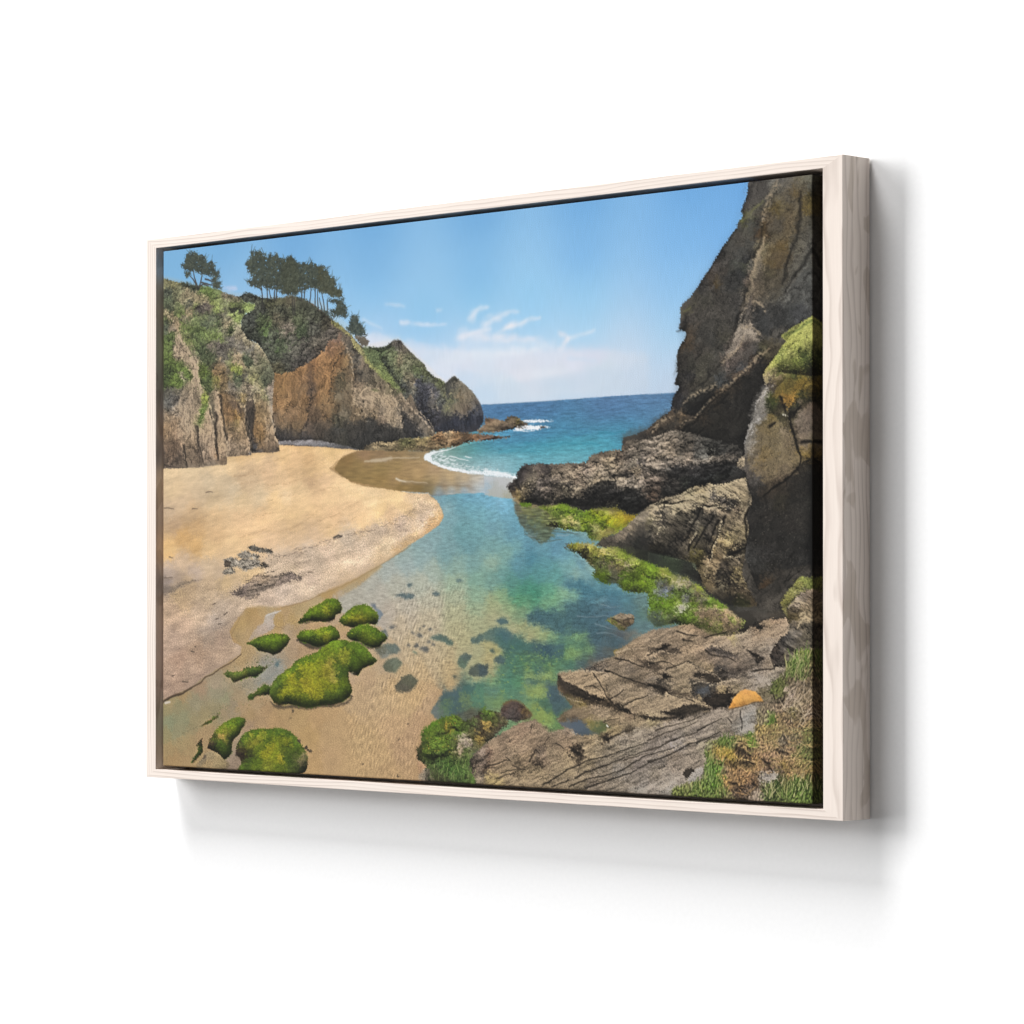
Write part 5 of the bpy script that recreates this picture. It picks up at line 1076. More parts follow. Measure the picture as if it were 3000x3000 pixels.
# ---- the big cliff on the right
CR = rock(62, 3.2, 12, .24, .38)
fill("855.4,-1.8 855.2,2.3 853.8,11.2 850.5,19.9 846.2,26.5 848.9,29.2 847.8,33.2 843.5,35.7 841.3,41.3 833.7,48.0 828.3,54.2 822.8,57.9 821.2,61.0 814.0,68.8 808.5,76.6 799.7,85.1 793.1,92.9 787.5,98.3 784.2,102.3 778.6,105.2 773.6,108.2 770.8,112.2 771.4,118.9 770.8,127.2 768.5,131.3 774.1,133.7 778.6,135.2 775.2,143.5 773.5,143.4 767.9,152.3 766.2,158.0 766.4,165.5 767.3,172.3 765.6,178.0 762.8,182.9 768.9,186.1 766.1,191.4 762.8,194.6 760.3,199.5 759.6,207.0 752.6,211.7 741.3,217.1 730.0,223.8 730.0,224.4 722.1,226.6 713.3,229.5 697.8,231.8 695.0,243.5 726.2,307.5 893.4,425.5 938.4,425.0 939.7,-3.6 884.2,-2.4",
     "863,3=5a5550 858,15=4f4b47 852,24=4c4843 874,12=5b5752 889,9=66645e 905,7=67625a 921,8=68604f 926,6=716e60 895,3=64605a 884,20=69645a 868,26=5e5a4c 857,31=6a6a4c 850,35=66663e 841,42=55524a 857,39=53544c 868,37=5b5348 873,42=564430 871,50=55422d 879,33=6d5f4c 888,28=6f5e34 895,28=6d6246 905,19=655f56 910,16=6c5a3a 916,28=635a4c 922,30=74602e 926,26=6f6035 924,38=5d594e 900,33=655842 905,43=655742 889,42=635c52 886,54=625846 905,53=6d5f47 916,52=5b5648 921,46=5d5a50 926,61=625f56 910,64=5c5748 895,65=634f30 884,70=61523c 900,71=584a34 889,78=5d4c34 871,62=7d745a 872,65=7c7054 866,73=746a5c 863,81=6f665e 868,89=635a50 857,92=67594f 879,86=57513f 884,94=5a5348 900,87=514d45 915,80=5a5850 910,96=5d5c58 924,93=5a5a56 926,109=5d5c58 900,108=5b5953 910,116=4f4f4c 884,111=4c4b47 863,103=7c6e5e 860,109=6d6258 871,114=605a52 865,121=4a4947 854,122=625b54 844,130=4d4a45 852,135=85796c 860,142=6f6358 873,134=434443 894,131=484846 915,125=505050 889,143=54504a 836,58=4e4c46 847,53=5b564c 857,56=52524c 830,70=4f4b47 847,67=4a4b48 852,72=45474a 847,83=3d4040 839,75=4c4f48 850,78=50543f 819,77=564f4a 826,84=50483f 813,88=55493f 816,93=5e4a30 808,97=4d4945 797,95=4b4845 825,94=4c4a44 836,99=4d4a44 844,96=47463f 822,106=48443f 803,105=4d4b41 792,104=524e46 781,112=686448 778,108=4f4a46 786,117=504a45 775,124=4c4744 773,130=47433f 797,121=4e4a44 814,118=524e48 830,119=504d48 841,112=4b4845 841,124=44423f 825,131=47453f 808,130=45433e 797,138=454440 784,136=55493c 808,143=42423f 825,140=4f4c40 781,147=594a3a 797,150=4b4742 793,154=544e48 777,160=4d4843 772,168=4a4642 773,181=3f3d3c 766,183=403c3b 786,165=4b4a42 803,162=504e43 819,158=51504a 834,157=5f5650 828,163=695c54 845,152=70625a 841,168=564f4b 852,160=52504c 862,157=4f4e4c 873,157=57523e 884,155=5a5242 814,175=474640 792,172=5a584a 797,180=454339 786,187=474239 781,177=3d3c40 769,193=3a383a 764,201=363436 775,190=413c3a 808,187=4a463e 819,183=4a4c4c 833,184=4a4846 841,182=655444 852,175=6a5848 846,172=4b4c4d 860,166=54483e 868,169=413e3c 873,165=4c4434 862,181=3e3c3a 852,185=3c3a38 868,189=3a3836 784,198=48463f 792,194=504d45 778,202=42423c 797,199=3a3936 808,195=42403b 797,207=2f2f2e 784,209=302f2f 769,208=383534 766,212=6e5c45 757,214=685644 747,219=625343 773,213=6b5a46 764,220=4e4840 753,224=474139 737,226=5c4c3e 741,232=524e45 758,234=464239 769,227=5a4a3d 775,222=5a5044 786,218=63564a 803,213=6d5a46 814,202=6b5946 822,194=735e48 832,191=6d5a46 835,196=5d5246 825,200=3d3b37 808,211=393834 819,220=3e3b34 835,204=3f3d3a 846,197=3e3c3a 852,205=3b3937 857,197=383634 835,221=3c3834 786,227=3c3a35 775,235=47433a 797,236=363531 819,241=34322f 841,229=3b3936 846,242=393736 808,249=302e2c 830,249=343231 764,243=504e4a 753,241=464440 739,241=575347 775,248=3d3c3a 726,232=3f3a36 704,236=3d3936 721,243=47413b 715,259=453f3a",
     rough=.25, fine=.4, tex=CR * 1.0 + .05 * frac(20, 1.2))
lines("""883.6,16.3 881.5,26.7 878.8,37.8 875.5,48.9 873.4,56.1
917.2,14.4 915.6,26.4 917.7,33.8 915.5,45.7 914.5,54.5 909.2,63.8 902.9,75.4 901.8,87.5 899.7,99.4
934.2,57.7 924.8,65.8 914.4,74.6 905.0,82.8
900.7,105.2 893.3,115.2 893.3,121.7
822.7,77.6 821.6,89.9 822.7,108.9
847.5,120.4 841.0,126.6 834.5,136.0
850.8,96.1 849.2,108.2 850.7,120.6 847.5,130.2
929.9,89.5 915.4,100.5 900.7,107.6
841.1,111.8 847.5,115.5 851.8,114.1
866.0,36.7 861.7,47.8 860.6,55.9
825.8,162.8 817.0,170.6 808.3,172.6
866.7,161.7 851.7,174.8 835.5,183.9""", "2b2724", 2.4, 1.0, .5, .8, .9, np.clip(.7 + .4 * band(5), 0, 1))
lines("""883.1,17.9 880.9,25.0 873.5,34.1
870.7,55.9 872.3,61.7 869.1,69.6 863.7,78.2 861.6,86.2 854.1,92.2
866.9,102.1 857.2,106.3 854.0,111.8
870.0,113.7 876.4,114.9 878.5,119.1
862.5,117.3 858.2,125.2
851.8,117.4 847.5,123.7 842.1,133.2 833.4,144.2
852.9,134.6 858.2,134.2 863.6,137.7 863.5,141.8
847.5,140.1 858.2,140.7 865.7,143.6
875.5,76.6 874.4,83.8
894.7,5.9 886.3,13.3 882.0,21.0""", "9b8c78", 2.4, 1.2, .6, .6, .9, np.clip(.55 + .6 * band(3), 0, 1))
lines("""872.4,19.4 862.8,25.1 853.2,30.8 846.7,36.8
867.1,22.2 858.5,28.0""", "7d7c4e", 2.4, 1.6, .75, .6, .6)
line("775.3,115.0 779.7,112.8 783.1,110.5", "8a8654", 2.6, 1.4, .7, .6, .6)
lines("""889.4,24.1 888.3,32.1
921.9,24.5 920.8,31.7 926.0,28.9
876.5,75.1 888.2,77.5
884.0,65.9 899.8,63.8 909.2,58.9
816.2,88.7 816.2,94.5
872.4,40.5 871.3,51.9""", "77602c", 5, 3, .4, 1.2, 1.2)
scatter("855.4,2.3 926.1,4.8 927.8,117.4 873.1,138.3 830.2,135.8 786.4,124.9 780.8,112.0 830.4,61.7", 420, "6f665a 403e3b 5f5a50 7d7262 36342f 575248", (.6, 1.8), 101, .4, .4, -62, 18)
lines("""838.8,154.1 830.1,159.8 822.5,165.9
846.4,149.2 845.3,154.0
879.5,155.9 873.1,162.1
866.7,162.5 856.0,171.8 847.3,177.1 840.9,181.7 833.3,188.7
836.5,190.9 827.8,191.3 820.2,194.7 812.5,203.4 806.0,209.7 797.1,216.0 786.1,217.6 777.2,221.0 768.3,227.3
756.0,212.7 767.2,210.6 775.0,212.6
833.3,193.6 835.4,197.8 830.0,200.9
747.0,218.2 758.2,214.4
730.0,225.9 741.3,219.6""", "8f7a62", 2.4, 1.4, .65, .7, 1.0, np.clip(.55 + .6 * band(3), 0, 1))
lines("""775.0,208.4 791.6,214.9 792.7,217.5
806.1,170.1 803.8,179.9 786.2,190.6
777.2,203.5 797.2,206.1 810.4,202.5
840.8,191.5 841.9,204.7 835.3,220.8
801.5,213.7 830.0,195.9""", "1f1e1e", 3, 1.5, .55, .9, 1.2)
scatter("773.0,148.4 862.4,153.3 867.7,181.3 840.7,229.2 786.0,243.8 763.8,226.3 808.2,203.2 769.5,189.0", 220, "5d564a 35322f 66604f 2b2a29 504b43", (.6, 1.8), 102, .4, .4, -50, 20)

# planes, ledges and shadowed faces of the big cliff
CR2 = rock(58, 2.6, 9, .34, .3)
for s_, c_, a_ in (("883.6,6.2 904.5,4.9 925.3,3.6 929.3,58.4 916.8,89.5 893.7,112.1 874.8,119.0 862.0,114.9 866.4,85.9 874.9,63.8 875.0,37.9", "70644f", .35),
                   ("849.4,39.0 870.8,34.3 868.6,56.9 857.9,75.5 849.3,94.5 840.6,116.8 819.0,112.1 792.8,100.5 817.0,72.5", "4b4742", .45),
                   ("856.0,0.5 883.6,1.4 875.1,21.7 870.8,34.3 851.6,39.2 847.3,29.1", "56514c", .4),
                   ("825.6,83.0 847.2,81.3 851.4,91.4 840.7,103.7 825.6,99.4", "353535", .6),
                   ("870.7,50.5 874.9,63.8 868.5,79.6 862.1,95.4 855.6,111.2 847.0,123.7 851.4,107.7 857.8,88.6 864.3,69.5", "8d8068", .7),
                   ("904.4,56.4 931.4,45.8 931.2,90.6 916.7,115.2 900.0,120.6 891.6,110.3 904.3,88.6", "5f5d58", .4),
                   ("775.1,109.3 792.8,100.5 819.0,112.1 840.6,120.0 836.2,139.4 818.9,148.2 788.3,139.9 772.8,129.0", "4e4943", .45),
                   ("788.3,139.9 818.9,148.2 827.5,165.1 810.1,183.9 783.7,195.9 768.2,186.9 766.1,161.9 777.2,149.2", "454039", .45),
                   ("836.2,139.4 844.9,131.7 857.7,133.3 868.3,144.5 866.2,149.3 849.1,146.7 840.5,157.6 825.4,165.0", "a29585", .75),
                   ("849.1,148.3 866.2,149.3 861.9,160.4 840.5,169.0 829.7,171.8 840.5,157.6", "6b5f56", .5),
                   ("862.0,114.9 883.2,113.0 904.2,120.8 900.0,130.2 874.7,148.1 868.3,142.9 857.7,132.5", "3a3938", .6),
                   ("874.6,161.1 876.7,183.9 857.5,212.2 850.9,247.8 796.8,249.3 761.4,244.8 770.3,225.2 801.3,209.9 818.8,195.8 844.7,180.7", "322f2b", .65),
                   ("814.4,187.4 818.8,194.2 796.9,208.1 763.7,208.3 761.5,206.6 777.1,202.3", "2b2a29", .65),
                   ("730.0,222.0 752.5,209.5 774.8,210.5 763.7,221.6 761.4,243.2 698.0,241.1 695.7,229.2 714.0,224.8", "423d37", .5),
                   ("768.2,195.2 783.7,195.9 774.8,205.5 759.2,208.2 761.5,201.6", "3a383a", .6)):
    fill(s_, c_, rough=1.3, fine=.5, feather=2.2, a=a_, tex=CR2)
lines("""872.8,52.3 869.6,65.1 862.1,79.1 857.4,95.1 851.4,109.3
874.6,159.5 857.6,169.9 840.4,182.1 816.6,194.9 796.9,209.7 770.3,221.9
812.3,186.5 794.7,191.5 781.5,197.5 774.8,203.8
754.7,213.0 743.5,219.2 734.5,227.2
889.9,3.6 875.0,24.9 870.8,40.8
825.4,165.0 840.5,154.3 849.1,143.4
849.2,133.6 859.8,134.3 868.3,144.5
862.0,113.3 870.5,115.4 876.9,122.3""", "a8957a", 4.0, 2.2, .65, .8, 1.2, np.clip(.65 + .5 * band(4), 0, 1))
lines("""871.8,40.9 868.6,56.9 862.2,69.4
855.7,94.9 847.1,113.9 840.6,129.8 827.6,152.0
917.0,17.3 915.9,44.5 912.7,60.3 902.2,78.8 895.9,97.7
931.3,68.2 912.6,87.6 900.0,104.5
818.8,195.8 796.9,213.0 772.5,228.6
777.1,200.6 796.9,203.1 816.6,194.1
775.1,117.6 777.3,132.6 769.5,133.8""", "25221f", 3.6, 2.0, .5, 1.0, 1.2)

# dark ledge
LG = rock(22, 1.8, 5.5, .5, .5)
fill("539.4,274.6 542.9,271.7 546.5,271.4 548.9,269.0 555.4,266.6 552.4,264.0 556.0,259.1 560.7,255.8 565.4,253.5 574.8,254.2 584.2,253.2 594.6,254.3 608.5,254.7 625.7,254.0 638.3,254.8 650.2,253.9 652.5,249.5 656.4,247.1 667.7,245.0 675.5,244.1 693.4,243.0 704.5,234.0 729.9,234.9 763.8,226.3 847.1,245.8 849.2,262.3 829.8,274.8 807.9,279.2 785.9,281.2 763.6,291.5 715.3,305.7 704.3,305.5 693.2,298.8 682.1,296.1 668.7,299.1 648.4,301.2 637.0,299.3 619.9,294.8 614.2,293.9 600.3,294.8 584.0,295.7 574.7,293.9 559.4,291.9 547.6,285.7 544.1,280.6",
     "544,275=3a3534 550,271=403a37 562,263=3b3635 570,257=413b38 579,256=4b433d 574,263=575046 568,271=5f5748 564,279=6a5e4a 556,286=80704c 550,285=6b5a40 575,271=6a6153 582,263=5f554b 589,260=433c39 597,259=302c2c 591,272=57504a 603,264=6e6355 614,261=665a4e 608,272=4d4640 591,280=6b6057 582,284=3e3a36 574,280=38342f 570,290=302e29 591,291=35322f 605,289=4e483f 611,284=574f45 620,281=625a4c 614,268=5d544a 626,260=75695a 631,256=5c5046 637,261=7a6c5c 643,265=74675a 635,269=6a5d50 626,275=47413b 637,280=8a7d6b 633,283=8d806e 644,276=76695a 648,261=5a5048 660,251=5e5448 671,248=66594c 682,245=6e6252 671,253=7a6c5a 682,256=85765f 688,254=6a5e50 682,263=857868 669,264=83776a 660,259=796b5c 654,267=6a6054 665,270=7a6c58 654,276=635a4c 677,270=6f6556 693,250=54493f 704,253=544c44 710,256=6a6256 699,258=5d554a 704,263=5a5047 715,264=6a5e4e 721,259=57504a 693,269=7d7060 704,271=4f4943 693,275=73695d 704,275=7a7064 715,277=766c60 721,273=7c7064 710,280=4c4640 682,272=3f3b36 671,275=38352f 660,280=34312d 648,286=322f2c 660,290=2e2c2a 682,281=343230 693,287=302e2d 677,290=2e2d2c 626,289=302e2a 637,294=343230 654,298=373531 682,295=565042 704,291=2f2e2c 715,291=302f2d 704,301=2f302c 721,299=322f2c 737,252=756a5e 757,250=7d7060 741,257=6d6458 767,254=625b52 752,259=4c4945 741,264=524c46 780,254=6b6054 769,264=353433 786,260=3d3b39 797,255=52504b 808,257=47453f 819,256=45433f 841,255=4a4641 824,263=2d2d2c 802,265=363635 791,269=434342 808,271=3a3b3a 830,268=31312f 775,273=33342f 764,276=3c3834 737,272=75685c 733,279=5f544a 741,276=524840 752,283=34322f 737,284=5c4c40 797,274=2e2e2d 786,277=2f2f2d 813,274=33332f",
     rough=.4, fine=.6, tex=LG * .9)
scatter("565.4,254.3 648.5,255.9 682.2,246.3 726.4,259.0 720.8,277.5 648.4,275.7 631.4,283.5 591.1,284.2 565.4,283.6", 420, "9a8b76 8a7c69 4a433c 332f2c a5967f 6a5f52", (.5, 1.5), 111, .55, .5, -20, 40)
lines("""614.2,272.3 625.7,271.0 634.8,267.1
653.0,275.0 671.0,271.3 686.6,271.3 709.9,271.1 726.3,272.0
630.2,283.5 637.1,279.5 643.9,278.9
565.4,267.7 563.0,276.0 558.3,282.6
600.3,292.8 607.3,287.9 614.2,283.9
659.8,265.3 673.3,259.9 684.4,257.8
704.4,267.3 720.9,262.1
731.0,252.9 743.5,249.9 757.0,249.1 767.1,251.5 783.8,253.7
586.4,279.1 595.7,278.5
688.8,275.9 702.1,273.8""", "a8987f", 2.0, 1.0, .65, .6, .8, np.clip(.6 + .6 * band(2.6), 0, 1))
lines("""595.8,255.2 598.1,261.9 600.4,267.8
560.7,262.5 556.0,270.8 559.5,279.3
682.2,265.9 693.3,267.8 709.9,266.7
752.5,267.8 785.9,266.2 818.9,261.4 846.0,258.9
813.5,253.0 829.8,254.3 849.3,247.5
750.2,261.0 765.9,259.8
668.7,272.9 682.2,273.3""", "211f1e", 3.2, 1.6, .6, .9, 1.2)

for s_, c_, a_ in (("725.3,253.7 752.4,247.9 785.7,254.8 840.2,253.2 844.5,259.0 807.7,261.2 763.5,261.5 729.8,265.6", "85786a", .6), ("763.5,259.9 840.2,258.9 848.8,255.9 844.5,265.5 796.7,272.4 752.3,274.6", "2a2827", .7),
                   ("561.9,254.2 574.8,262.9 567.7,271.1 559.5,279.3 556.0,275.0 560.7,264.2 556.0,259.1", "332e2c", .5), ("591.1,255.1 602.7,257.9 600.4,268.6 593.4,278.4 586.4,271.6 591.1,263.4", "332e2b", .5),
                   ("574.7,279.7 591.1,285.1 598.0,291.0 574.7,293.9 564.2,290.3", "2d2a27", .6), ("646.2,281.4 671.0,275.4 688.8,275.9 688.8,294.6 668.7,298.3 648.4,300.4 634.8,297.6 642.7,287.9", "2c2a28", .6),
                   ("692.2,280.0 720.8,281.5 724.1,299.4 715.3,304.9 697.6,302.1 688.8,295.4", "2b2a28", .6), ("602.7,260.4 625.7,258.6 642.8,261.5 637.1,269.6 620.0,272.5 608.5,268.9", "7a6d5c", .45),
                   ("659.8,257.1 682.2,254.5 687.8,261.2 679.9,269.1 665.4,270.4 657.5,265.2", "857866", .5), ("693.3,273.5 709.9,272.8 720.9,274.3 718.6,279.1 704.3,279.5 691.1,277.6", "85796b", .6)):
    fill(s_, c_, rough=1.2, fine=.6, feather=1.6, a=a_, tex=LG)
# green weed shelf
MS = MOSS
fill("584.0,296.6 593.4,295.5 602.6,294.9 613.0,293.7 619.9,295.0 637.0,299.7 648.4,301.6 668.7,299.3 679.9,298.4 688.8,298.7 697.6,302.9 704.3,305.5 715.3,306.5 708.7,312.1 698.7,318.4 688.7,322.3 670.8,330.3 659.6,331.7 652.8,327.6 648.3,321.7 634.7,320.7 623.3,319.7 614.1,317.9 608.3,313.7 616.4,310.5 602.6,305.3 591.0,299.2",
     "591,298=647a26 603,297=6f8a28 614,297=6d8c24 626,302=6a8a24 637,303=5c7a28 648,306=6b8a22 660,303=8a9828 671,301=99a048 682,301=9a9450 693,304=a59a34 704,308=b39c2e 671,308=8a9a22 682,309=a0a024 693,311=a49e24 702,314=948c2c 660,311=74901f 648,314=82962a 671,315=6f8a24 682,315=8a9a26 693,318=848c30 631,311=a09a62 620,311=9a985c 614,315=62782a 626,317=6d882a 637,314=7a8650 648,318=5e7c26 660,318=8a9058 654,323=5f7a2c 671,321=94904c 665,327=8a8c4a 682,321=8a8448 660,329=6d7a3a 597,300=63743a 608,301=5f7630 614,305=647c34", rough=.7, fine=.7, feather=.4, tex=MS)
lines("""604.9,298.7 614.1,301.3 625.6,300.7 637.0,305.1
609.5,314.5 621.0,318.8 634.7,319.9
643.8,314.3 652.9,312.8
657.4,305.5 661.9,311.3
627.9,314.0 634.7,314.1
646.1,321.7 655.1,321.8
668.6,313.9 676.5,318.1""", "34481c", 2.6, 1.4, .6, .8, .9, np.clip(.6 + .6 * band(3), 0, 1))
lines("""614.1,311.3 623.3,309.8 632.4,310.4 640.4,314.2
654.0,314.4 661.9,319.5 682.0,322.2
659.7,300.6 676.5,299.3 688.8,300.3
593.4,295.9 609.5,295.0""", "b5ac78", 2.2, 1.2, .6, .8, .8, np.clip(.6 + .6 * band(2.4), 0, 1))
fill("593.3,315.1 600.3,311.9 607.2,311.6 611.8,314.6 609.5,317.0 600.3,316.9", "3c3c26", rough=.5, fine=.5, feather=.4, tex=MS)
fill("558.3,291.9 565.3,291.6 574.7,293.9 574.7,296.0 565.3,295.8 558.3,294.0", "5f7a24", rough=.5, fine=.5, feather=.3, tex=MS)
scatter("574.7,296.4 614.1,304.7 608.3,313.7 585.2,313.3 567.7,300.4", 40, "6d7a36 566432 7f8a4a", (.8, 2.0), 112, .5, .4, 15)

# lit boulder at the foot of the cliff
BO = rock(-35, 2.6, 7, .38, .5)
fill("660.7,335.0 670.8,327.7 684.2,326.3 690.9,322.3 702.0,317.6 710.9,310.4 718.6,305.7 729.7,298.7 741.1,294.8 750.1,290.8 769.2,288.7 782.6,282.4 792.5,280.1 801.3,281.2 806.8,278.0 814.5,280.7 827.6,279.4 840.6,275.6 851.3,274.2 859.9,294.9 852.3,311.0 855.5,323.4 853.3,338.0 851.1,347.8 846.8,364.1 854.3,376.4 867.0,392.7 851.0,395.2 829.4,392.8 816.4,383.8 805.4,382.1 798.9,373.8 795.6,363.0 789.0,353.0 785.7,352.2 763.4,347.0 729.6,342.5 729.6,351.9 704.2,342.0 682.0,337.7",
     "741,299=8a7d68 737,306=8f816a 744,305=443f38 733,311=57513f 758,293=7d715e 780,285=857a62 793,283=7d7058 775,294=8c7f68 764,299=988b72 780,300=8f826b 758,307=5d5548 775,308=4f493e 747,313=453f38 744,321=736a58 741,326=5d554a 764,319=413b33 752,330=4b453b 775,319=413c34 792,306=33302b 784,321=322e29 790,316=5c554a 786,329=5c5243 778,337=5a5246 772,330=332f2a 792,326=37332c 797,322=57503f 801,319=3f3a34 808,313=38342f 814,308=413c36 808,323=4f483f 799,335=4b4438 803,329=312d28 791,345=5a5232 795,349=3c3722 806,343=332f2a 799,294=7f735d 808,284=8a7d66 824,284=93856c 835,290=857760 813,291=4a4540 824,295=443f3b 835,298=433f3a 846,296=867860 819,301=8c7e68 808,301=887a66 824,304=6a5e4f 835,309=7c6e59 840,304=54493e 851,305=8c7d66 847,313=8f8068 830,320=6e6250 827,327=80725a 840,323=87795f 851,327=85775c 832,330=9c8c66 822,333=8a7856 813,343=7d6c4e 819,339=5f5342 830,338=6a5c44 840,342=332e26 833,344=39342a 849,339=4a4336 816,347=705f48 806,354=86745a 812,356=8f7c60 801,362=75674c 810,364=7c6c54 808,372=6f6048 803,368=6a5c42 824,356=4c443a 840,352=6f6352 819,364=322e28 829,367=302c26 842,363=80714f 850,369=75684e 822,374=6b6250 835,378=574c3c 824,382=403a30 849,382=504536 865,388=524634 846,389=3a3a24 829,389=2b2823 840,372=3d372e 758,343=322f2a 741,338=353128 682,330=4b443c 693,326=75695a 706,317=7d705e 715,310=8a7e6c 704,327=3e3a34 721,319=443f38 726,330=2f2d2a 715,337=2d2d29 676,334=4b463c 693,335=3d3a33 724,309=7f7464",
     rough=.4, fine=.55, tex=BO * .9)
scatter("732.0,299.6 769.2,289.5 807.9,279.7 840.5,286.2 856.6,297.2 849.1,311.0 829.7,304.9 796.9,297.6 741.1,309.9", 260, "a3957c 93856d 584f44 443e36 b0a187", (.5, 1.4), 121, .55, .45, -15, 30)
scatter("823.1,314.6 854.4,313.5 853.3,338.0 814.3,344.2 801.1,362.2 814.2,364.0 807.6,375.5 796.7,363.9 809.9,345.8", 260, "a08f72 8a7a60 50473a 6b5e4a b09e7e 3c352c", (.5, 1.4), 122, .55, .5, -60, 30)
scatter("814.3,359.0 846.8,351.9 853.2,376.4 867.0,391.1 829.4,388.7 814.2,380.5", 150, "6b5f4d 29251f 85765e 3a3329 544836", (.5, 1.6), 123, .55, .6)
lines("""796.9,300.1 792.4,308.3 785.8,318.1 778.0,328.8 772.4,335.4
814.4,309.5 801.2,320.9 792.4,332.3 787.9,338.9
818.8,314.6 810.0,326.8 805.6,335.8
826.4,309.8 818.7,324.4 812.1,337.6 806.6,347.4
855.6,297.2 852.3,311.0 854.4,325.0 852.2,338.8
729.8,296.2 746.7,294.1 763.6,296.1 777.0,294.7
799.1,298.5 814.4,300.5 827.5,302.4
831.7,346.0 842.5,342.0 852.2,339.7
780.2,341.3 788.0,330.6 792.4,325.7""", "221f1b", 2.6, 1.4, .7, .6, .8)
lines("""730.9,298.8 750.1,291.6 770.3,289.2 785.9,281.6 799.1,281.9
777.0,293.0 796.9,288.5 818.8,285.7 838.4,288.7 845.9,295.4 847.0,301.1
736.6,298.9 758.0,296.8 780.3,298.9 796.9,300.1
799.1,299.3 807.9,302.0 821.0,300.6 828.6,303.2
858.8,294.8 852.3,302.1 846.9,310.1
745.5,318.3 742.1,325.0
822.0,314.6 818.7,326.9 814.3,337.6 807.7,347.4 802.2,355.6 801.1,363.9
825.2,347.6 838.2,348.5 850.1,345.4
729.7,309.7 739.9,311.5 746.7,310.8
790.2,324.0 783.5,335.6""", "b5a68a", 2.2, 1.1, .65, .6, .8, np.clip(.6 + .6 * band(2.4), 0, 1))

# tall lit pillar on the far right
fill("873.0,180.8 877.3,173.7 883.7,168.3 892.1,158.2 898.5,152.1 900.6,150.6 894.3,146.0 906.9,138.7 921.5,133.1 934.0,127.5 939.3,126.2 938.7,321.0 938.6,360.6 929.1,355.0 904.1,358.8 883.0,372.5 867.1,380.5 851.1,347.8 855.5,323.4 854.5,311.1 859.9,294.9 854.6,278.8 852.4,268.9 840.6,263.7 845.0,256.4 850.9,252.5 850.4,244.3 852.5,236.2 855.8,226.5 861.2,219.4 863.3,212.1 864.4,204.8 870.8,197.8 876.2,191.5",
     "905,156=8a8a4a 915,155=8f9050 926,155=8c8c50 894,163=6f7340 905,163=7c7c48 915,162=5e6436 923,166=566034 913,170=7f8644 889,169=7a7a42 882,171=84834a 878,176=8a8250 894,175=5c6034 905,173=6f743e 926,174=52592f 884,180=8d8460 877,182=9a8a68 889,182=74654c 899,180=5f5c36 910,180=4d4f2c 926,183=5b5330 920,186=7a6630 928,190=806c36 905,189=5f542e 894,192=6a5c30 915,193=6e5a2c 925,197=5b4e28 884,190=5a5048 889,199=6a5a30 905,203=8f6c36 899,207=8a6a36 913,200=6b5a2c 920,202=40422a 910,208=36382a 881,202=4a5028 886,205=43492a 881,210=42482c 894,209=3d382c 874,198=8d8478 871,203=857c72 876,194=7c746a 867,207=7d756a 873,208=7a736c 878,214=6d655c 869,216=6d6862 862,222=76706a 866,220=8a857e 881,217=6e5e38 886,223=625434 892,215=4d4536 899,218=66604a 892,223=4c4a34 905,224=6b604e 909,216=37332c 920,210=7d6c5a 917,218=74685c 927,210=705f50 925,220=74665a 915,228=5c5348 923,232=6d6155 909,232=3d342c 911,244=37302a 917,240=6d604e 925,244=6f6450 925,251=86703e 920,252=725f36 928,256=6a562e 858,227=8a8680 855,234=75716d 861,235=625c56 853,241=8a867f 857,246=67605a 868,230=66583c 869,238=6c604a 878,231=6d5e40 889,231=73664a 899,231=76695a 873,243=655a46 883,247=6a5f48 894,243=6c614c 904,244=66594a 878,249=725f3c 894,255=6b5f4a 907,252=675a45 913,259=62563f 871,258=6f5b38 862,253=64594c 857,258=5f564c 855,266=57504a 867,267=5d5143 883,265=685b46 899,268=65584a 910,268=5c5040 878,276=5c5040 894,276=5b4e40 862,274=4f4a46 857,272=534c46 867,282=45413d 878,283=52483c 889,283=42392f 904,275=453c34 915,272=3b362f 923,260=302b24 920,266=3c362d 925,273=48433a 910,282=3f3a33 923,285=46413a 899,288=4a4034 883,289=54483a 871,289=54483c 865,294=34322f 862,303=34332f 878,296=47413a 894,296=46402f 910,296=3f3c36 925,297=4a4740 873,299=45413c 894,296=4a4438 915,300=44403a 862,307=3e3a36 867,324=34322f 873,311=403b36 888,316=3a3733 904,316=413c37 920,316=47433d 894,332=33312e 873,332=393632 915,336=3c3a37 862,346=4a4845 878,344=45423f 894,348=3b3936 867,356=3c3a36 883,356=37342f 909,352=34322f 923,348=413f3c 862,368=302d29 878,376=5a4632 885,375=67543f 888,368=4a443d 872,381=36322c",
     rough=.3, fine=.4, tex=rock(68, 2.6, 7, .24, .30) * .9)
for s_, c_, a_ in (("861.7,225.4 887.1,223.2 903.9,217.4 912.1,233.8 918.3,258.1 903.7,273.7 874.3,277.7 855.2,264.2 853.1,241.4", "85755a", .45), ("876.7,188.7 861.8,202.7 855.3,231.7 850.9,247.8 859.5,254.6 865.9,225.6 878.7,203.4", "918b83", .6),
                   ("876.6,203.3 893.4,217.0 912.2,214.5 924.7,202.2 930.9,199.3 930.8,208.9 912.2,220.9 903.8,233.5 891.3,220.1 878.7,209.9", "2d2a1d", .6), ("912.2,217.7 930.8,208.9 930.7,250.4 920.4,253.3 914.2,237.1", "7d6e5f", .5),
                   ("854.6,278.8 883.3,287.6 914.8,272.3 929.4,268.7 929.1,348.5 893.6,354.7 856.5,347.9 857.7,307.1", "322f2c", .4)):
    fill(s_, c_, rough=1.0, fine=.5, feather=2.0, a=a_, tex=CR2 * .8)
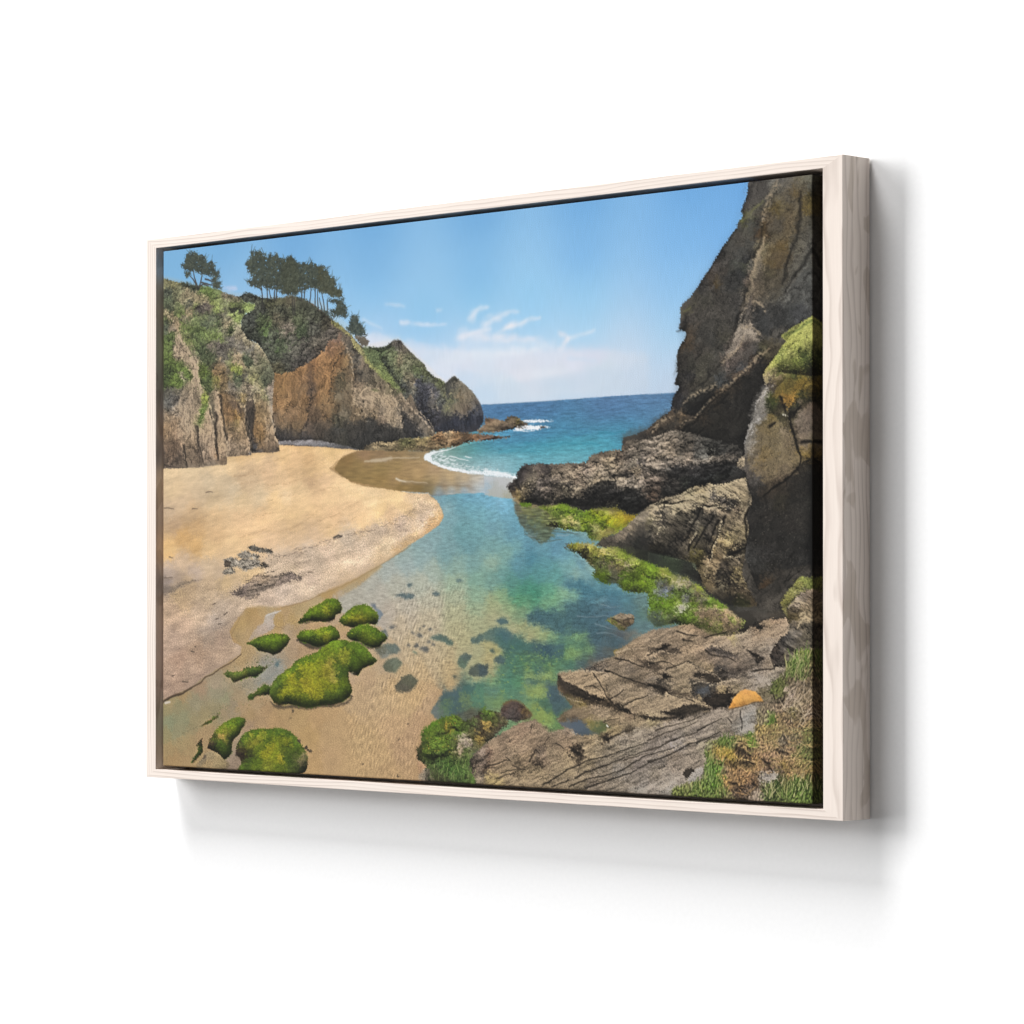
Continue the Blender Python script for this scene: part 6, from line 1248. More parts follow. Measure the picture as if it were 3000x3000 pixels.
clump_h = "874.1,179.2 877.3,172.9 885.8,166.0 894.2,156.7 900.6,151.4 900.6,144.0 915.3,136.0 934.0,129.1 939.3,127.8 939.1,187.2 925.5,184.2 915.1,181.2 900.5,181.3 888.9,177.5 883.6,182.1 877.2,184.2"
scatter(clump_h, 330, "9a9a58 7c8044 565e30 a3a066 484f2a 8a8650 6a7238", (.5, 1.5), 131, .6, .6)
lines("""898.5,146.3 915.2,140.0 929.8,133.6 936.0,131.6
903.7,149.8 920.4,143.5 936.0,138.8""", "a3a05e", 3.2, 2.2, .5, .9, 1.0, np.clip(.6 + .6 * band(2.4), 0, 1))
line("900.6,144.8 915.2,138.4 930.8,132.9", "4a5b32", 2.4, 1.6, .5, .9, .8)
lines("""906.7,215.5 905.6,223.6 909.7,235.8 912.8,246.4 918.0,256.3 916.9,261.9
894.1,200.5 896.2,208.6 900.4,214.5
914.8,267.4 904.4,275.2 888.6,282.9 872.7,292.3
919.1,243.4 930.5,243.8
909.8,220.5 910.8,215.7 917.1,209.5
880.3,227.5 886.7,223.6""", "26221d", 3.2, 1.6, .75, .7, .8)
lines("""876.2,193.1 871.9,198.6 864.4,204.8 863.9,211.3
868.6,219.7 862.2,223.5 856.9,227.4
857.9,226.6 853.6,236.2 851.4,242.7
861.1,230.8 859.0,234.8
898.3,217.6 903.5,219.5""", "b0aba6", 2.0, 1.0, .7, .6, .7, np.clip(.65 + .6 * band(2.2), 0, 1))
fill("840.6,263.7 845.0,256.4 850.9,252.5 850.3,262.3 848.2,264.3", "8a7c68", rough=.4, fine=.5, feather=.3, tex=BO)
scatter("867.5,226.2 904.5,221.9 914.9,260.2 883.3,279.5 856.7,274.7 853.6,246.1", 330, "7c6e54 57503f 84765e 6a5a36 4c463c 8a7440", (.4, 1.3), 132, .4, .5, -75)
scatter("862.0,294.9 925.1,300.3 925.0,352.5 872.5,356.1 856.5,331.5", 240, "4d4842 2c2a27 565048 605a50 262422", (.5, 1.5), 133, .45, .5, -60)
scatter("853.3,342.9 888.4,340.1 904.1,348.3 883.1,360.3 853.2,362.5", 110, "565452 605d5a 2a2927 4b4947", (.5, 1.4), 134, .4, .5, -30)

# ---- shaded gap behind the shelf and second weed strip
fill("729.6,341.6 757.8,346.9 785.7,352.2 795.6,363.9 801.1,377.1 816.4,384.6 834.8,392.8 867.0,395.2 893.5,398.4 901.9,404.8 882.9,403.3 861.7,396.8 845.6,398.5 831.6,396.9 824.0,390.3 802.1,380.4 792.3,371.3 776.8,366.3 757.8,359.5 729.6,353.4 726.1,351.9 710.8,346.9 682.0,337.7 704.2,337.1", "735,348=2f332b 758,354=333a2c 780,360=2f312a 791,366=2b2a26 808,380=2a2826 829,392=32322c 851,396=48453f 872,398=4a463f 891,402=4d463d 704,342=4b4c3c 721,347=3b3d32", rough=.5, fine=.6, feather=.6, tex=UW * 1.5)
SH = "619.2,334.5 626.7,332.5 634.7,331.8 646.0,332.7 658.5,333.7 664.1,336.6 679.8,336.4 693.1,337.8 704.2,343.6 715.2,347.8 729.6,352.7 740.9,355.2 755.6,358.6 761.2,363.7 779.0,367.1 787.8,372.1 798.9,375.5 803.2,382.1 824.0,391.2 829.4,395.3 841.3,403.4 852.0,408.3 840.1,421.5 807.5,423.4 763.3,409.6 740.8,413.9 729.4,405.5 729.5,381.0 710.7,380.2 697.4,378.9 688.6,372.0 676.3,372.7 665.1,370.2 657.2,364.5 659.5,357.9 648.2,349.6 636.9,342.9 625.5,337.9"
fill(SH, "622,335=4a3f34 631,335=7c8030 643,335=969048 654,337=8c8a44 646,339=3f3f28 657,341=7c7e38 671,339=8a8458 671,343=9a9246 682,342=8c8e4c 660,348=5a6430 654,348=6a6a3c 676,348=5a6a2a 688,348=7c8a3a 699,348=6a7c2c 693,352=8c9048 671,351=5a5a44 665,355=5c6440 682,356=68604c 693,356=70664e 704,355=847c66 710,353=7a8440 721,355=5c7024 704,361=566a28 673,358=60703a 665,362=5a7222 673,366=5f7a22 687,363=5c5c48 699,366=62802a 715,364=4f6420 721,372=708c24 704,374=688426 726,378=5c7628 713,378=5a6c30 682,368=5a6450 736,358=668026 747,362=84883f 752,366=66742a 736,365=5f7a26 744,371=5a6450 735,374=6a8628 752,376=6c6c64 763,370=7a7c4a 769,372=9a9284 780,371=8a7e6c 777,368=7a7c40 794,377=8a9438 780,380=62783a 791,381=6d6652 767,380=5f7634 752,380=667084 743,379=6a7270 779,385=75777a 797,387=6a6854 746,388=5c7c22 758,389=668424 739,391=557222 769,392=6a8228 786,389=66802a 808,389=587228 821,393=66802c 771,395=c8c6c2 758,397=62802a 752,401=5a702e 774,402=5c7824 786,404=668030 769,409=556a30 758,405=667252 741,404=5c6c58 797,400=7c6c58 813,398=83735e 829,400=947f66 840,404=947e68 808,405=77684f 824,407=887460 835,406=667a34 818,413=6a7040 802,412=55602f 835,412=7a6a54 851,412=67792f 846,413=7c6e58 797,418=5a5a40", rough=.8, fine=.8, feather=.4, tex=MS * .95)
lines("""623.2,337.0 636.9,340.5 648.3,345.5 661.8,351.4 664.0,356.3
642.6,338.9 651.7,340.6
657.3,345.6 668.5,348.2
682.0,348.3 688.6,354.9 695.3,356.5
676.3,364.6 688.6,369.5
706.3,359.9 718.4,355.1
755.6,360.3 776.8,367.9 787.8,375.4
729.6,365.2 752.2,367.0
768.9,377.0 790.0,383.7 805.4,383.7
792.1,409.4 814.1,412.6 825.0,415.0""", "353a20", 2.4, 1.2, .6, .8, 1.0, np.clip(.6 + .6 * band(3), 0, 1))
lines("""668.6,340.8 682.0,345.0 695.3,350.8
643.8,332.7 657.3,334.9
697.5,354.9 712.9,355.0
761.1,370.3 774.5,372.1 785.6,372.9
746.5,362.8 761.1,367.8
785.6,396.2 807.6,395.3 829.4,396.9 845.6,404.2
648.2,349.6 657.3,354.6""", "b0a684", 2.0, 1.0, .6, .8, .8, np.clip(.6 + .6 * band(2.2), 0, 1))
fill("766.7,395.0 769.4,393.9 775.0,394.2 775.8,395.7 771.1,396.4", "9a968e", rough=.3, fine=.4, feather=.2)
mound(SH, .3, 5)
scatter(SH, 260, "7f9432 4d6022 94923f 5d7428 3c4a22 8a7c62", (.5, 1.5), 141, .5, .6, 25)
scatter("785.6,397.0 829.4,396.9 845.6,405.1 829.3,417.4 796.5,413.5", 120, "9a8770 6b5c4a 554839 86745e", (.4, 1.2), 142, .5, .5, 15)

# small rock in the pool
fill("674.5,407.9 678.4,405.4 684.0,404.6 691.8,400.9 701.8,401.3 710.6,402.4 712.8,405.3 711.7,410.1 704.0,413.4 699.5,417.5 692.9,416.7 686.2,412.7", "680,407=8a7c5a 677,409=5f6a24 685,411=66682e 693,416=40421f 688,409=74664e 695,405=8f7c60 706,404=86735a 704,409=42382d 698,408=5f5240 693,411=6d6048", rough=.35, fine=.5, tex=BR * .7)
fill("685.1,404.2 692.9,401.0 702.9,401.4 711.2,402.7 708.4,405.5 698.5,406.1 691.8,407.8", "a3917a", rough=.4, fine=.4, feather=.4, a=.8, tex=BR * .5)
lines("""684.0,405.8 692.9,409.4 699.5,411.8
697.3,407.8 702.9,405.3 711.7,406.1""", "2d2620", 1.6, 1.0, .7, .5, .4)
fill("681.8,416.8 701.7,418.3 712.8,416.6 720.4,419.8 703.9,426.4 688.4,423.3", "693,419=55585a 706,421=7a7468 715,418=807a70", rough=.8, fine=.6, feather=1.2, a=.65, tex=UW)

for s_, k_ in (("855.4,-1.8 855.2,2.3 846.2,26.5 841.3,41.3 821.2,61.0 784.2,102.3 768.5,131.3 773.5,143.4 767.3,172.3 759.6,207.0 730.0,223.8 726.4,231.6 695.6,243.5 729.9,229.3 829.8,261.7 851.4,254.2 856.9,225.7 873.0,189.7 875.1,177.6 898.5,146.3 939.3,124.6 939.7,1.2", -.12),
               ("808.2,191.6 857.0,176.7 870.9,185.6 862.2,213.7 850.4,245.9 829.8,255.1 763.7,249.7 763.8,226.3", -.20), ("853.3,339.7 855.5,323.4 859.9,294.9 865.2,282.3 893.9,276.5 938.9,264.9 938.6,356.6 893.6,376.5 867.0,395.2 851.1,347.8", -.22),
               ("574.7,291.4 637.1,281.2 720.8,281.5 726.2,305.9 648.4,301.2 614.2,293.9", -.18), ("923.5,151.9 939.2,152.8 938.7,307.5 938.6,364.6 924.9,356.5 925.4,224.3", -.15)):
    shade(s_, np.full((NY, NX), k_, np.float32), feather=4)
mound("729.7,298.7 750.1,290.8 782.6,282.4 806.8,278.0 851.3,274.2 859.9,294.9 852.3,311.0 853.3,338.0 846.8,364.1 867.0,392.7 829.4,392.8 798.9,373.8 789.0,353.0 729.6,342.5 729.6,351.9 682.0,337.7 660.7,335.0 690.9,322.3 718.6,305.7", .35, 12)
mound("873.0,180.8 883.7,168.3 900.6,150.6 921.5,133.1 939.3,126.2 939.1,184.8 915.1,182.1 888.9,178.3", .45, 9)
mound("539.4,274.6 556.0,259.1 584.2,253.2 650.2,253.9 667.7,245.0 693.4,243.0 763.8,226.3 847.1,245.8 829.8,274.8 715.3,305.7 614.2,293.9 559.4,291.9", .25, 12)

# ---- foreground slabs
FG = rock(26, 4.0, 6, .30, .46, -75)
FGs = rock(20, 2.0, 4, .34, .34, -75)
fill("729.2,418.9 718.2,423.1 703.9,429.7 692.8,434.7 683.9,437.2 686.1,442.1 676.1,444.6 653.6,452.3 643.4,455.8 611.4,460.4 609.1,469.6 610.2,476.2 618.3,481.0 630.8,492.3 613.6,501.0 609.0,505.2 619.3,514.0 597.4,518.0 578.8,506.0 555.3,510.8 519.6,527.0 507.6,534.2 486.8,546.8 486.7,562.1 496.4,571.9 503.6,580.1 507.5,580.0 729.0,575.5 729.0,574.9 937.9,577.1 938.4,425.0 938.5,396.7 902.9,404.8 882.9,404.9 861.6,408.2 850.9,418.1 829.3,421.5 807.5,421.7 785.5,410.3 763.2,412.9 729.4,417.3",
     "736,425=8d7d6a 752,418=8a7a68 774,415=887862 763,426=6a5c4c 785,419=85745e 797,418=5d5244 808,417=4f4840 818,422=8f7e66 797,426=94806a 829,424=a08c72 840,421=b0a494 837,421=a09a3c 851,425=8f8272 867,418=7d6a56 866,410=38342f 878,408=8d7a64 888,406=917c66 899,410=937f6a 883,416=948068 893,416=8c7a66 883,425=918578 862,429=8a7e70 741,432=6d6050 749,433=3d3833 763,433=75685a 736,439=917f68 746,439=8a7960 741,446=8a7a64 736,447=4b443c 758,442=8d7b64 774,437=96826a 791,431=a38d74 807,430=9a8873 829,429=8f8273 851,428=918678 872,431=8c8274 881,434=8a8074 780,446=948268 772,452=87785f 796,441=8a7864 807,436=7d6e60 818,434=5d554c 829,438=544d48 813,443=7a6b5c 835,442=74675a 851,436=8a7c6c 862,438=6d6256 867,442=4d4a48 859,440=554e48 877,446=8a7c6a 872,452=85786a 840,451=5a5048 824,454=3d3a38 818,459=3c3937 829,457=544c44 807,453=8a795f 796,451=83745e 802,456=57493c 792,457=362f2a 810,462=40382f 818,463=8d7d66 780,457=80715a 763,458=8a7b64 752,459=413a33 743,454=8d7d68 735,460=7a6e60 736,467=6f6558 744,469=3d3833 752,472=4a443c 757,466=7d705e 771,467=83755f 792,464=8a7c66 799,464=7c7060 796,471=43464a 802,473=3f4144 789,473=4a453f 776,476=6d604e 780,473=8a7b64 829,465=8a7b68 840,463=857868 851,467=8a7e6e 867,460=958b80 877,461=948a7e 861,468=8a7e70 824,472=8d7c5e 840,469=85775f 818,479=352c24 807,482=322a24 829,475=3d352c 827,484=423931 875,474=6b624c 883,466=6b6250 735,476=7d7264 741,486=9a8a72 752,481=9f8e74 769,485=94846a 780,486=473f35 763,493=332e28 774,493=342f2a 791,489=403930 802,487=87775f 792,483=87765a 746,491=7f715c 736,496=9a8a70 752,500=8a7b66 736,504=97896a 774,499=7d7264 796,495=7a7064 763,503=7d7267 746,509=7a6f64 740,515=746a60 757,514=7a7066 780,505=807668 807,497=7d7268 818,492=766c62 829,494=857b6e 840,494=70675d 856,489=98928a 853,495=9c968e 858,504=a39d94 848,506=8f887e 843,500=7a7268 867,495=7d7466 865,503=82796a 872,486=7d7060 824,504=847a6c 807,505=857b6f 829,510=86796a 791,513=7c7268 769,520=837a70 752,525=7c736a 736,528=6f665d 738,536=80766c 763,526=8c8480 740,540=7d746b 763,535=86796a 785,526=8a7e70 796,526=8c8270 740,553=7f7568 763,543=877b6e 785,538=8a7e70 752,562=90867a 757,564=9a9288 774,560=8f857a 732,568=958b80 625,459=7d6c54 637,461=8a7860 648,463=86755c 625,458=9a8870 642,457=94826a 654,469=8a7a62 670,461=8c7c66 687,466=86775f 665,475=8a7a62 616,466=443a2e 625,472=4a4032 637,476=564a38 642,479=4d4232 659,483=403626 670,483=3f3628 654,479=6a5c46 619,463=5c4e3e 613,462=4d4034 693,472=857866 704,470=82745f 687,478=544a3e 693,483=7d6e5a 715,484=85755c 709,479=7c6e58 720,479=80725e 687,491=3c342b 693,489=3a332a 704,495=57493c 682,487=665846 676,456=726658 682,449=75695a 693,446=74685a 698,454=7c7060 708,453=57504a 720,450=6a5e50 715,461=655a4c 726,454=7a6c5a 693,439=7f6f58 704,439=8a785f 720,438=84725c 687,437=7a6a36 720,446=4d4237 654,448=5a5450 665,448=655c52 648,451=57544f 670,453=67605a 614,479=73604a 619,484=57502f 631,484=655a42 642,488=75663f 654,492=7f705a 625,497=7d6e5a 636,495=85745c 659,493=8a7a68 648,500=75664f 631,503=57493a 619,503=645742 670,493=80725f 676,499=8a7c68 665,504=867860 653,506=7d7040 670,510=5c6440 659,513=5d6448 636,511=4f5a66 625,508=565e62 642,515=4a565f 682,506=7d6f56 693,501=7f705a 687,511=857558 698,509=7c6e58 676,520=4a3f34 676,516=857558 704,512=574c3e 715,503=85765f 720,498=7d6e58 573,509=877665 561,515=866f5c 573,515=6d5a4c 543,520=8a7662 532,527=6d5d4d 522,531=8f7c66 520,537=927d66 549,526=8d7660 579,514=85725e 590,517=857662 608,514=948471 614,518=8d7c68 625,517=8a7867 632,515=8f8272 636,522=8a785f 648,521=87755c 659,521=8a7a60 653,517=8f7e62 619,524=957f68 625,530=8f7a62 608,528=7c6c58 590,528=705f4e 579,531=6f5f4e 573,527=7a6854 561,532=927d66 549,536=8d7a62 543,541=7a6b58 567,540=8a775f 586,539=78695a 590,544=917d68 585,548=4d4236 604,537=8c7b64 634,534=3f362d 638,538=463c32 625,542=8f7e64 648,533=8f7f66 665,528=8a7c66 681,525=887c6a 698,522=847a6c 715,515=857b6c 613,542=8a7962 608,551=8a7a62 532,545=8c7862 515,548=8a7560 514,542=765f50 511,555=57473a 526,554=8a7860 543,553=84735c 555,557=695b48 537,562=8b7a60 567,561=8d7c62 585,558=87775e 514,568=98875f 526,571=96855e 549,570=8a7a62 579,569=8d7c64 625,554=86775f 648,549=84765f 681,540=7f7464 709,531=7d7466 613,563=877862 636,558=80725e 670,553=7c7162 704,542=786e61 636,566=7d705c 659,561=776b5c 693,552=827a70 715,545=7a7068 659,569=7c7062 692,564=776d60 720,555=7c7369 720,567=8d857c 709,567=80766a 498,542=6b5e52 492,545=5a5046 498,555=766758 492,553=3f382f 504,550=75665a 499,568=867864 504,563=5d5348 506,540=8a7a6c",
     rough=.4, fine=.5, tex=FG * .62 + GRAVEL * .7)
for s_, c_, a_ in (("685.4,440.9 717.9,421.2 781.4,411.9 820.1,420.4 812.4,429.2 765.6,434.1 725.8,447.8 713.8,451.0", "917f69", .6), ("648.3,448.9 685.4,442.4 725.8,450.8 765.6,438.5 800.8,438.1 781.3,447.1 725.8,462.7 693.5,463.2", "7d6e5c", .55),
                   ("820.1,420.4 861.9,417.2 903.0,407.0 902.9,416.9 888.1,428.5 843.0,437.6 804.6,438.0", "9a8873", .6), ("804.6,438.0 843.0,437.6 880.6,431.4 884.3,448.5 842.9,452.0 820.0,449.4", "75685a", .5),
                   ("749.7,453.4 781.3,445.6 820.0,461.0 812.3,464.1 789.0,461.6 765.5,467.9", "8f7f69", .7), ("781.2,461.7 818.0,465.4 823.0,463.3 804.5,475.9 787.0,476.2", "3c3935", .75),
                   ("725.9,434.5 749.8,431.3 773.5,435.4 749.8,443.1", "453c34", .6), ("717.8,443.5 749.8,450.5 741.8,458.0 725.8,452.3", "3f362e", .6),
                   ("611.3,459.2 644.1,455.6 668.9,457.6 675.0,469.5 677.1,483.0 644.0,479.2 618.9,472.1", "98856c", .8), ("611.3,461.6 618.9,473.0 644.0,480.7 675.0,485.1 701.5,493.5 677.0,492.9 644.0,487.0 616.8,480.4", "40362b", .8),
                   ("671.0,457.6 697.5,463.2 743.7,477.1 685.2,487.9 680.3,481.4 675.5,469.5", "93826c", .7), ("687.3,489.7 741.7,477.8 781.2,479.9 810.3,490.3 781.1,495.4 733.7,493.6 713.6,496.2", "93826b", .75),
                   ("713.6,497.7 749.6,498.2 781.1,496.8 810.6,491.1 804.5,495.7 765.4,501.6 725.7,502.7", "332c25", .8), ("685.3,463.4 733.8,465.5 789.0,479.1 804.5,486.0 781.2,479.3 741.7,475.7 697.5,466.1", "5a4e41", .6),
                   ("614.6,496.5 656.4,489.5 697.4,494.5 713.6,500.0 685.2,508.3 643.9,504.9", "85745e", .55), ("800.6,479.4 832.2,475.3 835.2,484.5 812.2,489.4", "352d26", .8),
                   ("677.0,522.0 765.4,501.6 842.8,484.3 876.7,486.4 842.8,495.8 765.4,512.5 705.5,524.1", "94887a", .5), ("524.2,525.1 572.0,505.2 597.6,513.7 593.3,529.1 541.6,546.2 515.3,550.2", "94806a", .5),
                   ("572.0,505.2 601.9,515.1 627.2,512.9 639.7,524.6 610.3,534.7 580.5,529.5", "84735f", .5)):
    fill(s_, c_, rough=.8, fine=.5, feather=1.1, a=a_, tex=FG * .5 + GRAVEL * .6)
# cracks and ledges
lines("""590.3,569.8 601.9,564.4 624.9,553.5 647.7,545.3 670.2,539.6 692.6,533.1 729.1,523.0
634.0,560.6 659.0,552.3 681.4,544.9 703.6,538.4 729.1,531.5
601.9,571.0 624.9,563.5
647.6,570.8 670.2,563.3 692.5,557.5 709.1,552.8 729.0,543.2 735.9,541.9
624.9,570.1 647.7,562.6 670.2,557.6 698.1,550.0 729.1,535.9 740.4,532.5 762.9,526.7
729.1,542.1 746.0,538.2 766.3,530.0 785.2,521.9 798.4,518.1 807.2,515.4 820.4,510.1
657.0,458.8 664.8,465.3 672.7,474.1 676.0,482.2
679.3,483.8 688.3,478.7 697.2,474.4
677.1,483.0 686.0,489.3 697.1,494.0 709.2,496.9
687.3,443.7 703.9,445.9 725.8,451.3
672.7,456.1 692.8,460.7 714.8,466.0 729.3,469.0
507.5,555.4 524.4,550.5 543.4,546.5
507.6,544.4 514.8,540.7
570.5,547.2 578.8,535.2 584.6,538.4
625.0,531.2 634.1,534.2 639.8,539.0
692.7,490.0 706.0,485.6 729.2,478.6
729.3,467.3 742.8,470.4 758.6,476.8 774.2,479.8 787.5,483.6
779.9,445.6 796.4,452.0 814.0,456.7 821.6,463.1
729.3,448.8 746.3,445.2 763.1,449.2
800.9,434.6 809.6,439.4 829.3,440.8 840.1,444.8
729.3,440.4 752.0,431.8
751.9,453.5 766.5,449.1 777.6,444.8
881.8,438.5 887.0,451.4
845.3,491.3 847.4,501.1 846.3,507.7
791.9,509.2 807.3,503.0 821.5,497.7
859.4,453.5 872.2,451.7 887.0,450.6
766.6,417.1 777.7,420.3 792.1,421.0
800.9,423.4 816.3,419.2 827.2,417.5
774.4,424.5 785.5,426.1""", "352e27", 1.6, .8, .62, .6, .6)
lines("""729.1,521.1 751.7,513.7 774.1,507.2 791.9,500.9
729.1,531.2 744.9,526.5 766.3,519.1
740.5,510.7 768.6,504.1 796.3,496.7
751.7,522.9 774.1,516.4 791.8,510.9
681.5,520.4 698.2,513.4 714.7,509.7
670.3,506.1 692.7,501.4
531.5,560.4 555.2,554.5 567.0,554.9
547.0,551.4 564.7,555.0
525.5,566.5 549.3,559.7
698.1,541.9 729.1,534.3
653.3,565.6 670.2,561.7
537.5,544.2 547.0,548.1
607.8,528.5 619.3,533.9
597.4,523.0 590.4,531.5
645.6,472.2 659.2,471.1 668.2,475.0
675.9,523.1 692.6,516.8
574.1,510.3 571.8,518.7
829.1,497.5 835.6,501.4
800.6,521.4 816.0,513.5""", "473d33", 1.3, .7, .6, .5, .6)
# shadowed undersides
SHD = "332d27"
for s_ in ("610.3,461.3 613.7,464.5 620.6,467.7 632.0,470.8 642.2,474.7 656.9,480.2 674.9,484.7 668.2,486.5 653.5,486.0 636.5,482.2 622.8,477.6 614.8,472.8 610.2,466.2",
           "741.6,494.7 757.4,492.7 774.2,487.3 785.3,485.4 800.7,487.5 811.7,489.7 796.3,492.6 776.4,497.2 760.8,497.6",
           "800.7,482.5 816.1,475.6 829.2,473.7 835.6,475.2 832.4,486.7 818.2,487.9 809.5,488.1",
           "787.6,457.9 794.2,455.3 805.2,456.8 814.0,459.2 822.7,463.9 811.8,466.6 807.4,464.2 798.6,461.9 789.8,460.4",
           "729.3,467.3 738.3,468.0 749.6,469.4 755.2,473.5 749.6,476.1 738.3,472.2",
           "746.3,456.1 755.3,458.5 762.0,460.0 756.4,461.8 749.6,461.1",
           "817.2,455.8 823.8,451.6 830.3,455.6 829.2,461.4 823.8,462.3 818.3,459.1",
           "672.5,519.1 679.2,520.5 688.2,520.2 674.8,524.3 670.3,521.6",
           "628.4,532.0 634.1,533.4 642.1,538.1 637.5,539.5 631.8,536.0",
           "686.0,487.7 694.9,488.3 703.7,492.2 709.2,496.9 701.5,496.3 691.6,492.5",
           "738.4,434.4 747.5,430.1 758.7,429.2 754.2,434.3 742.9,435.6", "853.0,434.0 865.8,437.9 874.3,442.7 865.8,446.9 861.5,441.2"):
    fill(s_, SHD, rough=.5, fine=.4, feather=.5, a=.82, tex=FGs * .6)
fill("787.5,474.5 796.4,471.0 806.3,467.5 807.4,473.3 800.8,475.9 794.2,476.0", "474a4e", rough=.3, fine=.3, feather=.4, a=.85, tex=FGs * .5)
fill("800.9,433.7 814.0,431.1 823.8,433.5 837.9,438.3 844.4,443.1 833.6,440.8 818.4,438.5 807.5,437.0", "4b4542", rough=.8, fine=.6, feather=.8, a=.75, tex=FGs)
fill("816.2,457.5 827.0,454.8 850.8,455.3 859.4,457.6 852.9,460.9 829.2,459.7", "514a44", rough=.8, fine=.6, feather=.8, a=.6, tex=FGs)
lines("""611.4,459.6 627.5,456.4 648.0,456.5 672.7,457.8
613.7,479.4 625.1,484.1 642.2,487.9
753.0,476.9 768.6,478.2 791.9,482.7 809.5,488.1
781.0,446.4 798.6,452.8 816.2,457.5
807.4,467.5 823.8,463.9 845.4,461.1
736.2,437.8 748.6,436.0 764.3,438.3
783.1,466.3 796.4,463.6 806.3,465.1
609.1,461.3 613.7,459.5
688.4,438.8 703.9,434.5 725.9,433.5
766.5,450.8 778.8,446.0
742.7,534.9 766.3,526.6 789.6,518.4""", "b5a48a", 1.8, .9, .55, .7, .6, np.clip(.6 + .6 * band(2.2), 0, 1))
scatter("611.4,459.6 681.7,456.8 725.8,473.9 729.2,506.1 681.5,515.5 659.2,486.7", 240, "a08e74 6a5d4c 554a3d 94836a", (.35, 1.1), 151, .45, .5, 15)
scatter("519.6,533.0 574.2,507.8 636.4,516.9 670.3,522.4 613.5,550.7 531.5,570.5", 300, "a18c76 5c4e40 8f7d68 6d5d4d 4a3f35", (.35, 1.2), 152, .45, .5, -10, 40)
scatter("729.4,427.0 877.6,425.6 882.8,453.9 856.1,466.6 796.4,466.1 729.3,467.3", 300, "a5937a 5c5145 483f37 8a7964", (.35, 1.2), 153, .45, .5, -15, 30)
scatter("613.4,563.1 729.1,526.3 829.1,495.9 829.1,508.2 729.0,561.4 658.9,569.5", 420, "958b7e 5f564c a1978a 6d6459", (.25, .8), 154, .5, .6, -20, 40)
# pool among the slabs
fill("611.3,507.6 625.1,507.3 641.0,506.0 647.8,510.8 653.4,513.1 659.1,516.2 668.1,517.6 647.8,519.0 638.7,518.4 631.9,513.7 619.3,511.6", "619,508=586066 636,510=505c68 648,515=4a5660 659,516=556058", rough=.4, fine=.3, feather=.5)
fill("653.5,505.7 668.1,504.5 675.9,510.0 673.7,515.0 663.6,516.9 653.4,513.1", "659,507=747045 670,509=5d6840 665,514=586448", rough=.5, feather=.8, a=.8)
line("675.7,508.8 677.3,509.9", "f0efe8", 1.2, .8, .95, .3, .1)
# orange sandstone block and pale slab
fill("830.7,488.8 835.6,481.7 840.0,475.9 846.4,471.7 850.7,470.0 858.2,471.5 864.1,472.2 868.9,476.1 873.1,480.9 861.4,482.0 852.8,484.6 845.3,486.8", "851,472=c99352 840,479=cf994f 851,478=d9a358 861,478=cf9a50 870,480=c08a42 835,487=bb823c 849,485=c88f48", rough=.25, fine=.1, feather=.3, tex=.02 * GRAIN + .03 * frac(10, 1.5))
mound("830.7,488.8 835.6,481.7 840.0,475.9 846.4,471.7 850.7,470.0 858.2,471.5 864.1,472.2 868.9,476.1 873.1,480.9 861.4,482.0 852.8,484.6 845.3,486.8", .12, 6)
line("830.7,489.1 845.3,487.1 852.8,484.8 861.4,482.1 873.1,481.1", "7a5a34", 1.0, .8, .6, .5, .3)
fill("846.4,490.5 861.4,486.1 865.7,489.2 863.5,497.4 860.3,508.9 848.5,511.7 846.9,501.1", "856,491=a09a92 853,499=9a948b 856,507=a7a198", rough=1.2, fine=.6, feather=2.5, tex=GRAVEL, a=.4)

# far right shoulder block
fill("938.5,375.0 929.0,377.0 920.7,379.0 914.5,383.0 908.2,388.7 904.0,395.1 899.8,401.6 902.9,408.0 902.9,416.1 891.3,425.5 884.9,430.4 881.8,438.5 887.0,449.8 899.6,449.6 914.3,433.3 938.3,429.8", "925,380=8a7866 920,385=7d7062 912,389=8a7c6c 909,395=5a4f3f 906,402=52472f 912,402=5c5038 920,397=7c6d55 923,402=9a886c 914,409=7a6d5c 908,417=6a6258 925,413=5d5548 902,421=55504c 893,425=4a4640 904,427=5c564e 920,425=5f574a 927,389=8a7862 927,421=5a5244 888,432=443c34 893,438=463e38 886,442=4a423c 899,430=57504a 891,447=4a443c 904,435=625a4c", rough=.5, fine=.6, tex=BO * .8)
fill("894.0,391.1 897.7,384.6 906.1,375.8 914.5,367.7 921.8,366.6 938.5,367.0 938.5,375.8 924.9,377.8 914.5,381.4 906.1,388.7 900.8,395.1 901.9,404.8 897.7,400.0", "923,369=7a7e44 930,373=6e743c 915,373=767440 909,380=7f7c4c 902,389=75703e 898,393=6a643a 900,399=6f6844 917,379=8a8260", rough=.7, fine=.7, feather=.5, tex=MS)
scatter("894.6,391.1 914.5,368.5 937.3,367.8 935.2,375.8 906.1,387.1 899.8,398.4", 110, "8c8a4e 5c6230 a09858 4c522c", (.4, 1.2), 155, .55, .6)
lines("""904.0,394.3 910.3,388.7 916.5,388.7 926.9,391.9
916.5,401.5 922.7,398.3 924.8,403.1 916.5,408.0 912.3,412.8""", "b5a384", 1.8, 1.0, .6, .6, .7)

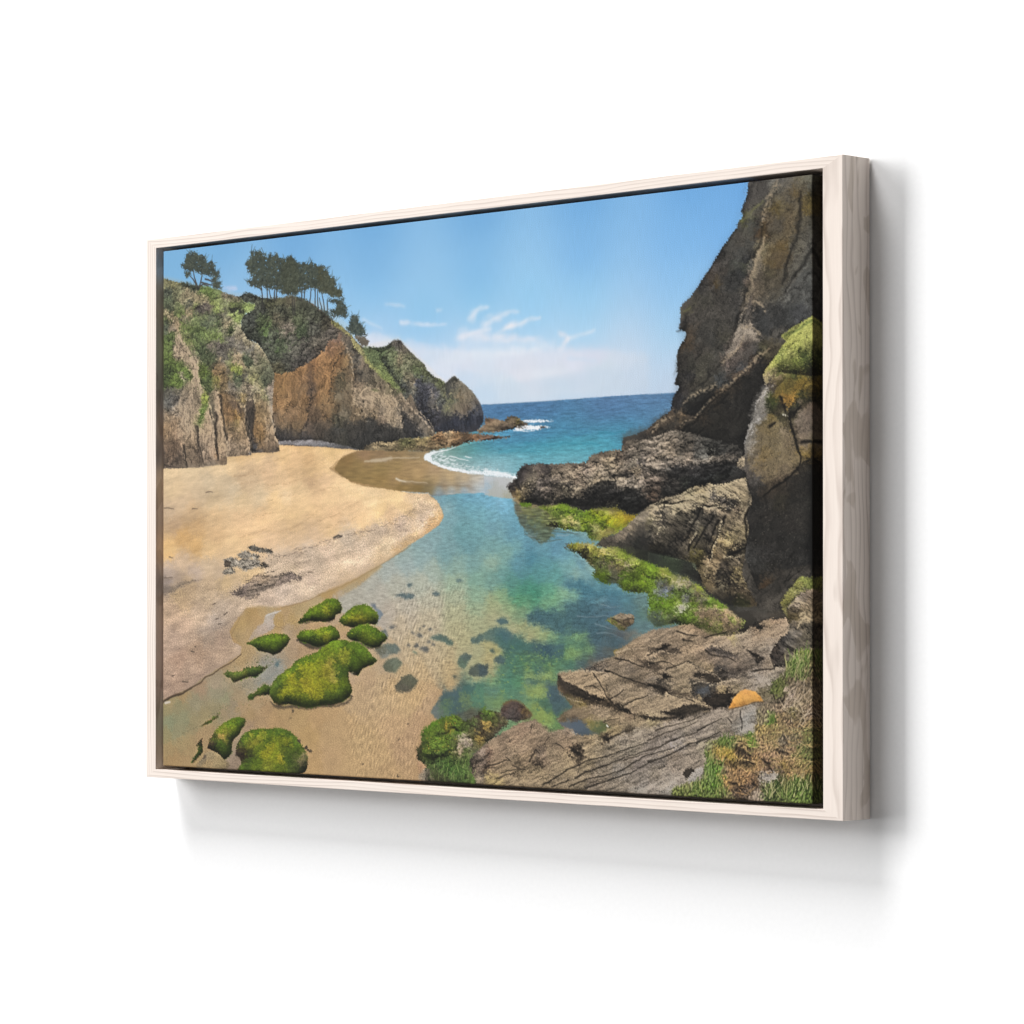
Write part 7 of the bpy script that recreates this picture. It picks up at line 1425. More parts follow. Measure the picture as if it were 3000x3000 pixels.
# ---- dry grass bank lower right
fill("938.3,431.4 914.3,433.3 901.7,445.6 897.5,456.1 882.7,463.7 881.6,474.2 888.0,480.6 875.3,484.1 865.7,489.2 864.6,503.9 860.3,510.5 848.5,512.5 829.0,515.6 807.2,520.3 801.7,527.1 802.8,542.0 800.5,555.3 774.0,561.3 759.4,568.6 758.3,577.0 937.9,577.1",
     "909,437=8a8464 920,433=6f7a3a 925,438=6a7438 913,441=6f8a40 909,447=6a7c3c 914,447=62843a 904,454=5c6438 914,456=625c40 925,448=7a6f4c 925,457=75664c 904,460=6b6046 919,464=6f6250 909,466=7d705e 891,466=646c3c 887,471=5d6636 895,476=5a5040 891,479=574e3f 904,472=a08f80 914,474=94836c 922,477=8a7a60 904,480=8a7a68 914,483=a09074 893,485=86745e 885,487=7a6b58 877,491=80725e 893,492=8a7654 909,490=6d6640 916,492=6f6244 925,489=84705a 883,499=6d8a38 881,495=7c8a4c 891,498=8a7450 904,500=7c6850 919,499=74624a 872,499=857a5e 872,507=9a8650 883,507=937d52 898,506=8a7a54 914,506=7a7250 924,509=6f7440 867,514=94805c 883,513=8a7d52 898,516=6d6454 914,514=74684e 829,516=627a34 825,521=6a7e38 834,520=6a7c42 840,516=8a7c50 856,517=75963a 859,520=6f9236 851,521=86704a 872,521=a08560 888,523=97805c 904,526=8d765a 895,525=6a5c4a 919,526=66703c 924,532=6a6c3c 807,525=7d7c5a 813,529=8a7a44 824,531=a88a44 834,533=97823c 820,535=a3845a 843,527=4c4034 851,529=5d4c3c 857,532=5a4736 861,529=7d684c 872,531=94785a 888,532=8f755a 904,534=8f7452 914,538=8d7f4c 840,535=6d5d38 829,539=7a6438 838,537=57492f 854,538=544a32 864,536=a0804e 877,539=6a5644 882,543=7a634c 898,538=8f7a44 914,544=8a7250 924,546=7f6a3c 805,532=5d7034 809,542=5c7c34 818,540=57702f 813,550=567a2c 820,548=5f8430 805,548=667a44 829,545=7d6a50 840,545=97784e 854,546=a88457 863,546=8a6f4e 845,549=7a6248 834,552=8d7250 829,556=b08c50 845,554=98784c 857,553=7c6248 872,551=857c70 882,549=979086 888,552=8d867c 877,553=948c84 893,545=6d5c48 898,551=74643f 909,546=9a7e54 861,559=57493c 840,560=5a4a38 831,561=7d6746 845,564=4a3d30 854,565=6a5a4a 861,566=8a7c6c 864,568=948674 840,568=6b5a48 802,559=5f7434 813,560=567c28 791,559=7a7e4c 780,563=837f56 796,565=6d7c38 768,568=7a8048 780,569=68763a 813,568=667a38 823,566=737440 829,570=77704c 877,559=50602f 888,555=566634 882,565=4a5c2e 898,559=6a6f3c 903,564=62733a 914,554=56762c 919,560=5a7a30 912,566=6a7c3c 924,554=6a6c3a 926,563=5c7030 893,566=5c6638",
     rough=1.0, fine=.9, feather=.8, tex=VEG * .45 + .12 * band(2.0, 70, 2.5))
blades("791.7,562.2 802.8,542.0 807.2,529.4 824.6,539.5 823.5,561.8 828.9,572.2 762.8,575.1 774.0,566.3", 260, "5f8a2c 4a6a26 76904a 86955a 3f5a24 97985c", 9, 161)
blades("874.0,558.9 887.7,553.5 903.5,554.4 919.1,549.0 928.5,550.2 928.4,571.1 877.1,570.1", 240, "5a7a2e 466026 7a8c4c 92925e 3c5222 a89e78", 9, 162)
blades("899.6,449.6 908.0,439.8 916.4,437.3 926.8,434.8 928.8,457.2 914.2,463.9 899.6,460.9", 170, "6a8a3c 55702f 8a8f58 9a9068 47562c", 9, 163)
blades("882.7,471.0 891.2,462.7 899.6,463.4 895.3,478.8 888.0,479.0", 60, "62702f 7a7c48 4a5229", 7, 164)
blades("818.1,523.3 824.7,514.9 835.5,517.0 839.8,522.6 829.0,526.2", 60, "62803a 4f6a2c 7f8a4a", 6, 165)
blades("851.7,522.2 853.8,516.4 859.2,516.3 863.4,521.0", 40, "74983a 5f8230", 6, 166)
blades("879.4,501.1 881.6,496.1 886.9,496.8 887.9,501.6", 30, "6d8c38 5a7430", 6, 167)
blades("899.6,470.6 927.7,470.1 927.6,497.3 914.1,505.7 893.2,490.2", 160, "b0a088 97866a 75684e c0b29c 857558", 9, 168, -60, 40, .6, .6)
blades("834.4,516.2 927.6,497.3 928.5,545.4 871.9,547.6 839.8,544.7", 380, "b0925f 97784e 6d5840 c2a474 857048 7a7a48", 7, 169, -20, 40, .7, .6)
blades("811.6,526.8 837.7,526.8 839.8,535.7 818.1,536.5", 70, "b08e3f 97862f c4a05a 7d7a38", 5, 170, -60, 50, .7, .65)
blades("825.7,554.3 871.9,541.1 871.8,563.8 834.3,570.3", 140, "a07c52 6d5844 b8925e 4a3c30 86704c", 6, 171, -10, 60, .7, .65)
lines("""839.8,525.9 846.3,527.3 857.0,531.0
846.2,538.8 855.9,538.4 863.4,539.8
873.0,535.4 880.4,540.8 884.6,544.7
891.0,524.2 903.6,527.0
833.2,557.3 844.0,560.1 848.3,564.0
861.2,556.1 865.4,560.8""", "3a3026", 2.8, 1.6, .65, .8, 1.0)
fill("774.0,551.3 777.3,547.0 785.1,545.9 789.5,548.2 782.9,553.5 777.3,557.0", "4f463c", rough=.4, fine=.4, feather=.3)
fill("777.3,557.8 785.1,552.6 791.7,545.7 799.5,544.6 800.5,548.7 791.7,554.0 785.1,559.2", "a39c94", rough=.6, fine=.6, feather=.3, tex=GRAVEL * 1.5)
fill("870.8,552.5 876.1,548.2 886.7,546.2 889.8,551.8 880.3,554.6", "9c958b", rough=.5, fine=.5, feather=.3, tex=GRAVEL * 1.3)
scatter("729.0,564.8 751.6,557.2 766.2,563.3 760.5,570.2 729.0,571.5", 70, "b8b2aa a39b90 c8c2ba 7d7468", (.4, 1.2), 156, .6, .5, -40)
fill("703.5,570.9 710.1,566.6 716.7,568.7 721.1,566.1 730.1,568.1 729.0,573.2", "a8a196", rough=.8, fine=.7, feather=.5, a=.6)

# ---- leafy green clump bottom centre
MG = VEG * .7
fill("409.5,539.9 416.4,531.9 415.8,525.9 420.2,519.7 430.2,514.3 438.9,509.7 448.8,506.9 459.9,504.9 472.2,505.8 479.5,510.4 491.7,506.6 501.4,499.6 507.7,498.6 507.7,496.9 514.9,498.4 531.7,499.7 538.8,504.6 543.5,511.2 531.6,516.5 519.6,527.0 507.6,534.2 489.2,545.0 485.5,555.3 496.4,570.2 495.2,580.5 423.8,583.5 413.8,578.7 423.9,557.6 411.4,552.9 410.1,546.0",
     "418,528=475c22 425,520=4d6820 436,514=5a7a24 449,512=4a5f22 461,509=5f8022 455,515=8a7a28 470,511=587422 480,515=4b5f28 473,520=547426 430,525=5f7c24 443,527=64842a 455,527=567224 449,535=5c7c26 436,538=62802a 424,539=566e24 413,541=3c3f24 418,536=4c5e24 428,545=384a1c 436,549=2c381c 449,546=364420 443,541=54702a 461,537=4e6628 467,532=5f6a38 465,543=52602c 477,530=a39a84 483,532=998e7c 473,538=9a8c74 472,540=8f8266 489,530=5c5f38 498,525=8a7838 492,524=5a5c34 504,521=54492f 498,517=4a4834 492,513=556a34 486,504=56503c 494,501=4b4038 501,504=4c4638 480,504=4d4a40 504,501=55742a 430,557=4c6230 443,557=486430 455,556=466a2c 467,560=4c7430 461,550=44602a 479,551=536a34 479,540=5a7034 436,566=586638 428,570=66624c 449,570=57603a 467,569=537236 479,564=587638 489,568=5c7438 418,571=8a7c68 442,574=5a5238 425,564=5c5a48 514,500=62842a 511,505=486028 520,508=586030 532,507=525a38 535,505=6a6244 520,516=524c30 514,520=544e34 511,514=9a8440 532,513=574c38 515,527=4e4c34 526,520=5a5242",
     rough=.8, fine=.8, feather=.4, tex=MG)
scatter("416.4,528.5 430.2,515.1 459.9,505.7 473.4,509.7 469.7,530.3 462.3,540.8 442.6,544.9 415.1,543.2", 260, "6f8f2c 4a6420 86923a 3a4e1e 5a7a26 94802c", (.5, 1.4), 172, .6, .7)
lines("""425.1,547.2 435.1,549.4 447.5,545.6 459.9,539.2
440.1,522.6 450.0,523.2 457.4,520.4
417.7,534.5 425.2,533.4
459.9,516.9 472.2,519.1""", "243018", 3.6, 2, .55, .9, 1.2)
scatter("469.7,528.6 484.4,526.4 486.8,533.2 479.5,536.8 469.7,541.4", 50, "b5ab9a 8a7e6c a89c88", (.4, 1.3), 173, .6, .6)
blades("427.6,559.2 485.5,546.8 494.0,572.0 442.5,581.0 425.1,571.4", 150, "5f8434 4a6a2c 7a8c4c 3f5626", 7, 174)
fill("497.8,502.2 503.8,497.0 507.7,497.7 511.3,494.2 507.7,495.2", "5b7a28", rough=.6, fine=.6, feather=.4, tex=MG, a=.8)
# reddish boulder under water beside it
fill("530.5,496.3 536.4,490.3 545.9,487.5 555.4,488.2 564.8,493.0 574.2,499.5 575.3,501.9 571.8,505.4 555.4,509.2 541.2,507.9 532.8,502.2", "538,493=5c4c42 549,493=564842 561,496=58463c 555,502=4e4440 544,501=534a46 567,499=6a5638 573,502=5c5044", rough=.5, fine=.5, feather=.7, tex=MG * .7)
line("535.3,490.7 547.1,486.8 557.8,488.1 567.2,493.8 575.3,501.1", "7a6438", 2.2, 1.2, .55, .9, .6)

tone("408.9,546.0 416.4,528.5 459.9,504.0 543.6,494.3 538.8,511.3 507.6,534.2 484.3,546.9 491.5,580.6 417.6,583.8", (1.0, .95, .95), .85)
tone("758.3,577.0 800.5,555.3 807.2,520.3 848.5,512.5 875.3,484.1 888.0,462.8 901.7,445.6 938.3,429.8 937.9,573.1", (1.01, .985, .97), .88, 3)
tone("584.0,295.7 613.0,293.0 648.4,301.2 679.9,297.7 715.3,306.5 659.6,332.6 608.3,317.0", (1.0, .96, .92), .9)
tone("619.2,333.6 658.5,333.3 704.2,343.6 803.2,382.1 852.0,408.3 807.5,423.4 729.4,405.5 688.6,372.0 657.2,364.5", (1.0, .97, .94), .95)
tone("254.6,384.1 354.6,352.6 430.6,341.1 455.2,418.6 442.7,498.8 430.2,503.0 408.9,540.8 423.8,583.5 -11.0,591.4 -10.8,520.6 4.1,504.5 133.0,448.3 120.4,420.8", (1.03, 1.03, 1.04), .9, 6)
tone("729.2,418.9 703.9,429.7 686.1,442.1 611.4,460.4 610.2,476.2 630.8,492.3 609.0,505.2 555.3,510.8 507.6,534.2 489.2,548.4 503.6,580.1 507.5,580.0 729.0,575.5 807.1,550.1 807.2,517.0 872.1,482.6 902.9,404.8 861.6,408.2 763.2,412.9", (1.07, 1.055, 1.04), .95, 2)
# ---- mossy boulders on the sand flats
def moss(s, col, dark=None, seed=1, n=200, rough=.5):
    fill(s, col, rough=rough, fine=.45, feather=.3, tex=MS)
    scatter(s, n, "7f9c22 4a6a16 93a52a 36521a 62821a", (.5, 1.5), seed, .25, .7)
    shade(s, np.full_like(MS, -.09), feather=.3)
    sl, m = mask(P(s), feather=.5)
    g = IMG[sl].mean(2, keepdims=True)
    IMG[sl] += (g - IMG[sl]) * .10 * m[..., None]
    mound(s, .55, 5.0)
    tone(s, (1.04, .93, .92), 1.0, .5)
for s_ in ("254.3,495.1 270.4,499.2 289.0,498.8 307.5,493.1 311.4,486.8 313.4,490.3 306.1,496.6 286.3,501.1 262.4,501.7 241.9,505.0 223.0,503.6 209.3,504.0 195.6,505.2 187.4,502.7 180.5,496.5 190.1,500.8 203.9,502.3 217.5,500.1 237.9,503.3",
           "291.8,412.6 302.4,416.1 315.5,418.2 318.1,416.0 302.4,413.4", "302.3,426.7 311.5,431.0 320.7,432.7 333.7,437.9 346.6,439.5 357.0,436.8 346.6,436.0 325.9,432.7",
           "235.6,421.0 223.1,431.9 234.0,435.3 244.8,439.7 262.5,440.9 270.5,437.7 289.1,430.4 262.5,435.1", "262.6,410.9 275.9,412.2 285.2,409.5 275.9,409.1", "224.5,413.8 238.1,413.3 258.3,411.0 262.6,411.4 254.5,410.1 244.8,411.0",
           "124.4,553.8 122.9,557.5 134.2,560.8 145.5,558.6 134.3,557.1 128.6,550.9"):
    fill(s_, "3c352c", rough=.5, fine=.4, feather=.6, a=.8)
moss("225.9,412.5 236.7,403.9 244.9,397.6 255.6,394.0 262.6,391.3 270.6,387.7 282.6,387.0 290.5,388.6 294.5,392.1 296.9,396.6 294.5,401.9 286.5,404.1 285.2,409.0 275.9,410.9 266.6,411.4 255.6,411.0 244.8,410.6 231.3,413.3", "231,409=3c5a18 242,402=4f7416 252,399=62861a 258,405=587c18 256,409=36501a 267,392=55791a 280,389=4c7018 289,393=4b6c16 293,398=47641a 271,398=8fa328 276,402=86981f 283,401=5f8018 269,406=5a7a1c 279,407=3d5818", seed=181)
moss("291.6,411.2 298.4,404.5 307.7,398.3 319.5,393.9 331.2,392.8 341.6,395.6 348.0,400.0 353.2,404.3 351.9,410.5 348.0,414.0 333.7,413.2 322.0,415.5 312.9,417.3 301.0,415.2", "297,410=456418 306,402=4f7218 319,396=547818 331,396=4e7016 342,399=4a6c18 349,404=5a7c1e 347,411=46641a 336,411=6c861e 325,407=94a228 316,409=92a024 308,408=8a9c24 315,415=4c6818 326,401=5c7a20 336,404=62821e", seed=182)
moss("223.8,427.3 229.9,421.9 239.4,420.0 251.5,420.4 262.5,418.5 262.5,417.6 275.9,415.8 286.5,417.0 291.8,422.3 293.4,428.5 285.2,432.2 273.2,435.0 259.8,438.2 255.5,437.8 242.1,434.4 228.6,431.8", "229,426=4d7018 239,423=587c1a 252,427=44641a 258,423=75921e 268,420=6d8c1e 276,418=527618 287,421=4a6e18 271,426=90a424 283,425=587a1c 289,429=4a6a1a 263,432=54741c 252,433=34501a", seed=183)
moss("301.7,425.4 306.3,421.3 315.5,417.7 324.6,414.2 336.3,413.6 348.0,416.7 354.4,420.1 363.4,424.4 366.0,428.8 359.5,432.4 354.4,436.8 344.1,437.8 332.4,435.3 324.6,431.8 315.5,431.0 306.3,428.4", "308,425=3f5e1a 319,419=4a6e18 334,416=4e7218 347,420=466a1a 354,425=476a1a 362,428=44621c 336,426=5f801e 329,429=64821e 341,431=6c8a20 352,432=587a1e 347,436=486820 318,428=365218 339,434=50702a", seed=184)
moss("141.5,435.4 152.7,431.6 162.5,428.8 176.4,425.9 190.3,424.0 201.3,424.4 210.9,426.5 214.7,430.1 210.8,435.6 204.0,440.2 198.5,444.8 187.5,447.6 176.4,445.0 162.5,443.4 156.9,438.9", "151,433=4b6a1e 169,429=557a1c 190,427=5c801a 204,428=55781a 211,432=4f701e 190,435=4f7418 176,436=527618 165,439=3f5c1a 183,443=44641c 197,440=4c6e1c 176,445=465c24", seed=185)
moss("103.2,469.0 111.7,467.0 128.8,465.8 142.9,461.0 155.5,460.3 173.6,460.5 179.2,456.8 176.4,461.4 169.4,466.1 159.7,470.8 145.7,471.9 131.6,475.8 121.7,478.8 117.4,474.3", "109,469=445e24 127,469=55702a 148,463=486626 162,463=4a6824 155,468=45612a 139,472=6a7c2e 125,476=5c6c30 174,460=5a702e", seed=186, n=90, rough=.9)
moss("183.3,478.6 194.3,470.2 208.1,462.7 220.4,455.3 233.9,448.8 248.8,446.0 262.5,441.3 262.5,440.4 273.2,435.0 283.8,431.3 299.7,430.1 315.5,431.9 328.5,435.3 336.3,439.6 342.7,445.7 350.5,451.7 344.0,455.3 328.4,460.0 320.6,467.2 314.1,466.4 306.2,463.9 307.5,471.8 311.4,477.9 312.1,483.2 308.8,489.5 295.6,496.0 282.4,499.0 262.4,499.9 251.4,502.0 239.2,503.2 223.0,500.9 212.1,499.4 197.0,501.5 188.7,499.0 181.9,491.9 177.7,488.3",
     "185,488=45601c 190,494=4a681a 197,497=62801c 211,497=3c581a 204,488=8a9c20 212,482=8fa020 197,479=466420 204,472=5f7e1c 218,462=4f741a 231,453=4a6e1a 245,448=507618 258,446=5c801c 218,471=9aa823 231,463=97a824 245,458=8fa420 258,455=829c20 238,474=a3ac28 251,478=98a622 224,480=8c9e22 231,487=7f941e 245,485=a0aa26 258,488=92a222 251,469=8a9c22 238,494=52701c 251,498=4c6a1e 224,496=46621c 230,467=5a7a1c 271,447=6a8a1e 284,438=5c801c 300,434=4a6c1a 315,435=4c701a 328,441=4f741c 341,450=466820 336,449=5f8420 315,446=4f741a 302,444=82982a 296,449=8a9c2e 289,455=5c7c20 276,455=a3a83c 270,464=9aa62a 282,469=a5ab44 296,464=466820 309,457=44661c 322,455=4c6e1c 318,464=3d5c1a 300,473=5f801c 282,478=7a941e 269,478=85981f 305,482=4d6c1a 296,487=527220 276,489=5a7a20 269,497=3f5c20 286,496=42601e 302,492=44621e", seed=187, n=700, rough=.6)
moss("144.2,494.5 148.4,489.9 155.4,487.9 159.6,486.0 168.0,481.3 176.3,478.4 181.9,482.8 180.5,490.1 169.4,491.2 159.6,492.4 151.2,497.1 145.6,496.8", "150,493=3f6020 167,485=4c6a1e 176,483=47641e 162,490=55702a 176,488=35501c", seed=188, n=50, rough=.8)
moss("77.2,551.7 80.1,542.3 85.9,536.6 94.5,528.0 106.0,522.1 120.2,517.1 130.1,515.5 140.0,516.2 142.1,520.2 138.5,525.8 134.3,528.7 131.5,534.3 123.0,539.1 118.7,544.8 118.7,554.0 114.4,558.7 105.9,562.7 97.3,557.5 88.7,554.1", "83,546=3e3a28 89,539=45561f 100,530=5f7c1e 113,523=587c1c 127,519=4c7018 137,521=45661c 120,529=6d8a20 106,532=7c8c2c 102,538=b09a52 110,537=7a8030 127,531=54761c 117,538=42601e 100,545=4a6c1e 113,548=3f601c 92,550=3d581c 106,558=486820 117,541=3c4a20 82,552=2f2e20", seed=189, n=260)
moss("123.6,575.9 134.2,566.3 132.8,560.8 125.8,556.5 125.8,549.1 130.0,542.6 137.1,535.0 148.4,529.2 159.6,527.1 173.5,526.7 190.1,525.3 206.6,526.6 220.2,530.7 227.0,535.9 232.4,542.1 239.2,549.0 243.2,557.0 241.8,566.0 237.8,571.5 217.4,575.9 176.2,577.5", "129,554=3a3226 130,546=3d4a20 140,538=4a6c1c 155,530=4c721a 176,528=4a6e1c 197,528=42641c 215,531=3e601c 168,537=86982a 155,540=7f8a2a 146,547=6d7c24 176,542=4f721c 162,547=62801f 197,540=728c20 211,539=7a8e22 183,548=9aa826 173,554=93a322 197,558=a3ab2a 190,554=7a941e 208,549=526e20 220,543=4a6c1e 228,550=4a681e 148,555=3c4a1e 140,558=32291e 148,562=456420 162,562=5a7c1e 155,569=648422 141,569=4c6e20 176,568=80962a 197,566=62801f 211,558=466620 224,559=5a6a38 231,557=7c7a58 238,563=57643a 220,567=4c6428 231,568=45582c", seed=190, n=500)
moss("48.2,568.5 52.5,564.6 59.8,556.9 62.7,549.3 58.4,549.5 62.8,543.8 70.0,539.8 68.5,547.3 70.0,555.6 62.7,561.4 54.0,568.3", "64,546=33381f 64,554=3f5a1c 55,564=34501e", seed=191, n=40)
moss("66.4,527.4 74.4,522.0 84.5,518.1 94.5,514.1 98.8,511.2 94.5,517.8 83.0,522.7 71.5,526.8", "71,525=4c6424 84,520=56702a 96,513=55603a", seed=192, n=40, rough=.9)
fill("58.3,570.9 68.5,562.2 77.2,555.4 84.4,554.2 91.6,555.8 103.0,561.0 114.4,566.1 115.8,568.8 108.7,572.8 62.7,574.5", "71,562=8a7a60 84,557=9a8868 92,562=a08c68 77,567=a68e68 103,566=94825f 110,569=7c6c54", rough=.4, fine=.4, tex=GRAVEL * 1.2)
fill("68.5,562.2 74.3,558.3 74.3,560.1 71.4,563.9", "6a5c4c", rough=.4, feather=.3)
scatter("117.4,491.4 176.3,490.2 180.5,502.8 120.2,515.3 83.0,523.7 71.5,518.4", 90, "5c6838 6f7644 55503c 78704c", (.4, 1.4), 193, .5, .4, -30)
scatter("100.3,459.8 134.4,457.4 169.5,447.8 190.2,445.8 183.3,458.6 134.4,466.6", 60, "57663a 6a6a4a 4c4c3c 5a7038", (.5, 1.5), 194, .55, .5, -20)
scatter("103.2,472.7 134.4,479.5 169.4,471.5 134.4,486.8 106.0,480.0", 60, "5c6a4c 6d6a58 4c5546", (.4, 1.2), 195, .5, .4, -20)
scatter("148.4,507.2 203.9,505.9 203.8,525.8 134.3,525.9", 50, "6a5a42 7a6848 57523c", (.3, .8), 196, .6, .6)
scatter("1.1,520.3 62.8,527.9 59.8,565.3 4.0,567.3", 40, "6d6248 5f6640 7a6c4c", (.3, 1.0), 197, .5, .5)
lines("""33.6,538.1 51.1,532.0 65.7,526.0
80.2,514.5 94.5,509.5 114.5,502.5
51.1,563.7 56.9,558.9""", "5d5a44", 2.0, .8, .45, .8, .8, WR)
fill("187.4,459.4 193.0,454.8 198.5,453.8 195.7,460.2", "4c6a70", rough=.7, fine=.6, feather=.7, a=.7)
lines("""186.1,453.1 202.6,452.0
162.4,478.9 180.5,471.3 193.0,463.0""", "858a84", 2.5, 1.4, .5, 1.0, .8)
for s_ in ("216.8,505.6 220.3,505.0 220.0,508.7 217.5,508.7", "212.1,515.2 216.2,513.3 216.1,515.1", "235.8,545.5 241.9,541.8 242.5,546.2 250.6,548.2 248.6,550.5 243.2,549.3",
           "225.6,538.7 231.1,535.8 231.7,541.2", "394.4,516.5 396.3,514.3 398.8,515.1 396.9,516.5", "326.3,559.9 328.2,558.0 330.2,559.7 328.2,560.7", "379.1,569.7 381.0,567.0 384.1,570.4 382.2,571.8",
           "381.7,533.9 384.9,530.3 386.1,530.7 383.6,533.4", "410.8,497.5 412.1,496.6 413.4,497.0"):
    fill(s_, "4a4034", rough=.3, fine=.4, feather=.2, a=.9)
scatter("392.5,515.3 405.2,510.6 411.4,523.4 392.4,563.1 411.3,575.4 379.7,571.4 379.7,546.1", 70, "57483a 6a5a48 8a7558", (.25, .7), 198, .7, .6)
scatter("148.4,507.2 258.1,504.6 251.3,540.6 203.8,524.0", 30, "7a6448 6a5840", (.25, .5), 199, .6, .6)
fill("411.3,571.9 415.1,565.7 422.6,559.4 423.8,566.2 421.3,573.2", "9a8c78", rough=.6, fine=.6, feather=.4, tex=GRAVEL * 1.5, a=.8)
fill("312.8,465.3 316.7,463.5 319.3,467.0 316.7,467.9", "3d3a2c", rough=.5, fine=.4, feather=.4, a=.8)
fill("307.5,466.3 312.8,463.5 315.4,467.0 311.4,467.5", "988878", rough=.4, fine=.4, feather=.4, a=.7)

crisp("""-1.1,29.8 59.2,42.4 106.8,53.1 140.8,55.4 177.1,63.3 263.2,82.4 303.0,106.3 337.0,124.1 383.9,119.8 424.2,152.8 451.9,168.3 465.1,161.4 500.4,189.5 508.2,210.2 443.3,228.3 326.3,233.1 258.6,226.4 -1.5,243.2
854.3,-1.9 768.5,132.1 763.9,193.0 730.0,223.8 693.4,243.4 648.5,253.5 538.2,274.6 559.4,293.6 670.9,299.2 715.3,305.7 729.7,298.7 729.6,342.5 796.7,372.1 882.9,401.7 938.4,404.7 938.8,276.6 939.7,2.0
729.2,418.9 643.4,455.8 611.4,460.4 659.1,517.8 578.8,506.0 507.6,534.2 484.3,546.9 496.4,580.4 729.0,575.5 937.9,577.1 938.4,425.0 938.5,396.7 763.2,412.9
619.2,334.5 658.5,333.7 704.2,343.6 803.2,382.1 852.0,408.3 807.5,423.4 729.4,405.5 688.6,372.0 657.2,364.5
408.9,546.0 459.9,504.0 567.2,488.8 578.8,506.9 507.6,534.2 484.3,546.9 491.5,580.6 417.6,583.8
584.0,296.6 613.0,293.7 704.3,305.5 659.6,331.7 593.3,315.1
326.3,233.1 508.4,222.1 570.2,206.7 549.0,226.9 455.7,235.6""", .75, 1.8, .42, 6.0)

crisp("""223.2,393.1 297.2,385.9 367.3,415.7 351.8,456.1 314.0,490.3 262.4,500.3 176.3,502.9 103.2,476.4 141.5,429.9
48.1,582.5 59.9,518.7 142.8,514.7 244.6,540.8 244.5,574.9
99.1,342.4 189.1,329.6 262.7,357.3 117.6,387.7
354.5,366.6 681.9,376.0 681.6,460.2 354.3,489.4""", .5, 1.2, .15, 5.0)

# ---- canvas print: slight weave grain over the whole sheet
WEAVE = (.027 * band(1.5, 0, 1.0, .3) + .008 * band(2.2, 0, 1.0, .3) + .006 * band(1.9, 90, 16, .3)).astype(np.float32)
IMG *= 1 + WEAVE[..., None] * 1.0
IMG = np.clip(IMG, 0.004, 1)

# ------------------------------------------------------------------ canvas: front plus mirror-wrapped edges
DEEP = 24.0                                  # wrapped edge depth (mm)
K = int(DEEP * RES)
RAD = 1.2                                    # soft fold radius (mm)
lin = np.where(IMG <= .04045, IMG / 12.92, ((IMG + .055) / 1.055) ** 2.4) / np.array([1.27, 1.267, 1.267])
ix = np.concatenate([np.arange(K, 0, -1), np.arange(NX), NX - 1 - np.arange(1, K + 1)])
iy = np.concatenate([np.arange(K, 0, -1), np.arange(NY), NY - 1 - np.arange(1, K + 1)])
col = lin[iy][:, ix]
edge = np.ones(col.shape[:2], np.float32)             # right-hand wrap darkened: shade of the gap painted into its colour
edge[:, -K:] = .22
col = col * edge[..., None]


def wrap(n, length):
    s = (np.arange(-K, n + K)) / (n - 1) * length
    pos, dep = s.copy(), np.zeros_like(s)
    for sign in (0, 1):
        q = -s if sign == 0 else s - length          # distance past the edge
        t = np.clip((q + RAD) / (2 * RAD), 0, 1)     # 0..1 along the fold
        a = t * math.pi / 2
        m = q > -RAD
        d = RAD * (1 - np.cos(a)) + np.maximum(q - RAD, 0)
        p = RAD - RAD * np.sin(a)
        pos[m] = (p if sign == 0 else length - p)[m]
        dep[m] = d[m]
    return pos, dep


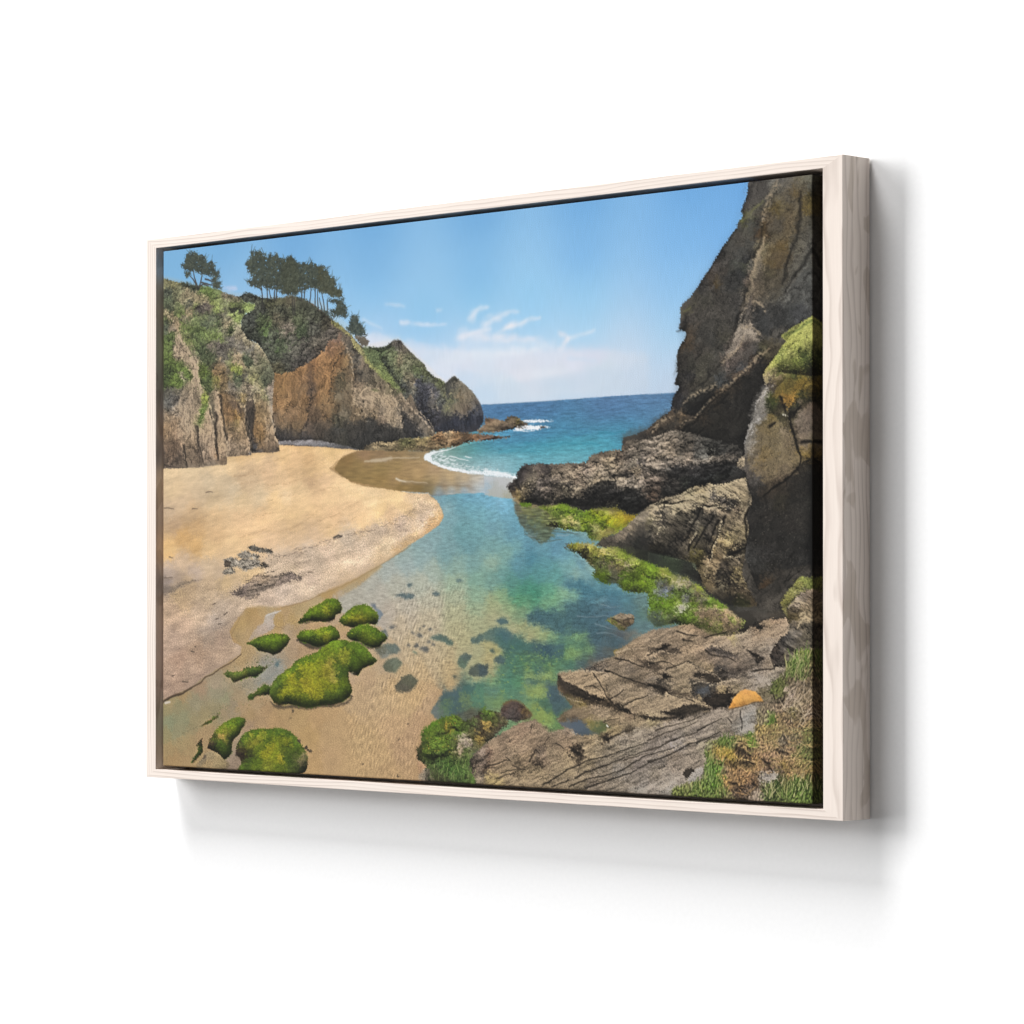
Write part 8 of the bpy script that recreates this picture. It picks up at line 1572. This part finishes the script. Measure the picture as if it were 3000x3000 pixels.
px, dx = wrap(NX, PW)
pz, dz = wrap(NY, PH)
X, Z = np.meshgrid(px, pz)
DXX, DZZ = np.meshgrid(dx, dz)
x_left = -xo + T_L + G_L
z_top = zo - T_T - G_T
sx = (FW - T_L - T_R - G_L - G_R) * 1000 / PW
sz = (FH - T_T - T_B - G_T - G_B) * 1000 / PH
co = np.stack([x_left + X * sx / 1000, -FD + RECESS + np.maximum(DXX, DZZ) / 1000, z_top - Z * sz / 1000], -1).reshape(-1, 3)
ny, nx = X.shape
idx = np.arange(ny * nx).reshape(ny, nx)
quads = np.stack([idx[:-1, :-1], idx[1:, :-1], idx[1:, 1:], idx[:-1, 1:]], -1)
ox = (np.arange(nx - 1) < K) | (np.arange(nx - 1) >= K + NX - 1)
oy = (np.arange(ny - 1) < K) | (np.arange(ny - 1) >= K + NY - 1)
quads = quads[~(oy[:, None] & ox[None, :])].reshape(-1, 4)
me = bpy.data.meshes.new('canvas')
me.vertices.add(len(co))
me.vertices.foreach_set('co', co.astype(np.float32).ravel())
me.loops.add(quads.size)
me.loops.foreach_set('vertex_index', quads.astype(np.int32).ravel())
me.polygons.add(len(quads))
me.polygons.foreach_set('loop_start', np.arange(0, quads.size, 4, dtype=np.int32))
me.update(calc_edges=True)
me.polygons.foreach_set('use_smooth', np.ones(len(quads), bool))
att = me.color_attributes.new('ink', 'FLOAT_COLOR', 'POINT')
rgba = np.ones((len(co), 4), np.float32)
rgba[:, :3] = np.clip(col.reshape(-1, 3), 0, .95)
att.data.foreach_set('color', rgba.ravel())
m, nt, b = material('printed_canvas', .8, .12)
at = node(nt, 'ShaderNodeVertexColor', layer_name='ink')
tc = node(nt, 'ShaderNodeTexCoord')
# woven threads: two crossed fine waves break up the ink
w1 = node(nt, 'ShaderNodeTexWave', wave_type='BANDS', bands_direction='X', Scale=330.0, Distortion=1.5)
w2 = node(nt, 'ShaderNodeTexWave', wave_type='BANDS', bands_direction='Z', Scale=330.0, Distortion=1.5)
nt.links.new(tc.outputs['Object'], w1.inputs['Vector'])
nt.links.new(tc.outputs['Object'], w2.inputs['Vector'])
mx = node(nt, 'ShaderNodeMath', operation='MULTIPLY')
nt.links.new(w1.outputs['Fac'], mx.inputs[0])
nt.links.new(w2.outputs['Fac'], mx.inputs[1])
bp = node(nt, 'ShaderNodeBump', Strength=.10, Distance=.0002)
nt.links.new(mx.outputs[0], bp.inputs['Height'])
nt.links.new(bp.outputs['Normal'], b.inputs['Normal'])
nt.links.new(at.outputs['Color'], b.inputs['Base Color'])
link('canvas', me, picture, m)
